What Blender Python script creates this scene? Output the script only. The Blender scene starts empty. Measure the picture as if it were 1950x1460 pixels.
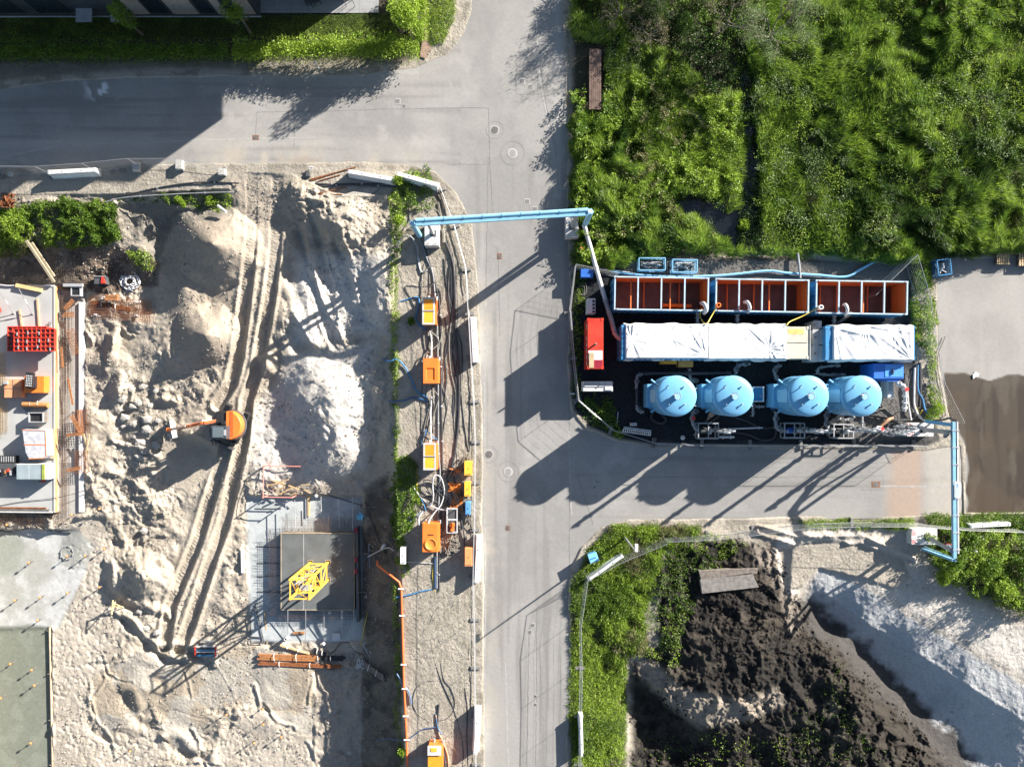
import bpy, math, random
import numpy as np
from mathutils import Vector, Matrix
random.seed(7); rng = np.random.default_rng(7)
sc = bpy.context.scene
# ---------------- camera ----------------
CH, S, CU, CV = 55.0, 27.0, 975.0, 748.0       # camera height (m), photo px per metre on the ground, foot of the plumb line
cam = bpy.data.cameras.new("camera"); camo = bpy.data.objects.new("camera", cam); sc.collection.objects.link(camo)
camo.location = (0, 0, CH); camo.rotation_euler = (0, 0, 0)
cam.sensor_width = 36.0; cam.lens = 36.0 * CH * S / 1950.0
cam.shift_y = 18.0 / 1950.0; cam.clip_start = 1.0; cam.clip_end = 6000.0
sc.camera = camo
# ---------------- light ----------------
EL = math.radians(21.5); SX, SY = 0.816, 0.578          # direction to the sun on the ground plane
sdir = Vector((SX*math.cos(EL), SY*math.cos(EL), math.sin(EL)))
w = bpy.data.worlds.new("World"); sc.world = w; w.use_nodes = True
nt = w.node_tree; bg = nt.nodes["Background"]
sky = nt.nodes.new("ShaderNodeTexSky"); sky.sky_type = 'NISHITA'; sky.sun_disc = False
sky.sun_elevation = EL; sky.sun_rotation = math.atan2(SX, SY)
nt.links.new(sky.outputs[0], bg.inputs[0]); bg.inputs[1].default_value = 0.05
sl = bpy.data.lights.new("sun", 'SUN'); sl.energy = 5.0; sl.angle = math.radians(0.5); sl.color = (1.0, 0.93, 0.84)
so = bpy.data.objects.new("sun", sl); sc.collection.objects.link(so)
so.rotation_euler = sdir.to_track_quat('Z', 'Y').to_euler()
sc.view_settings.view_transform = 'Standard'; sc.view_settings.look = 'None'
sc.view_settings.exposure = 1.9; sc.view_settings.gamma = 1.0
sc.cycles.max_bounces = 6; sc.cycles.diffuse_bounces = 3; sc.cycles.glossy_bounces = 3; sc.cycles.transparent_max_bounces = 8
# ---------------- helpers ----------------
def P(u, v, h=0.0):
    k = (CH-h)/CH/S
    return ((u-CU)*k, (CV-v)*k, h)
def PV(u, v, h=0.0): return Vector(P(u, v, h))
_perm = np.random.default_rng(11).permutation(256); _perm = np.concatenate([_perm, _perm])
def vn(x, y, seed=0):
    x = np.asarray(x, float)+seed*17.31; y = np.asarray(y, float)+seed*9.77
    xi = np.floor(x).astype(int); yi = np.floor(y).astype(int); fx = x-xi; fy = y-yi
    fx = fx*fx*(3-2*fx); fy = fy*fy*(3-2*fy)
    def H(a, b): return _perm[(_perm[a & 255]+b) & 255]/255.0
    a = H(xi, yi); b = H(xi+1, yi); c = H(xi, yi+1); d = H(xi+1, yi+1)
    return (a*(1-fx)+b*fx)*(1-fy)+(c*(1-fx)+d*fx)*fy
def fbm(x, y, o=4, seed=0):
    r = 0; a = .5; t = 0
    for i in range(o):
        c_, s_ = math.cos(.62+i*.9), math.sin(.62+i*.9); r = r+a*vn((x*c_-y*s_)*2**i, (x*s_+y*c_)*2**i, seed+i); t += a; a *= .5
    return r/t
def ridge(x, y, o=3, seed=0):
    r = 0; a = .5; t = 0
    for i in range(o):
        c_, s_ = math.cos(.5+i*.9), math.sin(.5+i*.9); r = r+a*(1-np.abs(2*vn((x*c_-y*s_)*2**i, (x*s_+y*c_)*2**i, seed+i)-1)); t += a; a *= .5
    return r/t
def ss(a, b, x):
    t = np.clip((x-a)/(b-a), 0, 1); return t*t*(3-2*t)
def sdp(poly, U, V):
    """signed distance in px to a polygon, positive inside"""
    d = np.full(U.shape, 1e9); ins = np.zeros(U.shape, bool); n = len(poly)
    for i in range(n):
        x0, y0 = poly[i]; x1, y1 = poly[(i+1) % n]; dx, dy = x1-x0, y1-y0; L = dx*dx+dy*dy+1e-9
        t = np.clip(((U-x0)*dx+(V-y0)*dy)/L, 0, 1)
        d = np.minimum(d, (U-x0-t*dx)**2+(V-y0-t*dy)**2)
        if y0 != y1:
            c = ((y0 > V) != (y1 > V)) & (U < (x1-x0)*(V-y0)/(y1-y0)+x0); ins ^= c
    d = np.sqrt(d); return np.where(ins, d, -d)
def dpl(pts, U, V):
    """distance to a polyline, side-signed offset and arc length (px)"""
    best = np.full(U.shape, 1e9); off = np.zeros(U.shape); arc = np.zeros(U.shape); s0 = 0
    for (x0, y0), (x1, y1) in zip(pts[:-1], pts[1:]):
        dx, dy = x1-x0, y1-y0; L = math.hypot(dx, dy)
        t = np.clip(((U-x0)*dx+(V-y0)*dy)/L/L, 0, 1)
        d = np.hypot(U-x0-t*dx, V-y0-t*dy); m = d < best
        best = np.where(m, d, best); off = np.where(m, ((U-x0)*dy-(V-y0)*dx)/L, off); arc = np.where(m, s0+t*L, arc); s0 += L
    return best, off, arc
def spline(pts, n=6):
    pts = [Vector(p) for p in pts]
    if len(pts) < 3: return pts
    q = [pts[0]*2-pts[1]]+pts+[pts[-1]*2-pts[-2]]; out = []
    for i in range(1, len(q)-2):
        a, b, c, d = q[i-1], q[i], q[i+1], q[i+2]
        for k in range(n):
            t = k/n
            out.append(.5*((2*b)+(c-a)*t+(2*a-5*b+4*c-d)*t*t+(3*b-a-3*c+d)*t**3))
    out.append(pts[-1]); return out
# ---------------- materials ----------------
MATS = {}
def mat(name, col=(.5, .5, .5), rough=.6, metal=0., var=.15, scale=2.5, bump=0., bscale=20., attr=False, trans=0., fine=0., spec=.4, dirt=None, dirtamt=.0, coarse=None):
    if name in MATS: return MATS[name]
    m = bpy.data.materials.new(name); m.use_nodes = True; t = m.node_tree; N = t.nodes; L = t.links; b = N["Principled BSDF"]
    b.inputs["Roughness"].default_value = rough; b.inputs["Metallic"].default_value = metal
    b.inputs["Specular IOR Level"].default_value = spec
    tc = N.new("ShaderNodeTexCoord"); co = tc.outputs["Object"]
    if attr:
        a = N.new("ShaderNodeAttribute"); a.attribute_name = "Col"; c = a.outputs["Color"]
    else:
        r = N.new("ShaderNodeRGB"); r.outputs[0].default_value = (*col, 1); c = r.outputs[0]
    def mul(c, sc_, amt, det=4):
        n = N.new("ShaderNodeTexNoise"); n.inputs["Scale"].default_value = sc_; n.inputs["Detail"].default_value = det; L.new(co, n.inputs["Vector"])
        mr = N.new("ShaderNodeMapRange"); mr.inputs["From Min"].default_value = .3; mr.inputs["From Max"].default_value = .7
        mr.inputs["To Min"].default_value = 1-amt; mr.inputs["To Max"].default_value = 1+amt; L.new(n.outputs["Fac"], mr.inputs["Value"])
        x = N.new("ShaderNodeVectorMath"); x.operation = 'SCALE'; L.new(c, x.inputs[0]); L.new(mr.outputs[0], x.inputs["Scale"]); return x.outputs[0], n
    if var: c, _ = mul(c, scale, var)
    if fine: c, _ = mul(c, 30., fine, 6)
    if dirt:
        n = N.new("ShaderNodeTexNoise"); n.inputs["Scale"].default_value = 1.7; n.inputs["Detail"].default_value = 8; n.inputs["Roughness"].default_value = .7; L.new(co, n.inputs["Vector"])
        mr = N.new("ShaderNodeMapRange"); mr.inputs["From Min"].default_value = .45; mr.inputs["From Max"].default_value = .7; mr.inputs["To Max"].default_value = dirtamt; L.new(n.outputs["Fac"], mr.inputs["Value"])
        mx = N.new("ShaderNodeMix"); mx.data_type = 'RGBA'; L.new(mr.outputs[0], mx.inputs["Factor"]); L.new(c, mx.inputs["A"]); mx.inputs["B"].default_value = (*dirt, 1); c = mx.outputs["Result"]
    L.new(c, b.inputs["Base Color"])
    if bump:
        n = N.new("ShaderNodeTexNoise"); n.inputs["Scale"].default_value = bscale; n.inputs["Detail"].default_value = 6; L.new(co, n.inputs["Vector"])
        bp = N.new("ShaderNodeBump"); bp.inputs["Strength"].default_value = bump; bp.inputs["Distance"].default_value = .03; L.new(n.outputs["Fac"], bp.inputs["Height"]); L.new(bp.outputs[0], b.inputs["Normal"])
        if coarse:
            n2 = N.new("ShaderNodeTexNoise"); n2.inputs["Scale"].default_value = coarse[0]; n2.inputs["Detail"].default_value = 8; n2.inputs["Roughness"].default_value = .68; L.new(co, n2.inputs["Vector"])
            b2 = N.new("ShaderNodeBump"); b2.inputs["Strength"].default_value = 1; b2.inputs["Distance"].default_value = coarse[1]; L.new(a.outputs["Alpha"], b2.inputs["Strength"]) if attr else None; L.new(n2.outputs["Fac"], b2.inputs["Height"]); L.new(bp.outputs[0], b2.inputs["Normal"]); L.new(b2.outputs[0], b.inputs["Normal"])
    if trans:
        tr = N.new("ShaderNodeBsdfTranslucent"); L.new(c, tr.inputs[0]); ms = N.new("ShaderNodeMixShader"); ms.inputs[0].default_value = trans
        L.new(b.outputs[0], ms.inputs[1]); L.new(tr.outputs[0], ms.inputs[2]); L.new(ms.outputs[0], N["Material Output"].inputs[0])
    MATS[name] = m; return m
GRIME = (.16, .14, .11)
def paint(name, col, rough=.45, dirtamt=.35, var=.08, **k): return mat(name, col, rough, var=var, dirt=GRIME, dirtamt=dirtamt, bump=.08, bscale=6, **k)
# ---------------- objects ----------------
def npmesh(name, V, F, cols=None, smooth=False):
    me = bpy.data.meshes.new(name); V = np.asarray(V, np.float32); F = np.asarray(F, np.int32); k = F.shape[1]
    me.vertices.add(len(V)); me.vertices.foreach_set("co", V.ravel())
    me.loops.add(F.size); me.loops.foreach_set("vertex_index", F.ravel())
    me.polygons.add(len(F)); me.polygons.foreach_set("loop_start", np.arange(0, F.size, k, dtype=np.int32))
    if cols is not None:
        a = me.color_attributes.new("Col", 'FLOAT_COLOR', 'POINT'); c = np.ones((len(V), 4), np.float32); c[:, :cols.shape[1]] = cols; a.data.foreach_set("color", c.ravel())
    me.update(calc_edges=True)
    if smooth: me.polygons.foreach_set("use_smooth", np.ones(len(F), bool))
    return me
def tagp(o, label=None, cat=None, group=None, kind=None):
    if label: o["label"] = label
    if cat: o["category"] = cat
    if group: o["group"] = group
    if kind: o["kind"] = kind
    return o
def thing(name, label, cat, loc=(0, 0, 0), group=None, rz=0.):
    o = bpy.data.objects.new(name, None); o.empty_display_size = .2; sc.collection.objects.link(o); o.location = loc; o.rotation_euler = (0, 0, rz)
    return tagp(o, label, cat, group)
def org(o):
    p = Vector((0, 0, 0))
    while o is not None: p = p+Vector(o.location); o = o.parent
    return p
class MB:
    def __init__(s): s.v = []; s.f = []
    def add(s, vs, fs):
        n = len(s.v); s.v += [tuple(x) for x in vs]; s.f += [tuple(i+n for i in f) for f in fs]; return s
    def box(s, x0, x1, y0, y1, z0, z1):
        x0, x1 = sorted((x0, x1)); y0, y1 = sorted((y0, y1)); z0, z1 = sorted((z0, z1))
        return s.add([(x0, y0, z0), (x1, y0, z0), (x1, y1, z0), (x0, y1, z0), (x0, y0, z1), (x1, y0, z1), (x1, y1, z1), (x0, y1, z1)],
              [(0, 3, 2, 1), (4, 5, 6, 7), (0, 1, 5, 4), (1, 2, 6, 5), (2, 3, 7, 6), (3, 0, 4, 7)])
    def prism(s, poly, z0, z1, top=None):
        n = len(poly); a = 0
        for i in range(n):
            x0, y0 = poly[i][:2]; x1, y1 = poly[(i+1) % n][:2]; a += x0*y1-x1*y0
        if a < 0: poly = poly[::-1]; top = top[::-1] if top else None
        tp = top or poly
        vs = [(p[0], p[1], z0) for p in poly]+[(p[0], p[1], z1) for p in tp]
        return s.add(vs, [tuple(range(n-1, -1, -1)), tuple(range(n, 2*n))]+[(i, (i+1) % n, n+(i+1) % n, n+i) for i in range(n)])
    def pbox(s, u0, v0, u1, v1, z0, z1):
        """box whose top face fills the photo rectangle at height z1"""
        a = P(u0, v0, z1); b = P(u1, v1, z1); return s.box(a[0], b[0], a[1], b[1], z0, z1)
    def pprism(s, pts, z0, z1):
        return s.prism([P(u, v, z1)[:2] for u, v in pts], z0, z1)
    def obox(s, c, d, rz, z0, z1):
        ca, sa = math.cos(rz), math.sin(rz); hx, hy = d[0]/2, d[1]/2
        return s.prism([(c[0]+x*ca-y*sa, c[1]+x*sa+y*ca) for x, y in ((-hx, -hy), (hx, -hy), (hx, hy), (-hx, hy))], z0, z1)
    def tube(s, pts, r, n=8, caps=True, rr=None):
        pts = [Vector(p) for p in pts]; m = len(pts); base = len(s.v); up = None
        for i, p in enumerate(pts):
            t = (pts[min(i+1, m-1)]-pts[max(i-1, 0)]); t = t.normalized() if t.length > 1e-9 else Vector((0, 0, 1))
            if up is None: up = t.orthogonal().normalized()
            else:
                up = up-t*up.dot(t); up = up.normalized() if up.length > 1e-6 else t.orthogonal().normalized()
            b = t.cross(up); q = rr[i] if rr else r
            for k in range(n):
                a = 2*math.pi*(k+.5)/n; s.v.append(tuple(p+up*math.cos(a)*q+b*math.sin(a)*q))
        for i in range(m-1):
            for k in range(n):
                a = base+i*n+k; b_ = base+i*n+(k+1) % n; s.f.append((a, b_, b_+n, a+n))
        if caps: s.f.append(tuple(base+k for k in range(n-1, -1, -1))); s.f.append(tuple(base+(m-1)*n+k for k in range(n)))
        return s
    def cyl(s, x, y, z0, z1, r, n=16, r2=None): return s.tube([(x, y, z0), (x, y, z1)], r, n, rr=[r, r if r2 is None else r2])
    def lathe(s, x, y, prof, n=32):
        base = len(s.v)
        for r, z in prof:
            for k in range(n):
                a = 2*math.pi*k/n; s.v.append((x+r*math.cos(a), y+r*math.sin(a), z))
        for i in range(len(prof)-1):
            for k in range(n):
                a = base+i*n+k; b = base+i*n+(k+1) % n; s.f.append((a, b, b+n, a+n))
        m = len(prof)-1; s.f.append(tuple(base+m*n+k for k in range(n))); s.f.append(tuple(base+k for k in range(n-1, -1, -1)))
        return s
    def beam(s, p0, p1, w_, h_):
        p0 = Vector(p0); p1 = Vector(p1); t = (p1-p0).normalized(); a = t.cross(Vector((0, 0, 1)))
        if a.length < 1e-4: a = Vector((1, 0, 0))
        a.normalize(); b = a.cross(t); vs = []
        for p in (p0, p1):
            for x, y in ((-1, -1), (1, -1), (1, 1), (-1, 1)): vs.append(p+a*x*w_/2+b*y*h_/2)
        return s.add(vs, [(3, 2, 1, 0), (4, 5, 6, 7), (0, 1, 5, 4), (1, 2, 6, 5), (2, 3, 7, 6), (3, 0, 4, 7)])
    def rot(s, rz, c):
        ca, sa = math.cos(rz), math.sin(rz); cx, cy = c[0], c[1]
        s.v = [(cx+(x-cx)*ca-(y-cy)*sa, cy+(x-cx)*sa+(y-cy)*ca, z) for x, y, z in s.v]; return s
    def sub(s, o): return s.add(o.v, o.f)
    def build(s, name, m, parent=None, smooth=False, bevel=0., label=None, origin=None):
        A = np.array(s.v)
        if parent is not None: o0 = np.array(org(parent))
        elif origin is not None: o0 = np.array(origin)
        else: o0 = np.array([(A[:, 0].min()+A[:, 0].max())/2, (A[:, 1].min()+A[:, 1].max())/2, A[:, 2].min()])
        me = bpy.data.meshes.new(name); me.from_pydata((A-o0).tolist(), [], s.f); me.update()
        if smooth:
            me.polygons.foreach_set("use_smooth", np.ones(len(me.polygons), bool)); me.set_sharp_from_angle(angle=math.radians(40))
        me.materials.append(m); o = bpy.data.objects.new(name, me); sc.collection.objects.link(o)
        if parent is not None: o.parent = parent
        else: o.location = o0
        if bevel:
            b = o.modifiers.new("bevel", 'BEVEL'); b.width = bevel; b.segments = 2; b.limit_method = 'ANGLE'
        if label: o["label"] = label
        return o
def single(mb, name, m, label, cat, group=None, smooth=False, bevel=0., kind=None):
    return tagp(mb.build(name, m, smooth=smooth, bevel=bevel), label, cat, group, kind)
def copy_tree(o, parent=None):
    c = o.copy(); sc.collection.objects.link(c)
    if parent is not None: c.parent = parent
    for ch in list(o.children): copy_tree(ch, c)
    return c
# ---------------- terrain ----------------
def axis(lo, hi, step, far):
    a = np.arange(lo, hi+step, step); out = [a]; l = []; d = step; x = lo
    while x > -far: d *= 1.35; x -= d; l.append(x)
    r = []; d = step; x = a[-1]
    while x < far: d *= 1.35; x += d; r.append(x)
    return np.concatenate([np.array(l[::-1]), a, np.array(r)])
GU0, GV0, GST = -24.0, -24.0, 1.9
ux = axis(GU0, 1974, GST, 50000); vy = axis(GV0, 1484, GST, 50000)
U, V = np.meshgrid(ux, vy)
# road outlines in photo px (ground level)
ROAD = [(-80, 172), (0, 168), (60, 158), (130, 150), (250, 144), (420, 141), (560, 144), (700, 138), (790, 128), (850, 100), (880, 60), (893, 20), (897, -80),
        (1072, -80), (1076, 60), (1082, 250), (1084, 420), (1086, 560), (1085, 690), (1092, 780), (1120, 812), (1180, 836), (1250, 846), (1500, 850), (1760, 852), (1835, 842), (1838, 984), (1700, 986), (1450, 990), (1200, 991),
        (1150, 1008), (1110, 1045), (1092, 1085), (1087, 1150), (1088, 1300), (1082, 1400), (1078, 1560),
        (918, 1560), (916, 1200), (914, 800), (908, 560), (896, 430), (870, 372), (828, 332), (790, 318), (700, 313), (430, 315), (200, 322), (0, 326), (-80, 326)]
YARD = [(1786, 492), (1980, 492), (1980, 976), (1838, 976), (1838, 850), (1808, 800), (1790, 700), (1784, 600)]
PLANT = [(1092, 510), (1180, 508), (1300, 492), (1500, 490), (1640, 500), (1735, 500), (1745, 700), (1775, 790), (1790, 840), (1760, 852), (1250, 848), (1180, 836), (1120, 812), (1092, 780), (1086, 690)]
ctrl = []
def C(h, *pts):
    for p in pts: ctrl.append((p[0], p[1], h))
C(0, (-200, 340), (0, 345), (100, 350), (220, 345), (330, 345), (430, 350), (500, 320), (560, 330), (640, 335), (740, 340), (770, 400), (765, 470), (768, 560), (768, 640), (768, 720), (768, 800), (768, 880), (772, 960), (775, 1060), (778, 1160), (780, 1260), (782, 1360), (785, 1480), (790, 1600),
  (850, 450), (850, 700), (850, 1000), (850, 1300), (920, 600), (920, 1400), (900, 350), (0, 200), (500, 200), (900, 0), (0, -100), (700, -100))
C(-.15, (0, 390), (100, 385), (200, 385), (300, 378), (430, 372), (740, 640), (742, 720), (742, 800), (745, 880))
C(-.7, (0, 440), (60, 450), (130, 450), (200, 440), (235, 420)); C(-1.5, (0, 480), (80, 480), (150, 485)); C(-1.3, (250, 430), (300, 410), (360, 400), (400, 392))
C(-.9, (222, 400), (245, 450), (270, 480)); C(-2.0, (310, 440), (300, 480), (215, 500), (150, 520)); C(-2.4, (290, 540), (200, 550), (0, 540), (100, 560), (300, 600), (250, 650), (180, 700), (200, 800), (100, 700), (0, 700), (0, 900), (100, 900))
C(-2.5, (200, 900), (150, 980), (250, 850), (300, 900), (240, 760)); C(-2.9, (0, 1050), (100, 1100), (0, 1300), (100, 1300), (200, 1200), (200, 1020), (300, 1180), (0, 1500), (200, 1500), (300, 1420), (400, 1400), (500, 1400), (600, 1450), (640, 1350), (680, 1380), (690, 1460), (685, 1250), (590, 1330), (450, 1290), (450, 1150), (450, 1050), (500, 1050), (600, 960), (600, 1100), (680, 1000), (685, 1100), (690, 1180), (560, 1240), (470, 960), (600, 1600), (200, 1600), (-200, 1300), (690, 1550))
C(-.3, (500, 360), (455, 370)); C(-.6, (500, 450), (450, 440)); C(-1.0, (490, 560)); C(-1.3, (480, 650)); C(-1.7, (455, 750)); C(-2.1, (430, 850)); C(-2.4, (405, 950)); C(-2.6, (380, 1050)); C(-2.85, (345, 1180))
C(.3, (575, 375), (640, 375), (700, 370)); C(.45, (650, 430), (700, 460), (730, 520), (720, 590)); C(-.1, (690, 520), (735, 610)); C(-1.15, (560, 430), (560, 500), (600, 540), (660, 540), (640, 590), (690, 600), (600, 620), (640, 660), (700, 660), (540, 600))
C(-.9, (595, 470)); C(-.1, (610, 430)); C(-1.5, (530, 680), (560, 650)); C(-1.1, (720, 700)); C(-1.5, (700, 760), (715, 830), (700, 880)); C(-2.0, (690, 930), (720, 920)); C(-1.2, (570, 690), (620, 690), (670, 690), (600, 740), (650, 740), (680, 770), (640, 800), (660, 850)); C(-1.5, (650, 890), (620, 880), (600, 820)); C(-2.3, (510, 770), (490, 850), (540, 850), (500, 910), (570, 900), (600, 930), (560, 800)); C(-2.7, (640, 935))
C(-1.3, (725, 960)); C(-1.6, (725, 1060), (728, 1160), (728, 1260), (730, 1360), (732, 1480)); C(-.15, (760, 1000), (762, 1120), (764, 1250), (768, 1400))
C(-1.5, (310, 680), (300, 620)); C(-1.4, (420, 560), (330, 420)); C(-1.7, (370, 740)); C(-2.1, (330, 800), (390, 830))
# right side
C(0, (1000, 100), (1000, 700), (1000, 1400), (1150, 1050), (1100, 1200), (1150, 1200), (1180, 1400), (1180, 1600), (1250, 1010), (1400, 1000), (1550, 1000), (1700, 990), (1900, 990), (1830, 900), (1200, 900), (1300, 700), (1700, 700), (1900, 700), (1200, 100), (1500, 100), (1900, 100), (1900, 400), (1200, 400), (1600, 450), (2200, 0), (2300, 700), (1500, -100))
C(-.35, (1300, 430), (1400, 400), (1400, 470), (1430, 300), (1425, 150), (1350, 480), (1500, 495))
C(.1, (1240, 1100), (1240, 1200), (1300, 1060)); C(.55, (1340, 1180), (1400, 1160), (1440, 1230), (1380, 1260)); C(.15, (1440, 1060), (1290, 1260), (1500, 1040)); C(.0, (1480, 1150), (1510, 1250))
C(.05, (1250, 1300), (1300, 1345), (1400, 1355), (1470, 1330), (1215, 1262)); C(-2.4, (1220, 1330), (1225, 1400), (1240, 1460), (1290, 1410), (1300, 1480), (1240, 1600)); C(-1.4, (1380, 1430), (1450, 1420)); C(-.7, (1520, 1400), (1600, 1450), (1440, 1370)); C(.25, (1578, 1240), (1605, 1290), (1640, 1345)); C(-.5, (1545, 1300), (1560, 1360)); C(-.4, (1650, 1370), (1700, 1420), (1760, 1480)); C(-1.5, (1600, 1600), (1450, 1600))
C(-3.0, (1580, 1192), (1640, 1240), (1695, 1298), (1748, 1352), (1830, 1440), (1900, 1512), (2000, 1600)); C(-2.2, (1548, 1160)); C(-.75, (1570, 1130), (1650, 1185), (1750, 1245), (1850, 1310), (1950, 1378), (2100, 1470)); C(-1.9, (1645, 1212), (1722, 1272), (1800, 1332), (1890, 1412), (2000, 1500)); C(-.45, (1650, 1120), (1750, 1180), (1850, 1240), (1950, 1300)); C(-.3, (1560, 1060), (1640, 1060), (1700, 1100), (1780, 1140), (1950, 1200), (2200, 1300)); C(.1, (1800, 1050), (1900, 1060), (1950, 1150), (1780, 1010), (2300, 1150))
ct = np.array(ctrl, float)
def rk(a, b): return np.sqrt(((a[:, None, :]-b[None])**2).sum(-1)+60.0)
K = rk(ct[:, :2], ct[:, :2])-np.eye(len(ct))*14.0
wgt = np.linalg.solve(K, ct[:, 2]-ct[:, 2].mean())
cu = np.arange(-300, 2320, 12.0); cv = np.arange(-300, 1820, 12.0)
CUU, CVV = np.meshgrid(cu, cv)
hc = (rk(np.stack([CUU.ravel(), CVV.ravel()], 1), ct[:, :2])@wgt+ct[:, 2].mean()).reshape(CUU.shape)
def bil(A, u, v, u0, v0, st):
    x = np.clip((u-u0)/st, 0, A.shape[1]-1.001); y = np.clip((v-v0)/st, 0, A.shape[0]-1.001); i = x.astype(int); j = y.astype(int); fx = x-i; fy = y-j
    return (A[j, i]*(1-fx)+A[j, i+1]*fx)*(1-fy)+(A[j+1, i]*(1-fx)+A[j+1, i+1]*fx)*fy
H = bil(hc, U, V, -300, -300, 12.0)
X0, Y0 = (U-CU)/S, (CV-V)/S
near = ss(-900, -60, U)*ss(-900, -60, V)*(1-ss(2010, 2600, U))*(1-ss(1520, 2200, V)); H = H*near
DIG = [(-60, 372), (225, 372), (440, 362), (450, 330), (560, 335), (640, 372), (735, 372), (748, 450), (750, 700), (752, 900), (762, 1100), (768, 1480), (768, 1600), (-60, 1600)]
sdig = sdp(DIG, U, V); dig = ss(-4, 14, sdig)
sroad = sdp(ROAD, U, V); syard = sdp(YARD, U, V); splant = sdp(PLANT, U, V)
flat0 = ss(-60, -20, -np.abs(sdig)*0-np.maximum(sdig, -200))    # outside the dig
H = np.where((U < 1080) & (sdig < -2) & (V < 1600), H*0.15, H)
def mound(cx, cy, rx, ry, h, p=1.3, rot=0, wob=.25, seed=0):
    global H
    a = math.radians(rot); dx = (U-cx)*math.cos(a)+(V-cy)*math.sin(a); dy = -(U-cx)*math.sin(a)+(V-cy)*math.cos(a)
    r = np.sqrt((dx/rx)**2+(dy/ry)**2)*(1+wob*(fbm(X0*.6, Y0*.6, 3, 40+seed)-.5)*2)
    H = H+h*np.clip(1-r, 0, 1)**p/((.5)**(p-1) if p > 1 else 1)*1.0
mound(405, 465, 100, 82, 2.3, 1.0, 20, .18, 1)
mound(350, 545, 60, 90, 1.0, 1.0, 10, .2, 9)
mound(392, 638, 72, 66, 1.75, 1.0, 0, .2, 2)
mound(265, 1098, 68, 60, 1.5, 1.0, 0, .2, 3)
mound(510, 695, 20, 26, .55, .8, 0, .2, 4)
mound(625, 760, 95, 90, .75, 1.0, 15, .5, 5)
mound(640, 850, 50, 70, .6, 1.0, 10, .5, 6)
mound(655, 425, 90, 45, .5, 1.0, 10, .5, 7)
mound(270, 1310, 42, 40, .45, 1.0, 0, .3, 8)
mound(520, 1380, 60, 30, .2, 1.0, 0, .3, 10)
mound(290, 960, 45, 40, .5, 1.0, 0, .4, 11)
mound(215, 655, 14, 45, .9, 1.0, 12, .3, 12)
mound(225, 745, 20, 45, .9, 1.0, 5, .2, 13)
mound(560, 610, 60, 40, .35, 1.0, 0, .4, 14)
# smooth and rough zones
SLABL = [(-60, 545), (103, 545), (104, 975), (-60, 975)]
STRIP = [(103, 548), (160, 570), (160, 975), (103, 1000)]
POUR = [(-60, 1195), (60, 1190), (98, 1195), (99, 1480), (-60, 1480)]
POW = [(-60, 1010), (150, 1008), (180, 1040), (150, 1120), (110, 1195), (-60, 1200)]
PAD = [(468, 945), (690, 945), (692, 1222), (477, 1222)]
PAN = [(175, 1290), (235, 1255), (260, 1240), (480, 1225), (600, 1250), (600, 1400), (540, 1390), (500, 1340), (400, 1350), (380, 1440), (320, 1420), (280, 1340), (240, 1380), (200, 1400), (172, 1350)]
FOOTP = [(100, 985), (200, 985), (230, 1100), (230, 1250), (170, 1300), (170, 1400), (230, 1420), (300, 1380), (320, 1480), (600, 1480), (600, 1360), (470, 1350), (390, 1450), (99, 1480)]
def soft(poly, a=-3, b=5): return ss(a, b, sdp(poly, U, V)+(fbm(X0*1.5, Y0*1.5, 3, 60)-.5)*8)
mS, mT, mPour, mPow, mPad, mPan, mFoot = [soft(p) for p in (SLABL, STRIP, POUR, POW, PAD, PAN, FOOTP)]
LB = [(-40, 400), (0, 395), (60, 388), (130, 380), (215, 388), (225, 420), (235, 455), (200, 470), (100, 470), (40, 490), (-40, 490)]
mLB = soft(LB, -6, 10)
flat = np.clip(mS+mT+mPour+mPow*.97+mPad+mPan*.75+mFoot*.85, 0, 1)
rough = dig*(1-flat)
flatw = np.clip(mS+mT+mPour+mPad, 0, 1)
MND = [(330, 420), (400, 395), (455, 420), (470, 480), (450, 550), (440, 640), (430, 700), (380, 720), (320, 650), (310, 500)]
HEAP = [(550, 670), (720, 640), (700, 900), (600, 930), (480, 940), (470, 800), (540, 700), (560, 480), (740, 480), (740, 640)]
RUTS = [[(478, 318), (480, 380), (479, 450), (472, 520), (462, 600), (452, 680), (440, 730), (415, 770)], [(528, 330), (527, 400), (524, 470), (514, 560), (500, 640), (490, 700), (470, 760), (462, 840), (444, 920), (425, 1000), (403, 1060), (380, 1130), (360, 1190), (340, 1240)],
    [(437, 830), (415, 900), (396, 960), (375, 1030), (346, 1100), (325, 1150), (312, 1230)]]
drut = np.minimum(np.minimum(dpl(RUTS[0], U, V)[0], dpl(RUTS[1], U, V)[0]), dpl(RUTS[2], U, V)[0])
mM = soft(MND, -6, 10); mH = soft(HEAP, -6, 10)
rough = rough*(1-.72*(1-ss(18, 38, drut)))*(1-.78*mM)*(1-.45*mH)
# lumps, gullies, clods in the dug sand
wx = X0+.5*(fbm(X0*.9, Y0*.9, 3, 3)-.5)*2; wy = Y0+.5*(fbm(X0*.9, Y0*.9, 3, 5)-.5)*2
big = fbm(wx*.55, wy*.55, 4, 21)-.5
rdg = ridge(wx*.8, wy*.8, 3, 25)
clod = np.clip(fbm(X0*3.2, Y0*3.2, 3, 31)-.52, 0, 1)
tread = fbm(X0*5.5, Y0*5.5, 2, 35)-.5
calm = ss(.40, .60, fbm(X0*.45, Y0*.45, 3, 29))
H = H+rough*(big*.95+(rdg-.6)*(.12+.4*calm)+clod*(.05+.26*calm)+tread*.04*(.3+calm)+(ridge(wx*2.3, wy*2.3, 3, 39)-.55)*.12*(.15+calm))
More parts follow.
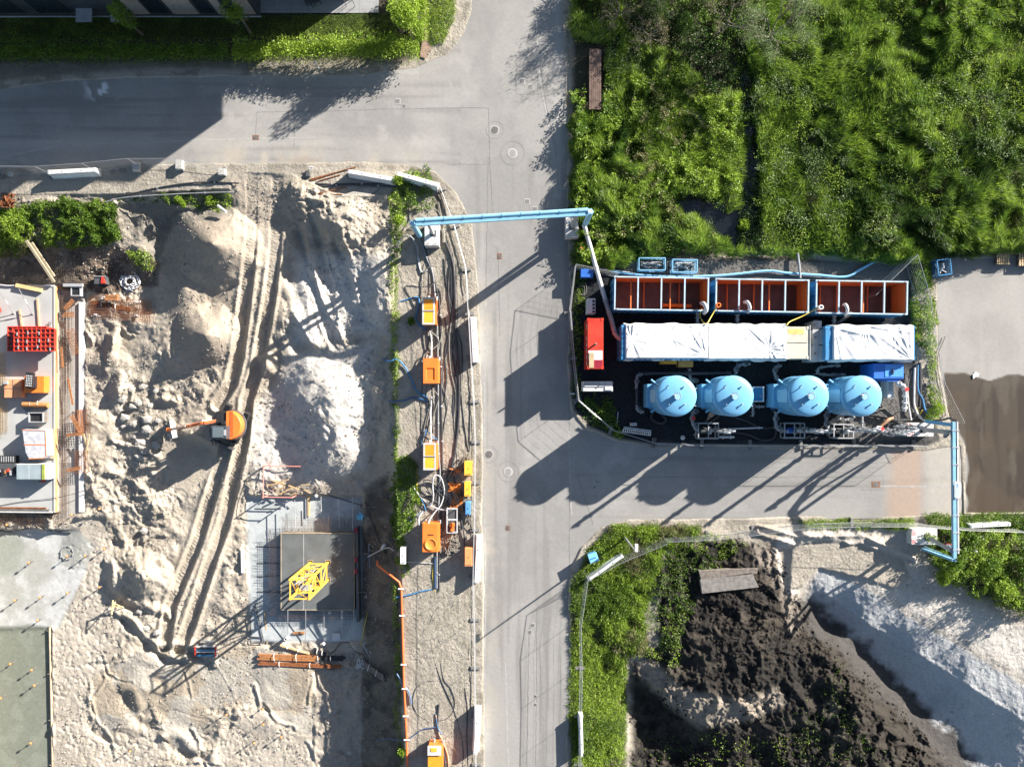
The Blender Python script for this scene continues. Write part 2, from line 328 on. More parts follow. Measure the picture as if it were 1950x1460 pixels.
# erosion gullies on the big slope
SLOPE = [(560, 400), (690, 420), (700, 620), (640, 680), (540, 690), (530, 500)]
mSl = soft(SLOPE, 0, 30); gx = (X0*.92+Y0*.25)
H = H+mSl*((ridge(gx*.9+.6*(fbm(X0*.5, Y0*.5, 3, 71)-.5), Y0*.16, 2, 73)-.5)*.8)
# footprints
fp = fbm(X0*5.2, Y0*5.2, 2, 51); fpm = np.clip(.46-fp, 0, .2)*ss(.3, .6, fbm(X0*.5, Y0*.5, 2, 53))
H = H-np.clip(mFoot+.45*rough, 0, 1)*fpm*.30
H = H+mPan*(fbm(X0*.5, Y0*.5, 2, 55)-.5)*.25-mPan*.03*(ridge(X0*.35+Y0*.15, Y0*.4, 1, 57) > .965)
def groove(pts, w_, dep, ber=0., jag=1.):
    """a cut or step along a polyline: dep metres deep, w_ px wide, with a berm on the far side"""
    global H
    d, off, arc = dpl(pts, U, V); d = d+(vn(X0*2.2, Y0*2.2, 61)-.5)*5*jag
    H = H-dep*.42*np.exp(-(d/w_/1.1)**2)*(V < 1500)*(.35+1.1*vn(X0*.7, Y0*.7, 63))+ber*np.exp(-((d-w_*2.2)/(w_*1.1))**2)*(np.sign(off) > 0)
for g in ([(232, 1180), (275, 1225), (320, 1262), (345, 1262)], [(300, 1240), (360, 1240), (395, 1262)]): groove(g, 6, .45, .22)
groove([(195, 1290), (172, 1330), (178, 1370), (205, 1405), (215, 1440)], 2.5, .13, .08)
groove([(238, 1330), (250, 1355), (262, 1372), (285, 1380)], 9, .5, .12)
groove([(400, 1250), (430, 1300), (455, 1350), (480, 1380)], 1.6, .07, .03)
groove([(365, 1395), (378, 1430), (390, 1460)], 3, .15, .10)
groove([(170, 1265), (205, 1263), (215, 1255)], 3, .15, .05)
groove([(195, 1250), (203, 1285), (222, 1295), (250, 1300)], 2, .12, .05)
groove([(505, 1350), (525, 1380), (555, 1388)], 3, .13, .09); groove([(585, 1420), (600, 1460)], 3, .12, .09)
groove([(330, 1420), (360, 1445), (385, 1450)], 10, .5, .2)
groove([(592, 1290), (582, 1340)], 2, .09, .08); groove([(480, 1310), (490, 1345)], 3, .14, .1); groove([(350, 1280), (361, 1330)], 2, .1, .05)
groove([(200, 1080), (205, 1120), (225, 1150), (265, 1165), (310, 1175)], 6, .3, .25)
for k in range(5):
    a = random.uniform(0, 6.28); cx, cy = random.choice([(260, 850), (250, 700), (330, 900), (280, 780), (350, 960), (420, 1120), (290, 1030), (250, 880), (230, 620)])
    L_ = random.uniform(20, 45); groove([(cx-L_*math.cos(a), cy-L_*math.sin(a)), (cx+8, cy-5), (cx+L_*math.cos(a), cy+L_*math.sin(a))], random.uniform(3, 6), random.uniform(.15, .4), random.uniform(.1, .3))
# clods of broken ground by the excavator: cell-like blocks
BRK = [(225, 730), (300, 720), (330, 780), (340, 870), (260, 880), (220, 800)]
mB = soft(BRK, 0, 14); cell = vn(np.floor(X0*2.1+Y0*.4)*.77, np.floor(Y0*2.1-X0*.3)*.77, 81); H = H+mB*(cell-.4)*.30
n1_ = fbm(X0*.9, Y0*.9, 3, 157)
# wheel ruts down the ramp
RUTL = [(478, 318), (480, 380), (479, 450), (472, 520), (462, 600), (452, 680), (440, 730), (415, 770)]
RUTR = [(528, 330), (527, 400), (524, 470), (514, 560), (500, 640), (490, 700), (470, 760), (462, 840), (444, 920), (425, 1000), (403, 1060), (380, 1130), (360, 1190), (340, 1240)]
RUTL2 = [(437, 830), (415, 900), (396, 960), (375, 1030), (346, 1100), (325, 1150), (312, 1230)]
rut = np.zeros(U.shape); lugm = np.zeros(U.shape)
for R_ in (RUTL, RUTR, RUTL2):
    d, off, arc = dpl(R_, U, V); inr = 1-ss(9, 13, d); dep = ss(380, 620, V)*.26+.05
    road_flat = (1-ss(20, 36, d))*dig
    H = np.where(dig > .5, H*(1-.0*road_flat), H)
    lug = np.sign(np.sin(2*np.pi*(arc+np.abs(off)*.5+3*vn(X0*3, Y0*3, 153))/6.0))*.018*(d < 8)*ss(.32, .62, fbm(X0*1.1, Y0*1.1, 3, 151))
    ber = np.exp(-((d-15)/4.0)**2)*.12*ss(380, 600, V)
    H = H-inr*dep*dig+ber*dig+lug*dig; rut = np.maximum(rut, inr)
# excavator working spot dug a little lower, with a flat floor
def flatten(poly, z, a=-4, b=6):
    global H
    m = ss(a, b, sdp(poly, U, V)); H = H*(1-m)+z*m; return m
flatten([(300, 850), (340, 830), (400, 850), (420, 880), (380, 930), (320, 930)], -2.55, -12, 8)
flatten(SLABL, -2.62); flatten(STRIP, -2.68); flatten(PAD, -2.9, -4, 4); flatten(POUR, -3.06, -2, 2)
mq = .9*mPow*(1-ss(105, 165, U+12*(n1_-.5)*2)); H = H*(1-mq)+mq*(-2.98)+mPow*(fbm(X0*.5, Y0*.5, 3, 90)-.5)*.04
# pit and bank on the right
SOIL = [(1240, 1060), (1300, 1030), (1400, 1020), (1480, 1040), (1520, 1120), (1560, 1196), (1620, 1242), (1690, 1310), (1830, 1470), (1830, 1600), (1196, 1600), (1196, 1260), (1250, 1220)]
mSo = soft(SOIL, -6, 16)*(U > 1080)
H = H+mSo*ss(0, 60, 70-np.abs(dpl([(1575, 1235), (1605, 1290), (1640, 1345), (1700, 1400), (1770, 1470)], U, V)[0]))*(ridge(X0*.9, Y0*.9, 3, 109)-.5)*.9
H = H+mSo*((ridge(wx*.7, wy*.7, 4, 101)-.55)*.75+(fbm(X0*2.2, Y0*2.2, 4, 103)-.5)*.34+np.clip(fbm(X0*4, Y0*4, 2, 105)-.55, 0, 1)*.3+(ridge(wx*2.5, wy*2.5, 3, 107)-.55)*.16)
GRASSR = [(1084, 1600), (1086, 1120), (1120, 1040), (1170, 1000), (1200, 996), (1330, 1000), (1340, 1020), (1270, 1050), (1250, 1100), (1225, 1180), (1240, 1240), (1196, 1250), (1190, 1600)]
SANDR = [(1490, 1005), (1745, 1000), (1750, 1060), (1800, 1130), (1960, 1190), (1990, 1500), (1840, 1470), (1745, 1362), (1690, 1306), (1625, 1240), (1562, 1190), (1530, 1150), (1500, 1130), (1470, 1050)]
mSR = soft(SANDR, -6, 8); d, off, arc = dpl([(1570, 1128), (1650, 1185), (1750, 1245), (1850, 1308), (1960, 1378)], U, V)
H = H+mSR*((fbm(X0*1.0, Y0*1.0, 3, 111)-.5)*.10+(fbm(X0*5, Y0*5, 2, 113)-.5)*.025)+mSR*.06*np.exp(-(d/5.0)**2)+mSR*(ridge(X0*1.6, Y0*1.6, 3, 119)-.55)*.025
PLATE = [(1478, 1045), (1560, 1030), (1640, 1035), (1720, 1060), (1735, 1100), (1700, 1120), (1640, 1100), (1560, 1085), (1530, 1115), (1495, 1120)]
mPl = soft(PLATE, -3, 4); H = H*(1-mPl*.8)+mPl*.8*(-.22)
H = H+(1-mPl)*np.exp(-np.abs(dpl([(1450, 1010), (1520, 1030), (1640, 1028), (1735, 1068)], U, V)[0]-8)/7)*.28*(fbm(X0*1.4, Y0*1.4, 3, 117))*2*(U > 1400)*(V > 1000)
# lay the ground under roads, let loose sand spill over their edges
edge = (fbm(X0*1.3, Y0*1.3, 4, 121)-.5)*5+(fbm(X0*.3, Y0*.3, 2, 123)-.5)*5
near_r = ss(-16, -3, -(sroad+edge)); base = np.where(sroad+edge > 3, -.06, np.nan)
verge = ((fbm(X0*1.2, Y0*1.2, 3, 131)-.5)*.07+(fbm(X0*6, Y0*6, 3, 133)-.5)*.04)*ss(2, 16, -sroad)+.018
vz = (sdig < 2)*1.0
H = np.where(vz > .5, H+verge, H)
tr_ = ss(2, 8, sroad+edge); H = H*(1-tr_)+(-.07)*tr_
tr_ = ss(-2, 4, syard+edge*.3); H = H*(1-tr_)+(-.07)*tr_
mPlant = ss(-4, 6, splant); H = H*(1-mPlant)+mPlant*(-.03+(fbm(X0*1.1, Y0*1.1, 3, 141)-.5)*.05+(fbm(X0*8, Y0*8, 2, 143)-.5)*.025)
# pond hollow
POND = [(1285, 380), (1330, 372), (1370, 388), (1440, 395), (1440, 470), (1400, 478), (1352, 430), (1300, 415)]
STREAM = [(1412, 110), (1440, 110), (1448, 300), (1452, 400), (1440, 480), (1405, 400), (1405, 250)]
mPo = np.clip(ss(-4, 10, sdp(POND, U, V))+ss(-4, 10, sdp(STREAM, U, V)), 0, 1); H = H-mPo*.35
Hg = H
iu0 = int(np.argmin(np.abs(ux-GU0))); iv0 = int(np.argmin(np.abs(vy-GV0))); nU = int((1974-GU0)/GST)+1; nV = int((1484-GV0)/GST)+1
HF = Hg[iv0:iv0+nV, iu0:iu0+nU]
def G(u, v): return bil(HF, np.asarray(u, float), np.asarray(v, float), GU0, GV0, GST)
def Gf(u, v): return float(G(np.array([u]), np.array([v]))[0])
# ---- colours: what the ground is made of, plus shade in the ditch ----
def mixc(c, col, m): m = m[..., None]; return c*(1-m)+np.array(col)*m
n1 = fbm(X0*.35, Y0*.35, 4, 201); n2 = fbm(X0*1.3, Y0*1.3, 4, 203); n3 = fbm(X0*.7, Y0*.7, 4, 205)
col = np.ones(U.shape+(3,))*np.array((.30, .272, .228))
col = mixc(col, (.21, .19, .155), ss(.45, .65, n2)*.5)                     # verge sand with litter
col = mixc(col, (.34, .30, .247), dig*.9)
col = mixc(col, (.30, .263, .213), dig*ss(.42, .62, n3)*.8)
col = mixc(col, (.26, .227, .185), dig*ss(.5, .64, n1)*.5)
HEAP = [(550, 670), (720, 640), (700, 900), (600, 930), (480, 940), (470, 800), (540, 700), (560, 480), (740, 480), (740, 640)]
col = mixc(col, (.43, .41, .38), soft(HEAP, -10, 25)*.9)
col = mixc(col, (.30, .265, .22), ss(5, 9, rut*9+n2*3-2)*dig*.25)
for m_, c_ in (((310, 380, 160, 40), 0),): pass
MND = [(330, 420), (400, 395), (455, 420), (470, 480), (450, 550), (440, 640), (430, 700), (380, 720), (320, 650), (310, 500)]
col = mixc(col, (.25, .212, .17), soft(MND, -10, 15)*.75)
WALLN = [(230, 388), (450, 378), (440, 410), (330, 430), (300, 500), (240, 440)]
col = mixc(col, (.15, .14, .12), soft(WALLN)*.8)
DARKP = [(-60, 468), (210, 465), (310, 500), (300, 545), (200, 560), (100, 552), (-60, 545)]
col = mixc(col, (.13, .095, .07), soft(DARKP)*.9); col = mixc(col, (.06, .045, .035), soft(DARKP)*ss(.5, .62, n2)*.7)
col = mixc(col, (.30, .24, .17), ss(.5, .6, n3)*ss(-60, 0, sdp([(-60, 500), (60, 500), (60, 545), (-60, 545)], U, V))*.5)
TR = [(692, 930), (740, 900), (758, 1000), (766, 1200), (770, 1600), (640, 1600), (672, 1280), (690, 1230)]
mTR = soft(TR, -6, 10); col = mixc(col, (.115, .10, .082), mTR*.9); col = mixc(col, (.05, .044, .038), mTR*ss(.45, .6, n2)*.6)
FLS = [(600, 1240), (690, 1240), (690, 1600), (600, 1600)]; col = mixc(col, (.28, .25, .215), soft(FLS)*.8)
col = mixc(col, (.33, .335, .33), mS*.95); col = mixc(col, (.31, .31, .30), mT*.9)
col = mixc(col, (.345, .31, .262), mFoot*.85*(1-mPow)); col = mixc(col, (.235, .205, .165), mFoot*ss(.55, .68, n3)*.4)
col = mixc(col, (.26, .222, .172), mPan*.85); col = mixc(col, (.31, .295, .265), mPan*ss(.48, .56, n3)*.7)
col = mixc(col, (.27, .275, .255), mPow*.95); col = mixc(col, (.39, .395, .39), mPow*ss(.38, .62, fbm(wx*.6, wy*.6, 5, 207))*.95)
col = mixc(col, (.20, .215, .185), soft([(-60, 1010), (50, 1020), (40, 1090), (-60, 1120)], -10, 14)*.8)
col = mixc(col, (.145, .158, .128), mPour*.97); col = mixc(col, (.185, .198, .165), mPour*ss(.55, .65, n2)*.6)
col = mixc(col, (.35, .375, .38), mPad*.95); col = mixc(col, (.24, .265, .27), mPad*ss(.5, .62, n2)*.5)
# green-stained dirt under plants
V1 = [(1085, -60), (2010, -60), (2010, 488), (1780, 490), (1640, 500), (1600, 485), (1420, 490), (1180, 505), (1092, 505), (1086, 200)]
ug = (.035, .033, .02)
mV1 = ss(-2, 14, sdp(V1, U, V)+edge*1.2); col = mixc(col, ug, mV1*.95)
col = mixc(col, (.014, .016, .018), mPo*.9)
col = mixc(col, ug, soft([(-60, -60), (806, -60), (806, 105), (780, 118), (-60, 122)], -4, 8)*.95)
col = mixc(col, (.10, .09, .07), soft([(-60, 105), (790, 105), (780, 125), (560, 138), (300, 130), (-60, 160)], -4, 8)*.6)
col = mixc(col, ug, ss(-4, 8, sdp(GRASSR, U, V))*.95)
col = mixc(col, (.09, .08, .055), mLB*.8)
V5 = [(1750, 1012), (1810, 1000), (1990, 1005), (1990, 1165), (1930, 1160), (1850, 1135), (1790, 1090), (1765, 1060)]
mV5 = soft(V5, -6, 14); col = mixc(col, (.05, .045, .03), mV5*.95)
# right pit
mSoc = mSo*(1-ss(-4, 8, sdp(GRASSR, U, V)))
col = mixc(col, (.0125, .0115, .011), mSoc*.98); col = mixc(col, (.048, .041, .033), mSoc*ss(.45, .65, n2)*.7)
LIP = [(1205, 1245), (1250, 1262), (1300, 1310), (1400, 1330), (1480, 1310), (1500, 1340), (1420, 1375), (1330, 1385), (1270, 1340), (1220, 1290)]
col = mixc(col, (.25, .215, .175), soft(LIP, -8, 10)*.85)
col = mixc(col, (.14, .12, .10), soft([(1560, 1280), (1590, 1240), (1620, 1320), (1600, 1420), (1570, 1340)], -10, 20)*ss(.45, .6, n2)*.45)
col = mixc(col, (.19, .165, .14), soft([(1440, 1010), (1500, 1020), (1530, 1110), (1560, 1180), (1500, 1210), (1480, 1120), (1430, 1060)], -10, 14)*.7)
col = mixc(col, (.38, .35, .31), mSR*.95); col = mixc(col, (.31, .28, .24), mSR*ss(.5, .64, n2)*.3)
WS = [(1560, 1080), (1640, 1115), (1740, 1180), (1850, 1245), (1990, 1330), (1990, 1520), (1840, 1470), (1745, 1360), (1690, 1302), (1625, 1238), (1560, 1188), (1530, 1150), (1540, 1120)]
mWS = soft(WS, -5, 6); col = mixc(col, (.39, .40, .405), mWS*.9); col = mixc(col, (.33, .34, .35), mWS*ss(.5, .6, n3)*.4)
BR = [(1640, 1110), (1800, 1140), (1980, 1210), (1980, 1300), (1850, 1230), (1730, 1165)]
col = mixc(col, (.45, .425, .39), soft(BR, -10, 14)*.8)
col = mixc(col, (.30, .27, .225), mPl*.95)
dd, do_, _ = dpl([(1540, 1150), (1565, 1188), (1625, 1236), (1685, 1300), (1738, 1352), (1818, 1440), (1880, 1520)], U, V); swm = (do_ < 0)*(U > 1530)*(V > 1160)*1.0; col = mixc(col, (.03, .026, .022), ss(0, 10, dd*swm)*(1-ss(60, 110, dd))*.9); col = mixc(col, (.045, .042, .04), (1-ss(12, 40, dd+(n2-.5)*44))*.97*(U > 1500))  # dark soil along the ditch, band widened to paint in its bottom shade
# plant yard gravel
grv = fbm(X0*9, Y0*9, 2, 221)
col = mixc(col, (.019, .022, .026), mPlant); col = mixc(col, (.05, .05, .05), mPlant*ss(.5, .75, grv)*.3)
NSTR = [(1180, 505), (1400, 490), (1640, 500), (1740, 490), (1742, 540), (1180, 530)]
col = mixc(col, (.13, .12, .11), soft(NSTR, -3, 5)*.9); col = mixc(col, (.17, .16, .15), mPlant*soft([(1640, 700), (1760, 700), (1790, 840), (1640, 850), (1600, 820)], -10, 20)*.6)
col = mixc(col, (.10, .095, .085), (1-ss(2, 9, np.abs(sroad+3)))*ss(.5, .62, n2)*.35)
col = mixc(col, (.085, .075, .055), soft([(752, 330), (800, 318), (835, 340), (850, 400), (790, 460), (765, 500), (752, 420)], -6, 10)*ss(.4, .6, n2)*.7)
col = col*(.93+.14*fbm(X0*6, Y0*6, 2, 231))[..., None]*(1+.16*(fbm(X0*14, Y0*14, 1, 233)-.5))[..., None]
kk = (CH-Hg)/CH
VX = np.stack([(U-CU)/S*kk, (CV-V)/S*kk, Hg], -1).reshape(-1, 3)
nr, nc = U.shape
I = np.arange(nr*nc).reshape(nr, nc); F = np.stack([I[:-1, :-1], I[1:, :-1], I[1:, 1:], I[:-1, 1:]], -1).reshape(-1, 4)
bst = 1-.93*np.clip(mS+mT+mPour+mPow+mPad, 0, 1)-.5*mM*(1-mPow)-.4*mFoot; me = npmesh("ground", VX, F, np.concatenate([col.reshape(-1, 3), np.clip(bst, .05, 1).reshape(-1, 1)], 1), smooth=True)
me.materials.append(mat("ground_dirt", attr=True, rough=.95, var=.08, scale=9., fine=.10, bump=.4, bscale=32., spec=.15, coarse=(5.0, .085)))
g = bpy.data.objects.new("ground", me); sc.collection.objects.link(g); g["kind"] = "structure"
# ---------------- sheets: roads, yard, terrace ----------------
def sheet(name, poly, z, colf, m, st=4.0, kind="structure", clamp=None):
    pu = [p[0] for p in poly]; pv = [p[1] for p in poly]
    a = np.arange(max(min(pu), -90)-st, min(max(pu), 2040)+2*st, st); b = np.arange(max(min(pv), -90)-st, min(max(pv), 1570)+2*st, st)
    A, B = np.meshgrid(a, b); s_ = sdp(poly, A, B)
    A2, B2 = A.copy(), B.copy(); n = len(poly); best = np.full(A.shape, 1e9); QX, QY = A.copy(), B.copy()
    for i in range(n):
        x0, y0 = poly[i]; x1, y1 = poly[(i+1) % n]; dx, dy = x1-x0, y1-y0; L = dx*dx+dy*dy+1e-9; t = np.clip(((A-x0)*dx+(B-y0)*dy)/L, 0, 1)
        qx, qy = x0+t*dx, y0+t*dy; d = np.hypot(A-qx, B-qy); mm = d < best; best = np.where(mm, d, best); QX = np.where(mm, qx, QX); QY = np.where(mm, qy, QY)
    out = s_ < 0; A2[out] = QX[out]; B2[out] = QY[out]
    I = np.arange(A.size).reshape(A.shape); q = np.stack([I[:-1, :-1], I[1:, :-1], I[1:, 1:], I[:-1, 1:]], -1).reshape(-1, 4)
    keep = (s_.ravel()[q] > 0).any(1) & (s_.ravel()[q] > -st*1.5).all(1); q = q[keep]
    X, Y = (A2-CU)/S, (CV-B2)/S; k = (CH-z)/CH
    c = colf(A2, B2, X, Y); used, inv = np.unique(q, return_inverse=True); q = inv.reshape(q.shape)
    VV = np.stack([X*k, Y*k, np.full(X.shape, z)], -1).reshape(-1, 3)[used]
    me = npmesh(name, VV, q, c.reshape(-1, 3)[used]); me.materials.append(m)
    o = bpy.data.objects.new(name, me); sc.collection.objects.link(o)
    if kind: o["kind"] = kind
    return o
def roadcol(A, B, X, Y):
    n = fbm(X*.25, Y*.25, 4, 301); m = fbm(X*1.1, Y*1.1, 4, 303); c = np.ones(A.shape+(3,))*np.array((.245, .238, .226))
    c = mixc(c, (.205, .20, .192), ss(.42, .62, n)*.9); c = mixc(c, (.265, .258, .246), ss(.5, .66, m)*.25)
    lane = np.exp(-((A-(918+6*np.sin(B*.01)))/11)**2)*(B > 420)+np.exp(-((A-1062)/9)**2)*(B < 380)+np.exp(-((B-(272+A*.0))/13)**2)*(A < 860)*(.5+.5*(A < 300))
    c = mixc(c, (.32, .31, .29), lane*(.35+.5*m))
    c = mixc(c, (.33, .32, .30), np.exp(-((B-140-18*np.exp(-A/80))/9)**2)*(A < 800)*.5)
    tyr = ss(.55, .75, fbm(X*2.6, Y*.10, 3, 341))*(A < 1085)*(A > 900)*(B > 300)+ss(.55, .75, fbm(X*.10, Y*2.6, 3, 343))*((B < 320)*(A < 880)+(B > 840)*(A > 1095)); c = mixc(c, (.18, .174, .165), tyr*.75)
    crk = (ridge(X*.5, Y*.5, 3, 347) > .978)*1.0*ss(.5, .62, n); c = mixc(c, (.12, .117, .11), crk*.7)
    mud = ss(.5, .72, fbm(X*.9, Y*.9, 4, 351))*(np.exp(-((A-918)/26)**2)*(B > 430)+np.exp(-((B-306)/18)**2)*(A < 830)); c = mixc(c, (.30, .275, .235), np.clip(mud, 0, 1)*.7); sp = ss(.35, .65, fbm(X*1.4, Y*.7, 4, 353))*np.exp(-((A-500)/120)**2-((B-300)/26)**2); c = mixc(c, (.32, .29, .245), np.clip(sp*1.3, 0, 1)*.8)
    wt = ss(1690, 1712, A-(B-840)*-.08+(m-.5)*20)*(1-ss(1745, 1765, A))*(B > 840); c = mixc(c, (.29, .215, .165), wt*.75)
    c = mixc(c, (.33, .305, .27), ss(1755, 1775, A)*(B > 830)*.6*(.5+m))
    c = mixc(c, (.25, .215, .185), ss(.5, .7, fbm(X*.5, Y*.5, 3, 309))*np.exp(-((A-640)/160)**2)*np.exp(-((B-305)/14)**2)*1.2)
    spl = ss(.6, .66, fbm(X*1.6, Y*1.6, 5, 311))*np.exp(-((A-190)/24)**2-((B-168)/20)**2)*1.6; c = mixc(c, (.55, .56, .56), np.clip(spl, 0, 1))
    for (a0, b0, r) in ((760, 260, 60), (1010, 900, 50), (880, 150, 40), (440, 205, 50), (960, 1345, 16), (1180, 880, 60)):
        c = mixc(c, (.31, .30, .285), ss(.5, .7, m)*np.exp(-((A-a0)**2+(B-b0)**2)/r**2)*.6)
    return c*(.94+.12*fbm(X*7, Y*7, 2, 307))[..., None]
road = sheet("road", ROAD, 0.0, roadcol, mat("asphalt", attr=True, rough=.9, var=.05, scale=5, fine=.07, bump=.15, bscale=60, spec=.2))
def yardcol(A, B, X, Y):
    n = fbm(X*.3, Y*.3, 4, 321); m = fbm(X*1.3, Y*1.3, 4, 323); st_ = fbm(X*1.6, Y*.12, 3, 325)
    c = np.ones(A.shape+(3,))*np.array((.245, .236, .222)); c = mixc(c, (.20, .192, .18), ss(.42, .6, n)*.6); c = mixc(c, (.26, .25, .235), ss(.48, .62, st_)*.45)
    bnd = 714+(vn(A*.021, A*0+3.3, 5)-.5)*14+(vn(A*.06, A*0+1.3, 6)-.5)*10
    lft = ss(0, 5, A-1799-40*ss(790, 850, B)+(fbm(X*.8, Y*.8, 3, 329)-.5)*14)
    wet = ss(0, 4, B-bnd)*np.clip(lft, 0, 1); c = mixc(c, (.034, .024, .015), wet*.98); c = mixc(c, (.019, .013, .009), wet*ss(.42, .6, st_)*.8); c = mixc(c, (.055, .036, .022), wet*ss(.5, .65, n)*.5)
    c = mixc(c, (.045, .036, .028), wet*np.exp(-((B-bnd-10)/12)**2)*.7); c = mixc(c, (.10, .085, .065), wet*ss(.6, .72, fbm(X*1.2, Y*.35, 4, 331))*.25)
    return c*(.94+.12*fbm(X*7, Y*7, 2, 307))[..., None]
sheet("concrete_yard", YARD, 0.006, yardcol, mat("yard_concrete", attr=True, rough=.75, var=.05, scale=5, fine=.07, bump=.12, bscale=60, spec=.3), st=3.0)

# ---- loose clods and chips lying on the dug ground ----
def chips(name, poly, n, r0, r1, cols, seed, label, flatm=True):
    R = np.random.default_rng(seed); pu = [p[0] for p in poly]; pv = [p[1] for p in poly]
    u = R.uniform(max(min(pu), -20), min(max(pu), 1970), n); v = R.uniform(max(min(pv), -20), min(max(pv), 1480), n)
    x, y = (u-CU)/S, (CV-v)/S; d = fbm(x*.6, y*.6, 4, seed); k = (sdp(poly, u, v) > 4) & (R.random(n) < .08+1.6*ss(.42, .68, d))
    if flatm:
        for q in (SLABL, STRIP, POUR, POW, PAD): k &= sdp(q, u, v) < -2
    u, v = u[k], v[k]; n = len(u); z = G(u, v); r = r0+(r1-r0)*R.random(n)**4
    c = np.stack([(u-CU)/S*(CH-z)/CH, (CV-v)/S*(CH-z)/CH, z+r*.25], 1); T = np.array([(1, 0, -.5), (-.6, .85, -.4), (-.5, -.9, -.45), (.05, 0, .8)])
    a = R.uniform(0, 6.28, n); ca, sa = np.cos(a), np.sin(a); W_ = T[None]*R.uniform(.6, 1.3, (n, 4, 1)); Vv = np.stack([W_[..., 0]*ca[:, None]-W_[..., 1]*sa[:, None], W_[..., 0]*sa[:, None]+W_[..., 1]*ca[:, None], W_[..., 2]], -1)*r[:, None, None]+c[:, None, :]
    b = np.arange(n)[:, None, None]*4; F_ = (b+np.array([(0, 1, 3), (1, 2, 3), (2, 0, 3)])[None]).reshape(-1, 3); cc = np.array(cols)[R.integers(0, len(cols), n)]*R.uniform(.8, 1.15, n)[:, None]
    me = npmesh(name, Vv.reshape(-1, 3), F_, np.repeat(cc, 4, 0)); me.materials.append(mat("loose_clods", attr=True, rough=.95, var=0, spec=.1)); o = bpy.data.objects.new(name, me); sc.collection.objects.link(o)
    o["label"] = label; o["category"] = "debris"; o["kind"] = "stuff"
chips("rubble", DIG, 70000, .015, .11, [(.34, .30, .247), (.30, .263, .213), (.38, .35, .31), (.24, .21, .17)], 801, "loose sand clods and small stones strewn over the dug site")
chips("soil_debris", SOIL, 30000, .02, .14, [(.014, .012, .011), (.03, .026, .022), (.055, .046, .038)], 802, "loose dark clods of soil strewn over the pit heap", False)
chips("gravel", PLANT, 26000, .01, .035, [(.04, .042, .045), (.09, .09, .09), (.02, .022, .025)], 803, "fine dark gravel scattered over the tank enclosure", False)
chips("litter", [(770, 330), (890, 420), (908, 600), (912, 1480), (775, 1480), (770, 1100), (762, 700)], 14000, .012, .05, [(.20, .18, .14), (.12, .10, .07), (.30, .27, .22)], 804, "small pebbles and litter over the sandy cable verge", False)
chips("litter", SANDR, 9000, .012, .06, [(.26, .23, .19), (.36, .33, .29), (.16, .14, .11)], 805, "pebbles strewn on the pale sand bank by the thicket", False)
# ---------------- plants ----------------
def leafmat(name, rough=.5, trans=.42): return mat(name, attr=True, rough=rough, var=0, trans=trans, spec=.35)
LM = leafmat("leaf")
def pip(poly, u, v): return sdp(poly, u, v)
PAL = dict(
  dark=[(.022, .052, .008), (.036, .078, .011), (.052, .105, .015)],
  mid=[(.065, .128, .012), (.10, .182, .018), (.142, .236, .026)],
  light=[(.16, .255, .022), (.225, .34, .034), (.30, .41, .055)],
  straw=[(.20, .19, .08), (.25, .22, .12), (.14, .19, .05)],
  pale=[(.15, .22, .08), (.19, .25, .12), (.12, .18, .06)])
PA = {k: np.array(v) for k, v in PAL.items()}
def blades(B, D, L, W, C, R):
    """kite-shaped leaves: base B, unit direction D, length L, width W"""
    n = len(B); r = R.normal(size=(n, 3)); s = np.cross(D, r); s /= np.linalg.norm(s, axis=1, keepdims=True)+1e-9
    T = B+D*L[:, None]; M_ = B+D*(L*.45)[:, None]
    V_ = np.stack([B, M_-s*W[:, None]/2, T, M_+s*W[:, None]/2], 1)
    F_ = np.arange(n*4).reshape(n, 4); return V_.reshape(-1, 3), F_, np.repeat(C, 4, 0)
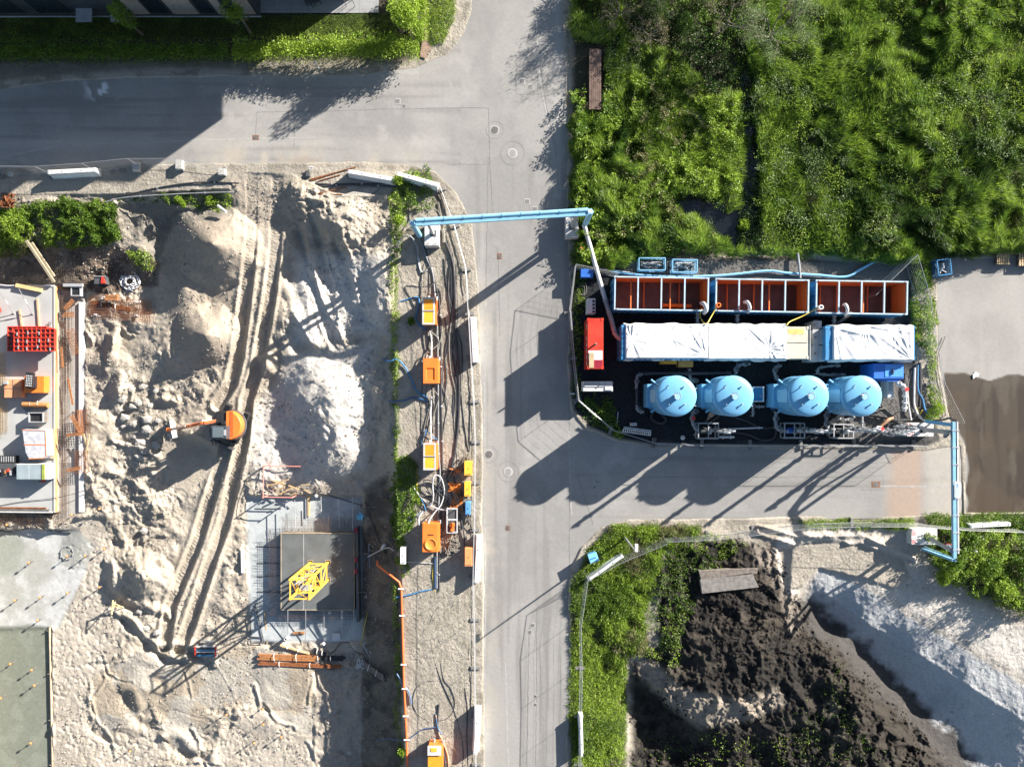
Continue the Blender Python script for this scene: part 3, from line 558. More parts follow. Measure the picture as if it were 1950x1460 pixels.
def veg(name, poly, dens, hmax, L=(.1, .3), W=(.02, .05), pal=(('mid', 1),), fs=.5, up=.6, wind=(0, 0), gap=.38, seed=1, zlo=.35, edge=10, hole=None, label=None, cat=None, kind="stuff", clump=.0, hfun=None, make=True):
    R = np.random.default_rng(seed); pu = [p[0] for p in poly]; pv = [p[1] for p in poly]
    a, b, c, d = max(min(pu), -40)-edge, min(max(pu), 1990)+edge, max(min(pv), -40)-edge, min(max(pv), 1500)+edge
    n = int(dens*(b-a)*(d-c)/S/S); u = R.uniform(a, b, n); v = R.uniform(c, d, n)
    x, y = (u-CU)/S, (CV-v)/S
    e = sdp(poly, u, v)+(fbm(x*1.1, y*1.1, 3, seed+3)-.5)*edge*2.4+(vn(x*4, y*4, seed+2)-.5)*edge*.8
    k = (e > 0)
    if hole is not None:
        for h_ in hole: k &= sdp(h_, u, v)+((fbm(x*1.3, y*1.3, 3, seed+4)-.5)*26 if h_ is not PLAT else 0) < 0
    # canopy height: clumpy
    q = lambda u_, v_: (lambda X, Y: .55*fbm(X*fs, Y*fs, 3, seed+5)+.45*ridge(X*fs*1.7, Y*fs*1.7, 2, seed+7))((u_-CU)/S, (CV-v_)/S)
    cn = q(u, v); fine = fbm(x*fs*5, y*fs*5, 2, seed+9)
    can = ss(gap, gap+.28, cn)*(.55+.45*fine)*(.65+.7*ss(.35, .65, fbm(x*.16, y*.16, 3, seed+19)))
    k &= R.random(n) < .12+1.2*can
    ef = ss(0, 14, e); can = can*(.35+.65*ef)
    u, v, x, y, can, cn, fine = [t[k] for t in (u, v, x, y, can, cn, fine)]; n = len(u)
    h = hmax*can if hfun is None else hfun(u, v, can)
    z = G(u, v)+h*(zlo+(1-zlo)*R.random(n)**.5)
    Bp = np.stack([(u-CU)/S*(CH-z)/CH, (CV-v)/S*(CH-z)/CH, z], 1)
    ang = R.uniform(0, 2*np.pi, n); wn = (vn(x*.35, y*.35, seed+13)-.5)*5
    D = np.stack([np.cos(ang)*(1-up)+wind[0]*np.cos(wn)-wind[1]*np.sin(wn), np.sin(ang)*(1-up)+wind[0]*np.sin(wn)+wind[1]*np.cos(wn), R.uniform(.2, 1, n)*up+.05], 1); D /= np.linalg.norm(D, axis=1, keepdims=True)
    Ls = R.uniform(*L, n); Ws = R.uniform(*W, n)
    t = np.zeros(n, int); pn = fbm(x*.22, y*.22, 4, seed+15)*.75+.25*fbm(x*1.4, y*1.4, 2, seed+17); pr = (pn-.5)*3.2+.5+R.normal(size=n)*.13
    tot = sum(w_ for _, w_ in pal); cum = 0; Cc = np.zeros((n, 3)); pr = np.clip(pr, 0, .999)
    for nm, w_ in pal:
        m = (pr >= cum/tot) & (pr < (cum+w_)/tot); i = R.integers(0, 3, n); Cc[m] = PA[nm][i[m]]; cum += w_
    Cc *= R.uniform(.75, 1.25, n)[:, None]
    Vv, Ff, CC = blades(Bp, D, Ls, Ws, Cc, R)
    if not make: return Vv, Ff, CC
    me = npmesh(name, Vv, Ff, CC); me.materials.append(LM); o = bpy.data.objects.new(name, me); sc.collection.objects.link(o)
    return tagp(o, label, cat, None, kind)
FAST_D = 1.0
MEADOW = [(1086, -60), (2010, -60), (2010, 484), (1790, 486), (1740, 500), (1640, 503), (1560, 482), (1420, 490), (1340, 484), (1230, 488), (1180, 510), (1095, 505), (1086, 420), (1088, 220), (1120, 200), (1150, 90), (1090, 80)]
TRAIL = [(1410, 95), (1426, 95), (1436, 200), (1442, 300), (1440, 380), (1452, 430), (1446, 482), (1420, 484), (1380, 450), (1366, 410), (1405, 392), (1418, 330), (1414, 200)]
PLAT = [(1114, 84), (1150, 84), (1150, 216), (1114, 216)]
SHADY = [(1160, -60), (1425, -60), (1418, 170), (1360, 190), (1290, 110), (1200, 70)]
POND2 = [(1288, 382), (1330, 374), (1362, 388), (1385, 402), (1400, 425), (1430, 440), (1428, 474), (1395, 474), (1362, 440), (1352, 418), (1300, 414)]
mead_pal = (('dark', .9), ('mid', 1.6), ('light', .9), ('pale', .45), ('light', .5), ('straw', .12))
veg("tall_grass", MEADOW, 760, 1.25, (.25, .6), (.022, .042), (('dark', .4), ('mid', 1.5), ('light', 1.6), ('pale', .5), ('light', 1.0), ('mid', .7)), fs=.40, up=.38, wind=(.5, .6), gap=.34, seed=31, hole=[TRAIL, POND2, SHADY, PLAT], edge=10,
    label="tall green meadow grass and weeds filling the overgrown field", cat="grass")
veg("weeds", [(1090, 180), (1280, 110), (1420, 180), (1420, 380), (1300, 380), (1340, 470), (1240, 488), (1180, 508), (1096, 505), (1088, 400)], 560, 1.25, (.07, .19), (.05, .10), (('mid', .7), ('light', 2.6), ('mid', .5), ('straw', .2)), fs=.8, up=.35, gap=.40, seed=51, hole=[TRAIL, POND2, SHADY, PLAT], edge=12,
    label="leafy bright green weeds on the road side of the field", cat="weeds")
veg("leafy_plants", MEADOW, 170, 1.3, (.06, .15), (.035, .07), (('mid', 1.2), ('light', 1.6), ('mid', .6), ('pale', .4)), fs=.55, up=.35, wind=(.2, .25), gap=.40, seed=33, hole=[TRAIL, POND2, SHADY, PLAT], edge=10, label="broad-leaved bright plants rising in clumps through the meadow grass", cat="plants")
veg("undergrowth", [(1150, -60), (1440, -60), (1435, 240), (1400, 250), (1360, 200), (1280, 130), (1190, 85)], 300, .9, (.08, .2), (.05, .11), (('dark', 2), ('mid', .7)), fs=.6, up=.35, gap=.36, seed=71, edge=14, hole=[PLAT],  # dark leaf palette paints in the shade of the tall trees
    label="leafy undergrowth coloured shade-dark below the bare trees at the field's edge", cat="undergrowth")
veg("marsh_plants", [(1400, 90), (1440, 90), (1452, 300), (1462, 420), (1460, 484), (1400, 470), (1408, 300)], 420, .75, (.08, .2), (.03, .07), (('mid', 1.2), ('light', .8), ('dark', 1)), fs=2.2, up=.35, gap=.24, seed=95, edge=8, label="uneven plants leaning over the narrow dark ditch in the field", cat="marsh plants")
veg("marsh_plants", [(1290, 380), (1400, 110), (1470, 110), (1480, 480), (1380, 480)], 110, .35, (.05, .12), (.03, .07), (('mid', 1), ('light', .8), ('dark', 1)), fs=1.6, up=.3, gap=.34, seed=91, edge=10, label="sparse dark leaves floating around the black pond and ditch", cat="marsh plants")
veg("grass", GRASSR, 900, .42, (.12, .3), (.018, .04), (('mid', .9), ('light', 2.2), ('mid', .8), ('straw', .12)), fs=.8, up=.5, gap=.26, seed=111, edge=7, label="thick bright green grass on the corner by the excavated pit", cat="grass")
veg("grass", [(1100, -60), (1100, 60), (1086, 150), (1090, 500), (1086, 500), (1082, 200), (1080, -60)], 150, .3, (.1, .25), (.02, .04), (('mid', 1), ('straw', 1)), fs=1.2, up=.5, gap=.42, seed=121, edge=8, label="patchy grass along the road's east kerb beside the field", cat="grass")
veg("bush_thicket", V5, 520, 1.1, (.07, .17), (.05, .1), (('dark', .8), ('mid', 1.6), ('light', .9)), fs=.7, up=.35, gap=.36, seed=131, edge=10, label="dense green thicket at the right edge below the concrete yard", cat="thicket")
veg("grass", [(1520, 990), (1740, 988), (1740, 1004), (1525, 1004)], 900, .3, (.12, .28), (.02, .04), (('light', 1), ('mid', .6)), fs=1.2, up=.5, gap=.25, seed=141, edge=5, label="narrow green grass strip along the south side of the right road", cat="grass")
veg("grass", [(1762, 978), (1990, 978), (1990, 1010), (1765, 1006)], 800, .4, (.12, .28), (.02, .045), (('light', 1), ('mid', .9)), fs=1.2, up=.5, gap=.28, seed=151, edge=6, label="green grass strip between the brown wet yard and the thicket", cat="grass")
veg("grass", [(1738, 500), (1768, 500), (1782, 640), (1790, 790), (1775, 790), (1760, 660), (1742, 640), (1732, 560)], 600, .5, (.1, .26), (.03, .07), (('light', 1.5), ('mid', .9)), fs=1.0, up=.4, gap=.3, seed=161, edge=8, label="rank green weeds between the plant enclosure and the concrete yard", cat="weeds")
veg("grass", [(1088, 505), (1112, 505), (1115, 560), (1110, 620), (1106, 700), (1100, 770), (1090, 770), (1090, 640)], 420, .35, (.1, .22), (.03, .06), (('mid', 1), ('light', 1)), fs=1.2, up=.45, gap=.36, seed=171, edge=8, label="weeds along the inside of the enclosure's west fence", cat="weeds")
veg("weeds", [(1102, 765), (1130, 752), (1168, 762), (1178, 800), (1182, 832), (1120, 805)], 500, .5, (.08, .2), (.04, .08), (('mid', 1), ('light', 1.2), ('straw', .3)), fs=1.0, up=.4, gap=.34, seed=181, edge=8, label="green weeds in the rounded corner of the plant enclosure", cat="weeds")
veg("bank_plants", LB, 900, .55, (.1, .26), (.03, .07), (('mid', 1), ('light', 1.8), ('mid', .5), ('straw', .1)), fs=.9, up=.4, wind=(.2, .1), gap=.33, seed=191, edge=9, label="bright green plants covering the bank left of the sand heaps", cat="bank plants")
veg("bank_plants", [(220, 372), (440, 368), (444, 400), (400, 402), (340, 385), (225, 390)], 500, .4, (.08, .2), (.04, .07), (('mid', 1), ('light', 1.2)), fs=1.6, up=.4, gap=.42, seed=201, edge=7, label="broken line of green plants on top of the cut bank", cat="bank plants")
veg("bank_plants", [(240, 478), (275, 480), (300, 498), (290, 520), (262, 505)], 500, .4, (.08, .2), (.04, .07), (('mid', 1), ('light', 1)), fs=1.5, up=.4, gap=.34, seed=211, edge=6, label="small green patch of plants above the coiled pale hose", cat="bank plants")
veg("verge_weeds", [(738, 372), (775, 330), (812, 318), (832, 345), (820, 400), (795, 400), (772, 400), (764, 500), (748, 500), (742, 420)], 420, .45, (.08, .2), (.04, .08), (('mid', 1.2), ('light', 1.2)), fs=.9, up=.4, gap=.40, seed=221, edge=8, label="green weeds on the corner verge near the white barriers", cat="weeds")
veg("verge_weeds", [(742, 500), (758, 500), (758, 640), (760, 860), (770, 930), (752, 930), (746, 700)], 520, .35, (.07, .18), (.03, .07), (('mid', 1), ('light', 1.3)), fs=1.2, up=.4, gap=.34, seed=231, edge=6, label="thin line of green weeds along the lip of the excavation", cat="weeds")
veg("verge_weeds", [(752, 860), (795, 880), (800, 960), (780, 1010), (772, 1050), (790, 1090), (768, 1095), (745, 1010), (748, 930)], 700, .5, (.08, .22), (.04, .08), (('mid', .8), ('light', 1.8)), fs=.8, up=.4, gap=.32, seed=241, edge=10, label="lush green weeds left of the orange pumps on the verge", cat="weeds")
veg("verge_weeds", [(745, 1100), (756, 1100), (764, 1240), (768, 1380), (772, 1480), (756, 1480), (750, 1300)], 420, .3, (.07, .18), (.03, .06), (('mid', 1), ('light', 1)), fs=1.2, up=.4, gap=.42, seed=251, edge=6, label="broken row of weeds left of the orange pipe", cat="weeds")
veg("verge_weeds", [(780, 330), (900, 440), (915, 700), (918, 1480), (800, 1480), (780, 1100), (850, 900), (800, 500)], 26, .12, (.05, .14), (.02, .05), (('pale', 1), ('mid', 1), ('straw', 1)), fs=.8, up=.5, gap=.42, seed=261, edge=8, label="scattered tufts of dry grass on the sandy verge", cat="weeds")
veg("lawn", [(-40, 32), (560, 30), (722, 26), (760, 30), (755, 66), (600, 72), (-40, 80)], 1500, .10, (.04, .10), (.012, .025), (('mid', 1), ('light', 1.2), ('mid', .5)), fs=.9, up=.5, gap=.05, seed=271, edge=2, label="mown green lawn between the building and the hedge", cat="lawn")
veg("grass", [(812, -40), (872, -40), (866, 40), (845, 80), (820, 86)], 1000, .28, (.1, .2), (.02, .035), (('mid', 1.5), ('light', 1)), fs=1.0, up=.5, gap=.2, seed=281, edge=5, label="green grass wedge between the hedge and the road bend", cat="grass")
veg("flower_bed", [(575, 66), (760, 64), (780, 90), (560, 92)], 500, .6, (.07, .16), (.04, .08), (('mid', 1), ('light', 1), ('pale', .8)), fs=1.2, up=.35, gap=.36, seed=291, edge=6, label="mixed shrubs and pale flowers between lawn and hedge", cat="flower bed")
veg("pit_weeds", [(1200, 1380), (1480, 1400), (1600, 1250), (1640, 1400), (1780, 1480), (1200, 1480)], 60, .25, (.06, .16), (.03, .06), (('mid', 1), ('light', .7)), fs=.9, up=.45, gap=.48, seed=301, edge=8, label="scattered weeds growing on the dark soil of the pit", cat="weeds")
veg("pit_weeds", [(1210, 1020), (1310, 1010), (1420, 1035), (1330, 1120), (1290, 1270), (1215, 1250)], 220, .25, (.06, .16), (.03, .07), (('mid', 1), ('light', 1)), fs=.9, up=.45, gap=.40, seed=311, edge=14, label="green weeds thinning out onto the dark soil heap", cat="weeds")
# ---- hedges and trees ----
def shrub_mesh(cx, cy, z0, R_, Hh, n, pal, L=(.07, .16), W=(.05, .09), seed=1, flat=.0, lob=4):
    R = np.random.default_rng(seed); ds = []
    lobes = [(R.uniform(-.5, .5)*R_, R.uniform(-.5, .5)*R_, R.uniform(.45, .85)*Hh, R.uniform(.35, .62)*R_) for _ in range(lob)]+[(0, 0, .55*Hh, .7*R_)]
    per = n//len(lobes); P_ = []
    for lx, ly, lz, lr in lobes:
        d = R.normal(size=(per, 3)); d /= np.linalg.norm(d, axis=1, keepdims=True); rr = lr*R.uniform(.55, 1.08, per)**.5
        p = d*rr[:, None]*np.array([1, 1, max(.8, Hh*.4/lr*.8)]); p += np.array([lx, ly, lz]); P_.append(p)
    p = np.concatenate(P_); p[:, 2] = np.clip(p[:, 2], .05, None)
    cl = fbm(p[:, 0]*2.2+seed, p[:, 1]*2.2+p[:, 2]*1.7, 2, seed); keep = cl > .36; p = p[keep]; m = len(p)
    D = R.normal(size=(m, 3))*.8+p/np.linalg.norm(p, axis=1, keepdims=True)*.6+np.array([0, 0, .25]); D /= np.linalg.norm(D, axis=1, keepdims=True)
    C_ = PA[pal][R.integers(0, len(PA[pal]), m)]*R.uniform(.7, 1.3, m)[:, None]*(.85+.3*fbm(p[:, 0]*1.1, p[:, 1]*1.1, 2, seed+2))[:, None]
    return blades(p+np.array([cx, cy, z0]), D, R.uniform(*L, m), R.uniform(*W, m), C_, R)
BARK = mat("bark", (.13, .11, .09), .9, var=.3, scale=6)
def limbs(mb, p, d, L_, r, lev, R, spread=.6, ends=None, n=3, grav=0.0):
    q = [p]; dd = d.copy()
    for i in range(3):
        dd = (dd+Vector((R.normal()*.14, R.normal()*.14, R.normal()*.10-grav))).normalized(); q.append(q[-1]+dd*L_/3)
    mb.tube(q, r, 6 if r > .03 else 3, caps=False, rr=[r, r*.88, r*.75, r*.6])
    if ends is not None: ends.append(q[-1])
    if lev <= 0: return
    for k in range(n):
        t = R.uniform(.35, 1.0); j = q[0].lerp(q[-1], t) if t < .95 else q[-1]
        a = Vector((R.normal(), R.normal(), R.normal()*.5)).normalized(); nd = (dd+a*spread).normalized()
        limbs(mb, j, nd, L_*R.uniform(.55, .8), r*.55, lev-1, R, spread, ends, n, grav)
def tree(name, u, v, h, Rc, pal, nleaf, label, cat="tree", seed=1, stems=1, group=None, L=(.08, .18), W=(.05, .1), bare=False, lev=3, z=None, nb=3, lob=6):
    z0 = Gf(u, v) if z is None else z; x, y, _ = P(u, v, z0); R = np.random.default_rng(seed)
    t = thing(name, label, cat, (x, y, z0), group); mb = MB(); ends = []
    for s_ in range(stems):
        o = Vector((x, y, z0))+(Vector((R.uniform(-.35, .35), R.uniform(-.3, .3), 0)) if stems > 1 else Vector((0, 0, 0)))
        top = Vector((o.x+R.normal()*.15, o.y+R.normal()*.15, z0+h*(.35 if bare else .6))); mb.tube([o-Vector((0, 0, .1)), o.lerp(top, .5)+Vector((R.normal()*.04, R.normal()*.04, 0)), top], .1, 8, rr=[.035*h*.6+.03, .022*h*.6+.025, .015*h*.6+.02])
        for k in range(5 if bare else 4):
            a = 2*math.pi*(k+R.uniform(-.3, .3))/5; dv = Vector((math.cos(a)*.8, math.sin(a)*.8, R.uniform(.35, 1.0))).normalized()
            limbs(mb, top.lerp(o, R.uniform(0, .3)), dv, (Rc*.62 if bare else Rc*.5), .05 if bare else .04, lev, R, .6, ends, nb)
    mb.build("trunk", BARK, t)
    if bare:
        E = np.array([list(e) for e in ends]); m = nleaf; i = R.integers(0, len(E), m); p = E[i]+R.normal(size=(m, 3))*.16
        D = R.normal(size=(m, 3)); D[:, 2] = np.abs(D[:, 2]); D /= np.linalg.norm(D, axis=1, keepdims=True)
        Vv, Ff, CC = blades(p, D, R.uniform(*L, m), R.uniform(*W, m), PA[pal][R.integers(0, 3, m)]*R.uniform(.7, 1.2, m)[:, None], R)
    else: Vv, Ff, CC = shrub_mesh(x, y, z0+h*.30, Rc, h*.72, nleaf, pal, L, W, seed, lob=lob)
    me = npmesh("crown", Vv-np.array([x, y, z0]), Ff, CC); me.materials.append(LM); c = bpy.data.objects.new("crown", me); sc.collection.objects.link(c); c.parent = t
    return t
tree("garden_tree", 777, 66, 4.3, 1.25, 'light', 5200, "bright green three-stemmed garden tree beside the hedge corner", seed=401, stems=3, lob=7)
tree("garden_tree", 272, 66, 4.2, .85, 'mid', 2000, "small shaded garden tree left of the other two by the dark building", seed=402, group="shaded garden trees")
tree("garden_tree", 477, 64, 4.0, .85, 'mid', 2000, "small shaded garden tree nearest the grey terrace", seed=403, group="shaded garden trees")
for i, (u, v, h, r, nl, lb, pl) in enumerate([
    (1455, 85, 5.2, 3.0, 9000, "large grey-green thin-leaved tree at the field's top edge", 'pale'),
    (1372, 66, 4.6, 1.9, 1200, "bare spreading tree with pale twigs left of the grey-green one", 'straw'),
    (1165, 40, 2.6, 1.2, 700, "low bare bush nearest the road at the top of the field", 'straw'),
    (1200, -35, 5.6, 2.1, 5000, "leafy tree at the top edge casting shade on the road", 'dark'),
    (1330, -50, 6.8, 2.6, 6500, "tall dark leafy tree just past the top edge above the ditch", 'dark'),
    (1250, 15, 4.4, 1.7, 3500, "dark leafy tree near the top edge, left of the ditch", 'dark'),
    (1285, -20, 5.4, 2.0, 2600, "half bare tree right of the leafy one at the top edge", 'dark'),
    (1230, 75, 3.4, 1.3, 900, "bare twiggy shrub behind the brown timber trough", 'straw')]):
    tree("field_tree", u, v, h, r, pl, nl, lb, seed=420+i, bare=True, lev=4, nb=3, L=(.05, .12), W=(.03, .06))
for i, (u, v, h, r, pl, nl, lb) in enumerate([
    (1298, 62, 1.9, .9, 'dark', 1800, "dark bush below the bare trees left of the ditch"),
    (1345, 8, 2.2, 1.0, 'dark', 1800, "dark green bush at the top edge between two trees"),
    (1250, 22, 2.0, .9, 'mid', 1800, "mid green bush under the half bare tree"),
    (1408, 430, .9, .55, 'light', 1200, "bright small bush growing at the black pond's shore"),
    (1770, 786, 1.0, .62, 'light', 1600, "bright round bush where the hoses leave the enclosure"),
    (1160, 508, 1.0, .42, 'light', 900, "bright shrub between the blue box and first open tank"),
    (760, 425, 1.2, .62, 'light', 1500, "bright round bush beside the pipe bridge's left end"),
    (760, 345, .9, .45, 'light', 900, "small bright bush above the pipe on the corner verge"),
    (785, 610, .6, .35, 'mid', 500, "small green bush right of the weed line on the verge"),
    (348, 388, .8, .45, 'light', 900, "small bright bush in the middle of the cut bank"),
    (405, 384, .8, .4, 'light', 800, "small bright bush at the ramp end of the cut bank"),
    (1935, 1150, 1.6, 1.0, 'mid', 1600, "large green bush at the lower right end of the thicket"),
    (1812, 1062, 1.4, .9, 'mid', 1500, "green bush just right of the second pipe bridge foot"),
    (1790, 1098, 1.0, .7, 'light', 1300, "bright bush at the lower left end of the thicket"),
    (1872, 1075, 1.5, 1.0, 'mid', 1600, "dense green bush in the middle of the thicket"),
    (1900, 1120, 1.6, 1.0, 'light', 1600, "bright dense bush low in the thicket"),
    (1935, 1070, 1.5, 1.0, 'mid', 1600, "dense bush at the right edge of the thicket"),
    (767, 1425, .7, .35, 'light', 700, "bright bush left of the orange pipe's lower end")]):
    z0 = Gf(u, v); x, y, _ = P(u, v, z0)
    Vv, Ff, CC = shrub_mesh(x, y, z0, r, h, nl, pl, (.07, .16), (.04, .09), 500+i)
    me = npmesh("bush", Vv-np.array([x, y, z0]), Ff, CC); me.materials.append(LM); o = bpy.data.objects.new("bush", me); sc.collection.objects.link(o); o.location = (x, y, z0)
    tagp(o, lb, "bush")
z0 = Gf(1655, 440); x, y, _ = P(1655, 440, z0); PA['white'] = np.array([(.45, .50, .28), (.14, .21, .03), (.18, .27, .04), (.12, .2, .03), (.2, .28, .05)])
Vv, Ff, CC = shrub_mesh(x, y, z0, 1.35, 1.7, 4200, 'white', (.06, .13), (.05, .09), 540); me = npmesh("flowering_bush", Vv-np.array([x, y, z0]), Ff, CC); me.materials.append(LM)
o = bpy.data.objects.new("flowering_bush", me); sc.collection.objects.link(o); o.location = (x, y, z0); tagp(o, "white-flowering bush in the field above the enclosure's fence", "flowering bush")
def hedge(name, pts, wpx, h, n, pal, seed, label):
    R = np.random.default_rng(seed); L_ = [math.hypot(b[0]-a[0], b[1]-a[1]) for a, b in zip(pts[:-1], pts[1:])]; tot = sum(L_)
    s_ = R.uniform(0, tot, n); u = np.zeros(n); v = np.zeros(n); acc = 0
    for (a, b), l in zip(zip(pts[:-1], pts[1:]), L_):
        m = (s_ >= acc) & (s_ < acc+l+1e-6); t = (s_[m]-acc)/l; o_ = R.normal(size=m.sum())*wpx*.33; dx, dy = (b[0]-a[0])/l, (b[1]-a[1])/l
        u[m] = a[0]+(b[0]-a[0])*t-dy*o_; v[m] = a[1]+(b[1]-a[1])*t+dx*o_; acc += l
    x, y = (u-CU)/S, (CV-v)/S; top = h*(.72+.5*fbm(x*.9, y*.9, 3, seed)); z = top*R.uniform(.25, 1, n)**.6
    D = R.normal(size=(n, 3)); D[:, 2] = np.abs(D[:, 2]); D /= np.linalg.norm(D, axis=1, keepdims=True)
    C_ = PA[pal][R.integers(0, 3, n)]*R.uniform(.7, 1.3, n)[:, None]
    Vv, Ff, CC = blades(np.stack([x, y, z], 1), D, R.uniform(.08, .17, n), R.uniform(.05, .09, n), C_, R)
    c0 = np.array([x.mean(), y.mean(), 0]); me = npmesh("foliage", Vv-c0, Ff, CC); me.materials.append(LM); t = thing(name, label, "hedge", tuple(c0)); o = bpy.data.objects.new("foliage", me); sc.collection.objects.link(o); o.parent = t
    for k in range(int(tot/60)):
        mb = MB()
        s1 = k*60+8; acc = 0
        for (a, b), l in zip(zip(pts[:-1], pts[1:]), L_):
            if s1 < acc+l:
                q = (s1-acc)/l; x1, y1, _ = P(a[0]+(b[0]-a[0])*q, a[1]+(b[1]-a[1])*q); mb.tube([(x1, y1, -.05), (x1+R.normal()*.1, y1+R.normal()*.1, h*.75)], .025, 5, rr=[.03, .012]); break
            acc += l
        mb.build("stem", BARK, t)
hedge("hedge", [(-40, 112), (100, 113), (300, 112), (450, 112)], 26, 1.7, 16000, 'mid', 601, "long shaded green hedge along the left road below the building")  # duller leaf palette puts the building's shade into this part of the hedge
hedge("hedge", [(455, 111), (600, 108), (700, 106), (802, 104)], 30, 1.8, 16000, 'light', 602, "sunlit bright green hedge along the upper road verge")  # brighter leaf palette puts the sunlight into this part of the hedge
hedge("hedge", [(803, -40), (804, 40), (803, 92)], 22, 1.8, 7000, 'light', 603, "short bright hedge running north beside the reddish path")
# ---------------- materials used by the things ----------------
CONC = paint("concrete", (.34, .335, .32), .85, .35); CONCW = paint("pale_concrete", (.50, .48, .455), .8, .3); GALV = mat("galvanised_steel", (.42, .43, .44), .45, .6, var=.1)
WHITE = paint("white_paint", (.68, .68, .67), .45, .35); LBLUE = paint("light_blue_paint", (.20, .42, .58), .38, .22); BLUE = paint("blue_paint", (.035, .20, .40), .45, .35)
TBLUE = mat("tank_blue_paint", (.125, .34, .54), .3, 0, var=.05, scale=1.2, spec=.5, dirt=(.14, .24, .32), dirtamt=.55); SKYB = paint("sky_blue_paint", (.17, .36, .50), .4, .2); RBLUE = mat("royal_blue_plastic", (.03, .12, .42), .4, var=.1)
BROWNO = paint("orange_lining", (.55, .155, .04), .5, .3); DBLK = mat("black_rubber", (.018, .018, .02), .55, var=.2); DGREY = paint("dark_grey_paint", (.06, .065, .07), .5, .3)
RED = mat("red_paint", (.48, .035, .02), .35, var=.1, scale=1.5, dirt=(.35, .12, .08), dirtamt=.3); DRED = mat("dark_red_paint", (.22, .015, .03), .4, var=.08); ORG = paint("orange_plastic", (.70, .17, .025), .4, .2)
YORG = paint("amber_panel", (.78, .36, .03), .4, .12); YEL = paint("crane_yellow", (.78, .44, .06), .4, .15); GREY = paint("grey_paint", (.30, .31, .32), .5, .3); LGREY = paint("light_grey_paint", (.45, .46, .46), .5, .3)
TARP = mat("white_tarpaulin", (.64, .64, .645), .55, var=.04, scale=1.3, bump=.2, bscale=7, spec=.3, trans=.12); WOOD = mat("timber", (.42, .30, .17), .8, var=.25, scale=4); OWOOD = mat("weathered_timber", (.135, .115, .10), .9, var=.35, scale=5)
RUST = mat("rusty_steel", (.21, .075, .028), .8, .2, var=.4, scale=6, bump=.2); RUSTL = mat("bright_rust", (.30, .13, .05), .8, .1, var=.35, scale=6); PIPE = mat("grey_pipe", (.24, .25, .26), .45, .15, var=.18, scale=4, dirt=(.12, .11, .10), dirtamt=.4)
HOSEG = mat("grey_hose", (.16, .15, .13), .6, var=.15); HOSEP = mat("pale_hose", (.46, .46, .47), .5, var=.08); HOSEB = mat("blue_hose", (.04, .17, .36), .5, var=.1); HOSED = mat("dark_hose", (.035, .035, .04), .55, var=.2); BEIGE = paint("beige_paint", (.42, .40, .33), .6, .3)
YHOSE = mat("yellow_hose", (.55, .42, .06), .5, var=.1); REDP = mat("red_mark", (.55, .03, .03), .5, var=.05); BLKP = mat("black_mark", (.015, .015, .018), .6, var=.05); BRICK = mat("pale_brick", (.30, .26, .23), .9, var=.2, scale=8); GLASS = mat("dark_window_glass", (.02, .03, .04), .08, 0, var=0, spec=.8)
SLATE = paint("dark_facade", (.035, .045, .055), .6, .2); REBAR = mat("rebar_steel", (.10, .06, .04), .8, .3, var=.3); TAN = mat("tan_board", (.38, .28, .17), .8, var=.2); ORP = mat("orange_drain_pipe", (.62, .13, .035), .45, var=.08); PLAS = mat("shrink_film", (.40, .40, .43), .2, var=.25, scale=3, bump=.6, bscale=5, spec=.6)
WATER = mat("black_water", (.008, .010, .012), .06, var=0, spec=.5, bump=.05, bscale=3)
# ---------------- road fittings ----------------
SEAM = mat("road_seam", (.15, .147, .14), .9, var=.25); SEAML = mat("pale_road_seam", (.285, .278, .265), .9, var=.15)
def strip(pts, wpx, z, m, name="road_seam", jag=1.2, par=None):
    q = [];
    for a, b in zip(pts[:-1], pts[1:]):
        n = max(2, int(math.hypot(b[0]-a[0], b[1]-a[1])/9))
        for i in range(n): t = i/n; q.append((a[0]+(b[0]-a[0])*t, a[1]+(b[1]-a[1])*t))
    q.append(pts[-1]); q = [(x+(random.random()-.5)*jag, y+(random.random()-.5)*jag) for x, y in q]; vs = []; fs = []
    for i, (x, y) in enumerate(q):
        a = q[max(i-1, 0)]; b = q[min(i+1, len(q)-1)]; dx, dy = b[0]-a[0], b[1]-a[1]; l = math.hypot(dx, dy)+1e-9; w_ = wpx*(.6+.8*random.random())/2
        vs += [P(x-dy/l*w_, y+dx/l*w_, z), P(x+dy/l*w_, y-dx/l*w_, z)]
        if i: k = 2*i; fs.append((k-2, k-1, k+1, k))
    mb = MB(); mb.add(vs, fs); o = mb.build(name, m, parent=par)
    return o
for pts in ([(488, 214), (600, 212), (750, 208), (895, 205)], [(895, 205), (930, 206), (933, 320), (940, 420)], [(488, 214), (487, 258)], [(1030, 130), (1040, 200), (1060, 290), (1063, 370)], [(850, 313), (925, 313)], [(930, 300), (925, 560)],
            [(1083, 700), (1085, 900), (1084, 1080)], [(1190, 908), (1480, 908), (1660, 909)], [(1008, 1190), (1006, 1300), (1003, 1460)], [(1021, 1160), (1022, 1300), (1020, 1470)], [(948, 470), (952, 640)], [(1100, 905), (1130, 1000)], [(560, 214), (560, 280)], [(983, 135), (1023, 135), (1025, 180), (983, 180), (983, 135)], [(1640, 905), (1682, 905), (1682, 932), (1640, 932)]):
    strip(pts, .9, .004, SEAM, par=road)
for pts in ([(1018, 0), (1022, 60), (1028, 150), (1045, 240), (1058, 330)], [(925, 560), (922, 800), (924, 1100), (922, 1460)], [(0, 300), (120, 276), (300, 270), (480, 264), (600, 262)], [(1083, 820), (1088, 980)], [(963, 1260), (968, 1460)], [(1660, 925), (1810, 926)], [(1845, 925), (1945, 928)]):
    strip(pts, 2.6, .0045, SEAML, "worn_road_line", 1.0, par=road)
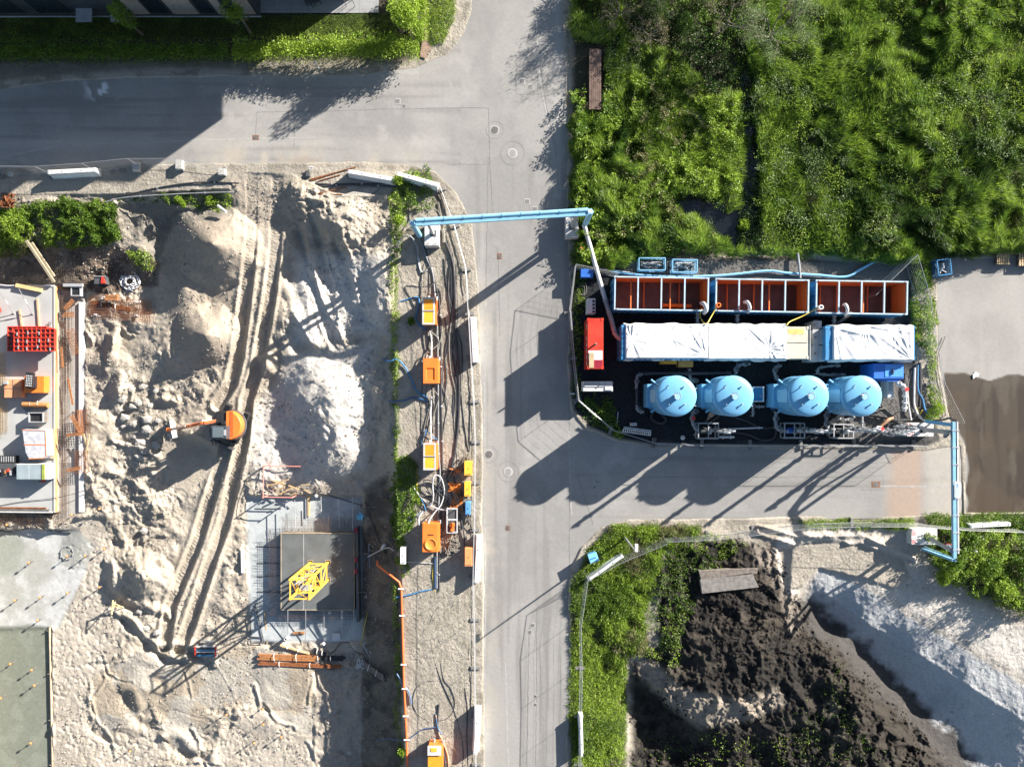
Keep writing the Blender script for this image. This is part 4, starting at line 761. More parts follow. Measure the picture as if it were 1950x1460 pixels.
def disc(mb, u, v, r, z, n=28):
    x, y, _ = P(u, v, z); mb.add([(x+r*math.cos(2*math.pi*k/n), y+r*math.sin(2*math.pi*k/n), z) for k in range(n)], [tuple(range(n))])
def ringm(mb, u, v, r0, r1, z, n=28):
    x, y, _ = P(u, v, z); vs = []
    for k in range(n):
        a = 2*math.pi*k/n; vs += [(x+r0*math.cos(a), y+r0*math.sin(a), z), (x+r1*math.cos(a), y+r1*math.sin(a), z)]
    mb.add(vs, [(2*k, 2*k+1, (2*k+3) % (2*n), (2*k+2) % (2*n)) for k in range(n)])
IRON = mat("cast_iron", (.14, .135, .13), .6, .3, var=.3, scale=9); PATCH = mat("patched_asphalt", (.20, .197, .19), .9, var=.12, bump=.15)
def manhole(u, v, r, rp, label, dark=True):
    x, y, _ = P(u, v); t = thing("manhole_cover", label, "manhole cover", (x, y, 0), "round manhole covers in the road")
    mb = MB(); ringm(mb, u, v, rp-.018, rp, .0055); mb.build("patch_edge", SEAM, t)
    mb = MB(); mb.cyl(x, y, .001, .012, r, 28); mb.build("frame", CONC, t)
    mb = MB(); mb.cyl(x, y, .006, .018, r*.8, 28); mb.build("lid", IRON if dark else CONC, t)
    mb = MB()
    for k in range(-3, 4): mb.box(x-r*.6*math.sqrt(1-(k/4)**2), x+r*.6*math.sqrt(1-(k/4)**2), y+k*r*.2-.012, y+k*r*.2+.012, .018, .024)
    mb.build("ribs", IRON, t)
manhole(942, 248, .33, .62, "dark round manhole cover on the junction, topmost of the road"); manhole(976, 292, .36, .85, "pale round manhole cover in a large round patch on the junction", False)
manhole(931, 865, .33, .6, "round manhole cover on the road beside the yellow boxes"); manhole(968, 898, .33, .72, "pale round manhole cover at the tip of the tanks' shadow", False)
def cover(u, v, s_, label, m=None, wd=1.0, rusty=False):
    x, y, _ = P(u, v); t = thing("drain_cover" if rusty else "utility_cover", label, "drain" if rusty else "utility cover", (x, y, 0))
    mb = MB(); mb.box(x-s_*wd/2, x+s_*wd/2, y-s_/2, y+s_/2, .001, .009); mb.build("frame", CONC if not rusty else RUST, t)
    mb = MB(); q = s_*.38; mb.box(x-q*wd, x+q*wd, y-q, y+q, .004, .014); mb.build("lid", PATCH if not rusty else IRON, t)
    mb = MB()
    for k in range(-2, 3): mb.box(x+k*q*wd*.4-.01, x+k*q*wd*.4+.01, y-q*.8, y+q*.8, .014, .019)
    mb.build("bars", IRON, t)
for a in ((757, 193, .42, "square pale utility cover in the left road, left of a smaller one"), (770, 202, .26, "small square utility cover in the left road"), (994, 155, .4, "square utility cover at the top of the road by the tree shadows"),
          (1010, 166, .42, "utility cover set in a patch at the top of the road"), (1004, 384, .42, "square utility cover just above the blue pipe bridge"), (1019, 398, .36, "square utility cover touching the blue pipe bridge's upper side"),
          (1137, 917, .25, "small dark utility cover in the tanks' shadow, upper one"), (1132, 927, .25, "small dark utility cover in the tanks' shadow, lower one"), (1015, 1190, .3, "small pale utility cover in the lower road"), (1009, 1203, .28, "small round-cornered utility cover near the lower lamp shadow"),
          (1020, 1325, .22, "small square dark cover in the lower road, upper one"), (1020, 1341, .2, "small dark cover in the lower road, lower one")): cover(*a)
cover(487, 262, .34, "rusty drain grate in the left road at the tree shadow's tip", wd=1.3, rusty=True); cover(951, 488, .42, "drain grate in the road just below the pipe bridge", wd=.75, rusty=True)
cover(967, 1005, .36, "rusty drain grate in the road right of the orange pumps", wd=.8, rusty=True); cover(1668, 922, .4, "drain grate in a square patch of the right road", wd=1.5, rusty=True)
# water of the ditch
mb = MB(); vs = [P(u, v, -.36) for u, v in [(1270, 365), (1400, 90), (1455, 90), (1475, 300), (1480, 480), (1380, 488), (1340, 450)]]; mb.add(vs, [tuple(range(len(vs)-1, -1, -1))]); o = mb.build("water", WATER); o["kind"] = "structure"
# ---------------- building, terrace ----------------
b = thing("building", "dark modern building with pale leaning facade panels at the top left", "building", P(250, 20, 0))
def wallbox(x0, x1, y0, y1, z0, z1, name, m, par): mb = MB(); mb.box(x0, x1, y0, y1, z0, z1); return mb.build(name, m, par)
bx0, bx1 = (-200-CU)/S, (497-CU)/S; by = (CV-30)/S
wallbox(bx0, bx1, by, by+12, -.1, 9.0, "wall", SLATE, b); wallbox(bx0-.2, bx1+.15, by-.1, by+12.2, 9.0, 9.25, "roof", DGREY, b)
ex0, ex1, ey = bx1, (684-CU)/S, (CV+12)/S
wallbox(ex0+.003, ex1, ey, ey+9, -.1, 6.0, "wall", SLATE, b); wallbox(ex0+.003, (760-CU)/S, ey, ey+9, 6.0, 9.1, "upper_storey", SLATE, b)
for (u0, u1) in ((258, 290), (335, 383), (420, 436), (462, 490)):     # pale panels between the windows
    x0, x1 = (u0-CU)/S, (u1-CU)/S; wallbox(x0, x1, by-.06, by+.05, .3, 9.0, "brick_panel", BRICK, b)
for (u0, u1) in ((-20, 60), (80, 150), (292, 332), (386, 417), (438, 459)):
    for z0, z1 in ((.4, 2.5), (3.4, 5.5), (6.3, 8.4)):
        x0, x1 = (u0-CU)/S, (u1-CU)/S; f = wallbox(x0, x1, by-.05, by+.05, z0, z1, "window", DGREY, b); wallbox(x0+.08, x1-.08, by-.06, by-.051, z0+.08, z1-.08, "pane", GLASS, f)
for u0, u1 in ((160, 190), (225, 256)):
    x0, x1 = (u0-CU)/S, (u1-CU)/S; mb = MB(); mb.box(x0, x1, by-.95, by, 1.0, 1.06); mb.build("awning", GREY, b)
mb = MB(); mb.box(bx0, bx1+.05, by-.16, by-.08, -.05, .12); mb.build("plinth", LGREY, b)
TERR = [(486, -60), (721, -60), (721, 25), (486, 25)]
def tcol(A, B, X, Y):
    c = np.ones(A.shape+(3,))*np.array((.25, .255, .26)); gr = (np.mod(X*1.0, 1.2) < .05)|(np.mod(Y, .6) < .04); return mixc(c, (.15, .15, .155), gr*.55)
sheet("terrace", [(487, -60), (721, -60), (721, 25), (487, 25)], .09, tcol, mat("terrace_slabs", attr=True, rough=.8, var=.08, fine=.04), st=1.4)
def patio_chair(u, v, rz, lab):
    x, y, _ = P(u, v, .1); t = thing("patio_chair", lab, "chair", (x, y, .1), "chairs on the grey terrace", rz); 
    def q(nm, *bx):
        mb = MB()
        for k in bx: mb.box(*k)
        o = mb.build(nm, DGREY, origin=(0, 0, 0)); o.parent = t; o.location = (0, 0, 0)
    q("seat", (-.25, .25, -.25, .25, .42, .46)); q("backrest", (-.25, .25, .22, .27, .46, .9))
    for a in (-.22, .22):
        for c_ in (-.22, .22): q("leg", (a-.02, a+.02, c_-.02, c_+.02, 0, .42))
patio_chair(605, 4, .3, "dark patio chair in shade at the top edge of the terrace"); patio_chair(593, 8, 1.2, "dark patio chair leaning left of the other terrace chair")
x, y, _ = P(668, 5, .1); t = thing("garden_stand", "open dark frame standing on the sunlit part of the terrace", "frame", (x, y, .1)); mb = MB()
for dx in (-.3, .3):
    for dy in (-.3, .3): mb.tube([(x+dx, y+dy, .1), (x+dx, y+dy, .9)], .02, 6)
mb.build("posts", DGREY, t); mb = MB(); mb.tube([(x-.3, y-.3, .9), (x+.3, y-.3, .9), (x+.3, y+.3, .9), (x-.3, y+.3, .9), (x-.3, y-.3, .9)], .02, 6); mb.build("top_rail", DGREY, t)
PATHC = mat("reddish_gravel", (.24, .17, .13), .9, var=.3, scale=8, bump=.4)
PTH = [(803, -60), (813, -60), (812, 60), (822, 92), (812, 112), (800, 108), (808, 60)]
o = sheet("path", PTH, .10, lambda A, B, X, Y: np.ones(A.shape+(3,))*.2, PATHC, st=3)
def post_thing(u, v, h, r, name, label, cat, m, cap=None):
    x, y, _ = P(u, v); t = thing(name, label, cat, (x, y, 0)); mb = MB(); mb.cyl(x, y, -.1, h, r, 12); mb.build("post", m, t)
    mb = MB(); mb.cyl(x, y, h, h+.03, r*1.4, 12); mb.build("cap", m, t); return t
post_thing(607, 130, 1.0, .05, "bollard", "thin white marker post below the sunlit hedge", "post", WHITE)
# ---------------- temporary fence ----------------
def fence_proto():
    t = thing("temporary_fence", "", "fence panel"); L_, Hh = 3.5, 2.0
    mb = MB()
    for p, q in (((0, 0, .12), (0, 0, Hh)), ((L_, 0, .12), (L_, 0, Hh)), ((0, 0, Hh), (L_, 0, Hh)), ((0, 0, .2), (L_, 0, .2))): mb.tube([p, q], .014, 6)
    a = mb.build("frame", GALV, origin=(0, 0, 0)); a.parent = t; mb = MB()
    for k in range(1, 18): mb.tube([(k*L_/18, 0, .2), (k*L_/18, 0, Hh)], .0035, 3, caps=False)
    for k in range(1, 8): mb.tube([(0, 0, .2+k*.225), (L_, 0, .2+k*.225)], .0035, 3, caps=False)
    a = mb.build("wire_mesh", GALV, origin=(0, 0, 0)); a.parent = t
    a.location = (0, 0, 0); return t
FP = fence_proto(); usedF = [False]
def foot_proto():
    mb = MB(); mb.prism([(-.35, -.12), (.35, -.12), (.35, .12), (-.35, .12)], 0, .15, [(-.32, -.09), (.32, -.09), (.32, .09), (-.32, .09)])
    return tagp(mb.build("fence_weight", mat("foot_concrete", (.16, .155, .15), .9, var=.2), origin=(0, 0, 0)), "", "fence foot")
FF = foot_proto(); usedP = [False]
ORD = ["first", "second", "third", "fourth", "fifth", "sixth", "seventh", "eighth", "ninth", "tenth", "eleventh", "twelfth", "thirteenth", "fourteenth", "fifteenth"]
def fence(pts, where, start, group, z=0.0, feet=True):
    """pts: photo px of the panels' top corners (height 2 m)"""
    n = len(pts)-1
    for i in range(n):
        a = Vector(P(*pts[i], 2.0+z)); b_ = Vector(P(*pts[i+1], 2.0+z)); d = b_-a; L_ = math.hypot(d.x, d.y)
        t = FP if not usedF[0] else copy_tree(FP); usedF[0] = True
        t.location = (a.x, a.y, z); t.rotation_euler = (0, 0, math.atan2(d.y, d.x)); t.scale = (L_/3.5, 1, 1)
        t["label"] = f"wire mesh fence panel {where}, {ORD[i]} {start}" if n > 1 else f"wire mesh fence panel {where}"; t["group"] = group
    if feet:
        for i in range(n+1):
            a = Vector(P(*pts[i], 2.0+z)); j = min(i, n-1); d = Vector(P(*pts[j+1], 2.0))-Vector(P(*pts[j], 2.0))
            f = FF if not usedP[0] else FF.copy()
            if usedP[0]: sc.collection.objects.link(f)
            usedP[0] = True; f.location = (a.x, a.y, z+.02); f.rotation_euler = (0, 0, math.atan2(d.y, d.x)+math.pi/2)
            f["label"] = f"grey concrete fence foot {where}, {ORD[i]} {start}"; f["group"] = "feet of the temporary fences"
fence([(1097, 503), (1087, 590), (1094, 680), (1103, 762)], "along the enclosure's west side", "from the top", "fence panels round the plant enclosure")
fence([(1103, 762), (1170, 820), (1255, 846)], "across the enclosure's rounded corner", "from the left", "fence panels round the plant enclosure")
fence([(1255, 846), (1350, 849), (1445, 850), (1545, 850), (1650, 850), (1768, 850)], "along the enclosure's south side", "from the left", "fence panels round the plant enclosure")
fence([(1097, 503), (1180, 520)], "at the enclosure's top left corner behind the blue box", "", "fence panels round the plant enclosure")
fence([(1668, 562), (1748, 485)], "slanting across the enclosure's top right corner", "", "fence panels round the plant enclosure", feet=False)
fence([(1748, 485), (1772, 565), (1784, 650), (1800, 730)], "along the enclosure's east side", "from the top", "fence panels round the plant enclosure")
fence([(1800, 730), (1838, 806)], "leaning out over the wet yard by the second bridge", "", "fence panels round the plant enclosure", feet=False)
fence([(1106, 1480), (1107, 1385), (1109, 1290), (1107, 1195), (1120, 1105)], "on the grass beside the lower road", "from the bottom", "fence panels round the pit")
fence([(1120, 1105), (1192, 1068), (1272, 1035)], "round the grassy corner by the pit", "from the left", "fence panels round the pit")
fence([(1272, 1032), (1360, 1028), (1450, 1018), (1545, 1006), (1645, 1003), (1745, 1003), (1845, 1010), (1960, 1014)], "along the south side of the right road", "from the left", "fence panels round the pit")
fence([(-30, 316), (66, 317), (155, 311), (242, 302), (326, 302), (408, 312)], "along the left road's south edge", "from the left", "fence panels round the building site")
fence([(835, 348), (862, 420), (885, 505), (891, 592), (896, 680), (901, 765), (904, 845), (903, 925), (902, 1018), (900, 1110), (902, 1195), (903, 1290), (904, 1385), (905, 1480)], "along the road's west kerb", "from the top", "fence panels round the building site")
def block(u, v, lab, du=14, dv=18, h=.45):
    t = single(MB().pprism([(u-du/2, v-dv/2), (u+du/2, v-dv/2), (u+du/2, v+dv/2), (u-du/2, v+dv/2)], 0.01, h), "concrete_block", CONC, lab, "concrete block", "concrete blocks weighting the left road fence", bevel=.04)
block(258, 317, "grey concrete block on the fence right of the white barrier"); block(340, 313, "grey concrete block on the fence, middle one of three"); block(421, 327, "grey concrete block on the fence nearest the ramp", 14, 12); block(18, 331, "dark block on the fence left of the white barrier", 8, 9, .3)
# ---------------- white barriers ----------------
def barrier(a, b_, wpx, lab, h=.8):
    p0 = Vector(P(*a, h)); p1 = Vector(P(*b_, h)); c = (p0+p1)/2; d = p1-p0; L_ = math.hypot(d.x, d.y); rz = math.atan2(d.y, d.x); w_ = wpx/S
    t = thing("road_barrier", lab, "barrier", (c.x, c.y, 0), "white road barriers", rz); mb = MB()
    prof = [(-w_/2*1.25, 0), (-w_/2*1.2, .22), (-w_/2*.8, .42), (-w_/2*.62, h), (w_/2*.62, h), (w_/2*.8, .42), (w_/2*1.2, .22), (w_/2*1.25, 0)]; n = len(prof)
    mb.add([(-L_/2, y_, z_) for y_, z_ in prof]+[(L_/2, y_, z_) for y_, z_ in prof], [tuple(range(n)), tuple(range(2*n-1, n-1, -1))]+[(i, n+i, n+(i+1) % n, (i+1) % n) for i in range(n)])
    o = mb.build("body", WHITE, origin=(0, 0, 0), bevel=.02); o.parent = t; o.location = (0, 0, 0)
    for s_ in (-1, 1):
        mb = MB(); mb.cyl(s_*L_*.2, 0, h, h+.006, .045, 12); o = mb.build("filler_cap", BLKP, origin=(0, 0, 0)); o.parent = t; o.location = (0, 0, 0)
        mb = MB(); mb.box(s_*(L_/2-.12)-.05, s_*(L_/2-.12)+.05, -w_*.33, w_*.33, h, h+.02); o = mb.build("coupling", LGREY, origin=(0, 0, 0)); o.parent = t; o.location = (0, 0, 0)
barrier((90, 328), (182, 323), 12, "white road barrier along the left road"); barrier((662, 326), (752, 342), 11, "white road barrier above the dark pipes on the corner verge"); barrier((755, 330), (834, 352), 12, "white road barrier tilted across the green corner verge")
barrier((899, 603), (904, 690), 11, "white road barrier beside the road, upper one of the west verge"); barrier((911, 1020), (907, 1110), 11, "white road barrier beside the orange box on the verge"); barrier((909, 1350), (905, 1436), 11, "white road barrier nearest the bottom edge of the west verge")
barrier((1121, 1104), (1186, 1058), 9, "white road barrier lying diagonally on the grassy corner"); barrier((1106, 1362), (1108, 1440), 7, "slim white road barrier in the grass beside the lower road"); barrier((1848, 1002), (1925, 998), 10, "white road barrier in the grass at the right edge")
# ---------------- pipe bridges ----------------
def blockstand(u0, v0, u1, v1, h, name, lab, m=CONCW, stripes=None):
    c = P((u0+u1)/2, (v0+v1)/2, h); t = thing(name, lab, "ballast block", (c[0], c[1], 0)); mb = MB(); mb.pbox(u0, v0, u1, v1, 0.0, h); mb.build("block", m, t, bevel=.03)
    a = P(u0, v0, h); b_ = P(u1, v1, h)
    for k in (.25, .75):
        x = a[0]+(b_[0]-a[0])*k; mb = MB(); y0 = b_[1]+.12; mb.tube([(x-.08, y0, h), (x-.06, y0, h+.07), (x+.06, y0, h+.07), (x+.08, y0, h)], .012, 6); mb.build("lifting_loop", DGREY, t)
    if stripes:
        s0, s1, z_ = stripes[0], stripes[1], h+.004
        x0, y0, _ = P(s0[0], s0[1], z_); x1, y1, _ = P(s1[0], s1[1], z_); mb = MB(); mb.add([(x0, y1, z_), (x1, y1, z_), (x1, y0, z_), (x0, y0, z_)], [(0, 1, 2, 3)]); pl = mb.build("marker_plate", WHITE, t)
        mb = MB(); dx = (x1-x0)
        for k in range(2):
            for j in range(4):
                ys = y0+(y1-y0)*(.02+k*.62); xs = x0+dx*(j*.22+.02); hh = (y1-y0)*.34; mb.add([(xs, ys, z_+.004), (xs+dx*.1, ys, z_+.004), (xs+dx*.22, ys+hh, z_+.004), (xs+dx*.12, ys+hh, z_+.004)], [(0, 1, 2, 3) if hh > 0 else (3, 2, 1, 0)])
        mb.build("red_stripes", REDP, pl)
    return t
blockstand(808, 424, 836, 468, .9, "ballast_block", "white concrete block under the pipe bridge's left end"); blockstand(1077, 406, 1102, 452, .9, "ballast_block", "white concrete block under the pipe bridge's right end")
bc = P(955, 415, 5); br = thing("pipe_bridge", "light blue pipe bridge spanning the middle road on two grey masts", "pipe bridge", (bc[0], bc[1], 0))
hb = 4.6
for (u, v, ut, vt) in ((823, 452, 814, 421), (1091, 432, 1098, 409)):
    z0 = .9; p0 = PV(u, v, z0); p1 = PV(u, v, z0); p1.z = hb; k = PV(ut, vt, hb); p1.x, p1.y = k.x, k.y; p0.x, p0.y = k.x+(p0.x-k.x)*.12, k.y+(p0.y-k.y)*.12
    mb = MB(); mb.beam(p0, p1, .2, .2); mb.build("mast", GREY, br); mb = MB(); mb.obox(p0, (.4, .4), 0, z0, z0+.03); mb.build("base_plate", DGREY, br)
L0, L1 = PV(792, 424, hb), PV(1120, 404, hb)
mb = MB(); mb.beam(L0+Vector((0, -.13, 0)), L1+Vector((0, -.13, 0)), .2, .22); mb.build("beam", SKYB, br); mb = MB(); mb.tube([L0+Vector((0, .12, .05)), L1+Vector((0, .12, .05))], .15, 14); mb.build("pipe", LBLUE, br, smooth=True)
for k in range(9):
    p = L0.lerp(L1, (k+.5)/9)+Vector((0, .12, .05)); mb = MB(); mb.tube([p-Vector((.03, 0, 0)), p+Vector((.03, 0, 0))], .17, 14); mb.build("pipe_clamp", SKYB, br)
mb = MB(); mb.tube(spline([PV(792, 424, hb), PV(786, 426, hb-.15), PV(786, 426.5, hb-.5), PV(786, 426.5, hb-.6)]+[Vector((*PV(786, 426.5, hb)[:2], 1.0))], 4), .19, 12); mb.build("pipe_elbow", LBLUE, br, smooth=True)
mb = MB(); mb.tube(spline([PV(1117, 404, hb+.05), PV(1124, 404, hb-.15), PV(1124, 404.5, hb-.5), PV(1124, 404.5, hb-.6)]+[Vector((*PV(1124, 404.5, hb)[:2], 1.2))], 4), .19, 12); mb.build("pipe_elbow", LBLUE, br, smooth=True)
mb = MB(); mb.tube([PV(1112, 428, 1.25), PV(1114, 434, 1.1), PV(1135, 510, 1.0), PV(1153, 572, 1.1)], .15, 12); mb.build("grey_pipe_run", HOSEP, br, smooth=True)
mb = MB(); mb.tube(spline([PV(1153, 572, 1.1), PV(1163, 605, 1.2), PV(1171, 634, 1.4), PV(1181, 645, 1.7), PV(1196, 647, 2.0)], 5), .17, 12); mb.build("dark_pipe_run", PIPE, br, smooth=True)
for p in (PV(1135, 510, 1.0), PV(1153, 572, 1.1), PV(1171, 634, 1.4)):
    mb = MB(); mb.tube([p-Vector((.02, -.06, 0)), p+Vector((.02, -.06, 0))], .2, 12); mb.build("pipe_joint", PIPE, br)
mb = MB(); mb.tube([(PV(1153, 572, 0)), PV(1151, 576, 0)+Vector((0, 0, 1.0))], .05, 8); mb.build("prop", GREY, br)
# second bridge over the right road
blockstand(1729, 805, 1778, 831, .85, "ballast_block", "white concrete block with red stripes at the second bridge's upper end", stripes=((1728, 806), (1740, 830))); blockstand(1737, 1007, 1785, 1037, .85, "ballast_block", "white concrete block with red stripes at the second bridge's lower end", stripes=((1736, 1010), (1745, 1036)))
bc = P(1816, 935, 4.4); br = thing("pipe_bridge", "blue pipe bridge running down the picture over the right road's end", "pipe bridge", (bc[0], bc[1], 0)); hb = 4.3
T0, T1 = PV(1815, 803, hb), PV(1817, 1062, hb)
mb = MB(); mb.beam(T0, T1, .2, .24); mb.build("beam", SKYB, br); mb = MB(); mb.tube([T0+Vector((.22, 0, 0)), T1+Vector((.22, .3, 0))], .09, 12); mb.build("pipe", HOSEP, br, smooth=True)
mb = MB(); mb.tube(spline([T0+Vector((.16, .2, .05)), T0+Vector((.19, -3, .08)), T0+Vector((.12, -6, .05)), T0+Vector((.19, -9, .05))], 5), .045, 8); mb.build("cable", HOSED, br)
for (u, v, ut, vt) in ((1758, 818, 1811, 823), (1766, 1022, 1812, 1048)):
    p1 = PV(ut, vt, hb); p0 = PV(u, v, .85); p0.x = p1.x+(p0.x-p1.x)*.25; p0.y = p1.y+(p0.y-p1.y)*.25; mb = MB(); mb.beam(PV(u, v, .85), p1, .22, .2); mb.build("mast", GREY, br); mb = MB(); mb.obox(PV(u, v, .85), (.42, .42), 0, .85, .88); mb.build("base_plate", DGREY, br)
mb = MB(); mb.beam(PV(1763, 802, 3.0), PV(1813, 809, hb), .22, .3); mb.build("sloping_arm", SKYB, br)
mb = MB(); mb.beam(PV(1757, 1045, .6), PV(1817, 1067, hb), .13, .3); mb.build("sloping_arm", SKYB, br); mb = MB(); mb.beam(PV(1760, 1040, .8), PV(1815, 1062, hb), .05, .05); mb.build("brace_cable", LBLUE, br)
for k in range(8):
    p = T0.lerp(T1, (k+.5)/8); mb = MB(); mb.box(p.x-.14, p.x+.34, p.y-.03, p.y+.03, p.z-.03, p.z+.14); mb.build("pipe_clamp", GREY, br)
mb = MB(); q = PV(1822, 930, hb+.25); x0, y0 = P(1818, 918, hb+.3)[:2]; x1, y1 = P(1829, 946, hb+.3)[:2]; mb.box(x0, x1, y1, y0, hb+.25, hb+.3); f = mb.build("sign_board", WHITE, br)
mb = MB(); mb.box(x0+.04, x1-.04, y1+.05, y0-.05, hb+.3, hb+.306); mb.build("board_face", mat("board_face", (.35, .42, .45), .4, var=.1), f); mb = MB()
for k in range(4): mb.box(x0+.12, x0+.2, y0-.14-k*.07, y0-.10-k*.07, hb+.306, hb+.31)
mb.build("board_writing", RBLUE, f)
def textmesh(body, size):
    cu_ = bpy.data.curves.new("t", 'FONT'); cu_.body = body; cu_.size = size; cu_.extrude = .004; cu_.align_x = 'CENTER'; cu_.align_y = 'CENTER'
    o = bpy.data.objects.new("t", cu_); sc.collection.objects.link(o); dg = bpy.context.evaluated_depsgraph_get(); me = bpy.data.meshes.new_from_object(o.evaluated_get(dg)); bpy.data.objects.remove(o); return me
# round height-limit sign on the lower mast
sp = PV(1808, 1042, 3.3); sg = thing("height_limit_sign", "round white height limit sign with red rim on the lower bridge mast", "road sign", tuple(sp)); sg.rotation_euler = (math.radians(58), 0, math.radians(-68))
def local(mb, nm, m, par):
    o = mb.build(nm, m, origin=(0, 0, 0)); o.parent = par; o.location = (0, 0, 0); return o
mb = MB(); mb.cyl(0, 0, 0, .02, .3, 28); local(mb, "plate", REDP, sg); mb = MB(); mb.cyl(0, 0, .02, .025, .24, 28); local(mb, "face", WHITE, sg)
mb = MB(); mb.add([(-.06, .20, .03), (.06, .20, .03), (0, .12, .03)], [(0, 2, 1)]); mb.add([(-.06, -.20, .03), (.06, -.20, .03), (0, -.12, .03)], [(0, 1, 2)]); local(mb, "arrows", BLKP, sg)
tm = textmesh("4,5 m", .15); tm.materials.append(BLKP); o = bpy.data.objects.new("figures", tm); sc.collection.objects.link(o); o.parent = sg; o.location = (0, 0, .03)
x, y, z = PV(1807, 826, hb-.2); t = thing("round_sign", "dark round sign seen edge-on on the second bridge's upper mast", "road sign", (x-.15, y, z)); mb = MB(); mb.tube([(x-.15, y, z), (x-.12, y-.02, z)], .3, 20); mb.build("plate", DGREY, t); mb = MB(); mb.tube([(x-.17, y+.02, z), (x-.15, y, z)], .24, 20); mb.build("face", GREY, t)
# ---------------- open-top tanks ----------------
def opentank(u0, v0, u1, v1, lab, ribs, rz=-.016):
    h = 2.45; a = P(u0, v0, h); b_ = P(u1, v1, h); x0, x1 = a[0], b_[0]; y1, y0 = a[1], b_[1]; c = ((x0+x1)/2, (y0+y1)/2)
    t = thing("open_tank", lab, "container", (c[0], c[1], 0), "open-topped blue settling tanks")
    def mk(f, nm, m, par=t, **k): mb = MB(); f(mb); mb.rot(rz, c); return mb.build(nm, m, par, **k)
    mk(lambda m: m.box(x0, x1, y0, y1, .12, .18), "floor", BROWNO)
    w_ = .05
    def walls(m):
        m.box(x0, x1, y0, y0+w_, .18, h-.1); m.box(x0, x1, y1-w_, y1, .18, h-.1); m.box(x0, x0+w_, y0+w_, y1-w_, .18, h-.1); m.box(x1-w_, x1, y0+w_, y1-w_, .18, h-.1)
        for k in range(16): q = x0+.2+k*(x1-x0-.4)/15; m.box(q-.07, q+.07, y0-.05, y0, .25, h-.2); m.box(q-.07, q+.07, y1, y1+.05, .25, h-.2)
        for k in range(4): q = y0+.3+k*(y1-y0-.6)/3; m.box(x0-.06, x0, q-.1, q+.1, .2, h-.2)
    mk(walls, "shell", BLUE)
    mk(lambda m: (m.box(x0+w_, x1-w_, y0+w_, y0+w_+.01, .18, h-.12), m.box(x0+w_, x1-w_, y1-w_-.01, y1-w_, .18, h-.12), m.box(x0+w_, x0+w_+.01, y0+.07, y1-.07, .18, h-.12), m.box(x1-w_-.01, x1-w_, y0+.07, y1-.07, .18, h-.12)), "lining", BROWNO)
    mk(lambda m: (m.box(x0-.04, x1+.04, y0-.04, y0+.05, h-.1, h), m.box(x0-.06, x1+.06, y1-.05, y1+.04, h-.1, h), m.box(x0-.04, x0+.05, y0+.05, y1-.05, h-.1, h), m.box(x1-.05, x1+.04, y0+.05, y1-.05, h-.1, h)), "rim", LBLUE if False else mat("rim_paint", (.34, .46, .55), .5, var=.12, scale=4, dirt=(.3, .2, .15), dirtamt=.4))
    for k in (.25, .5, .75): q = x0+(x1-x0)*(k-.003); mk(lambda m: m.box(q-.045, q+.045, y0+.055, y1-.055, h-.12, h+.01), "cross_bar", MATS["rim_paint"])
    for k, zz in ribs: q = x0+(x1-x0)*k; mk(lambda m: m.box(q-.035, q+.035, y0+.07, y1-.07, zz, zz+.1), "inner_rib", BROWNO)
    mk(lambda m: m.box(x0+.062, x1-.062, y0+.062, y1-.062, .2, .34), "floor_shade", mat("floor_shade_brown", (.10, .045, .035), .4, var=.3, scale=2, spec=.5))  # dark sheet on the orange floor, painting in the shade inside the tank
    mk(lambda m: (m.box(x0+.3, x1-.3, y0+.2, y0+.4, 0, .12), m.box(x0+.3, x1-.3, y1-.4, y1-.2, 0, .12)), "skid", DGREY)
    for s_ in (x0+.15, x1-.15):
        for r_ in (y0+.02, y1-.02): mk(lambda m: m.cyl(s_, r_, h, h+.07, .045, 8), "lashing_stud", LGREY)
    return t, (x0, x1, y0, y1, h)
opentank(1171, 528, 1349, 590, "left one of three open-topped blue tanks with an orange pipe inside", ((.19, 1.6), (.36, .5), (.62, 1.5), (.56, .5), (.75, .5)))
opentank(1364, 532, 1540, 593, "middle one of three open-topped blue tanks with rusty orange inside", ((.2, .5), (.29, 1.6), (.5, .5), (.62, 1.5)))
opentank(1555, 535, 1728, 597, "right one of three open-topped blue tanks, rust spots on its cross bars", ((.16, .5), (.35, .5), (.58, 1.5), (.7, .5)))
def hose(name, lab, cat, pts, r, m, group=None, n=6, sm=True, flange=0, z=None, closed=False):
    q = [PV(p[0], p[1], p[2] if len(p) > 2 else (Gf(p[0], p[1])+r if z is None else z)) for p in pts]
    if sm: q = spline(q, n)
    mb = MB(); mb.tube(q, r, 8)
    if flange:
        L_ = [0]
        for a, b_ in zip(q[:-1], q[1:]): L_.append(L_[-1]+(b_-a).length)
        t = thing(name, lab, cat, tuple(q[0]), group); mb.build("tube", m, t, smooth=True)
        for k in range(flange):
            s_ = L_[-1]*(k+.5)/flange; i = min(max(np.searchsorted(L_, s_), 1), len(q)-1); d = (q[i]-q[i-1]).normalized(); mb = MB(); mb.tube([q[i]-d*.05, q[i]+d*.05], r*1.5, 10); mb.build("coupling", GALV, t)
        return t
    return single(mb, name, m, lab, cat, group, smooth=True)
hose("orange_pipe", "bright orange pipe lying along the wall inside the left open tank", "pipe", [(1262, 581, .6), (1317, 583, .9)], .14, ORG, sm=False)
hose("outlet_pipe", "white bent outlet pipe hooked over the left open tank's rim", "pipe", [(1336, 577, 2.0), (1342, 580, 2.75), (1345, 590, 2.7), (1341, 596, 1.8)], .14, HOSEP); hose("outlet_pipe", "pale bent outlet pipe hooked over the middle open tank's rim", "pipe", [(1418, 575, 2.0), (1424, 576, 2.75), (1428, 586, 2.7), (1424, 594, 1.8)], .12, HOSEP)
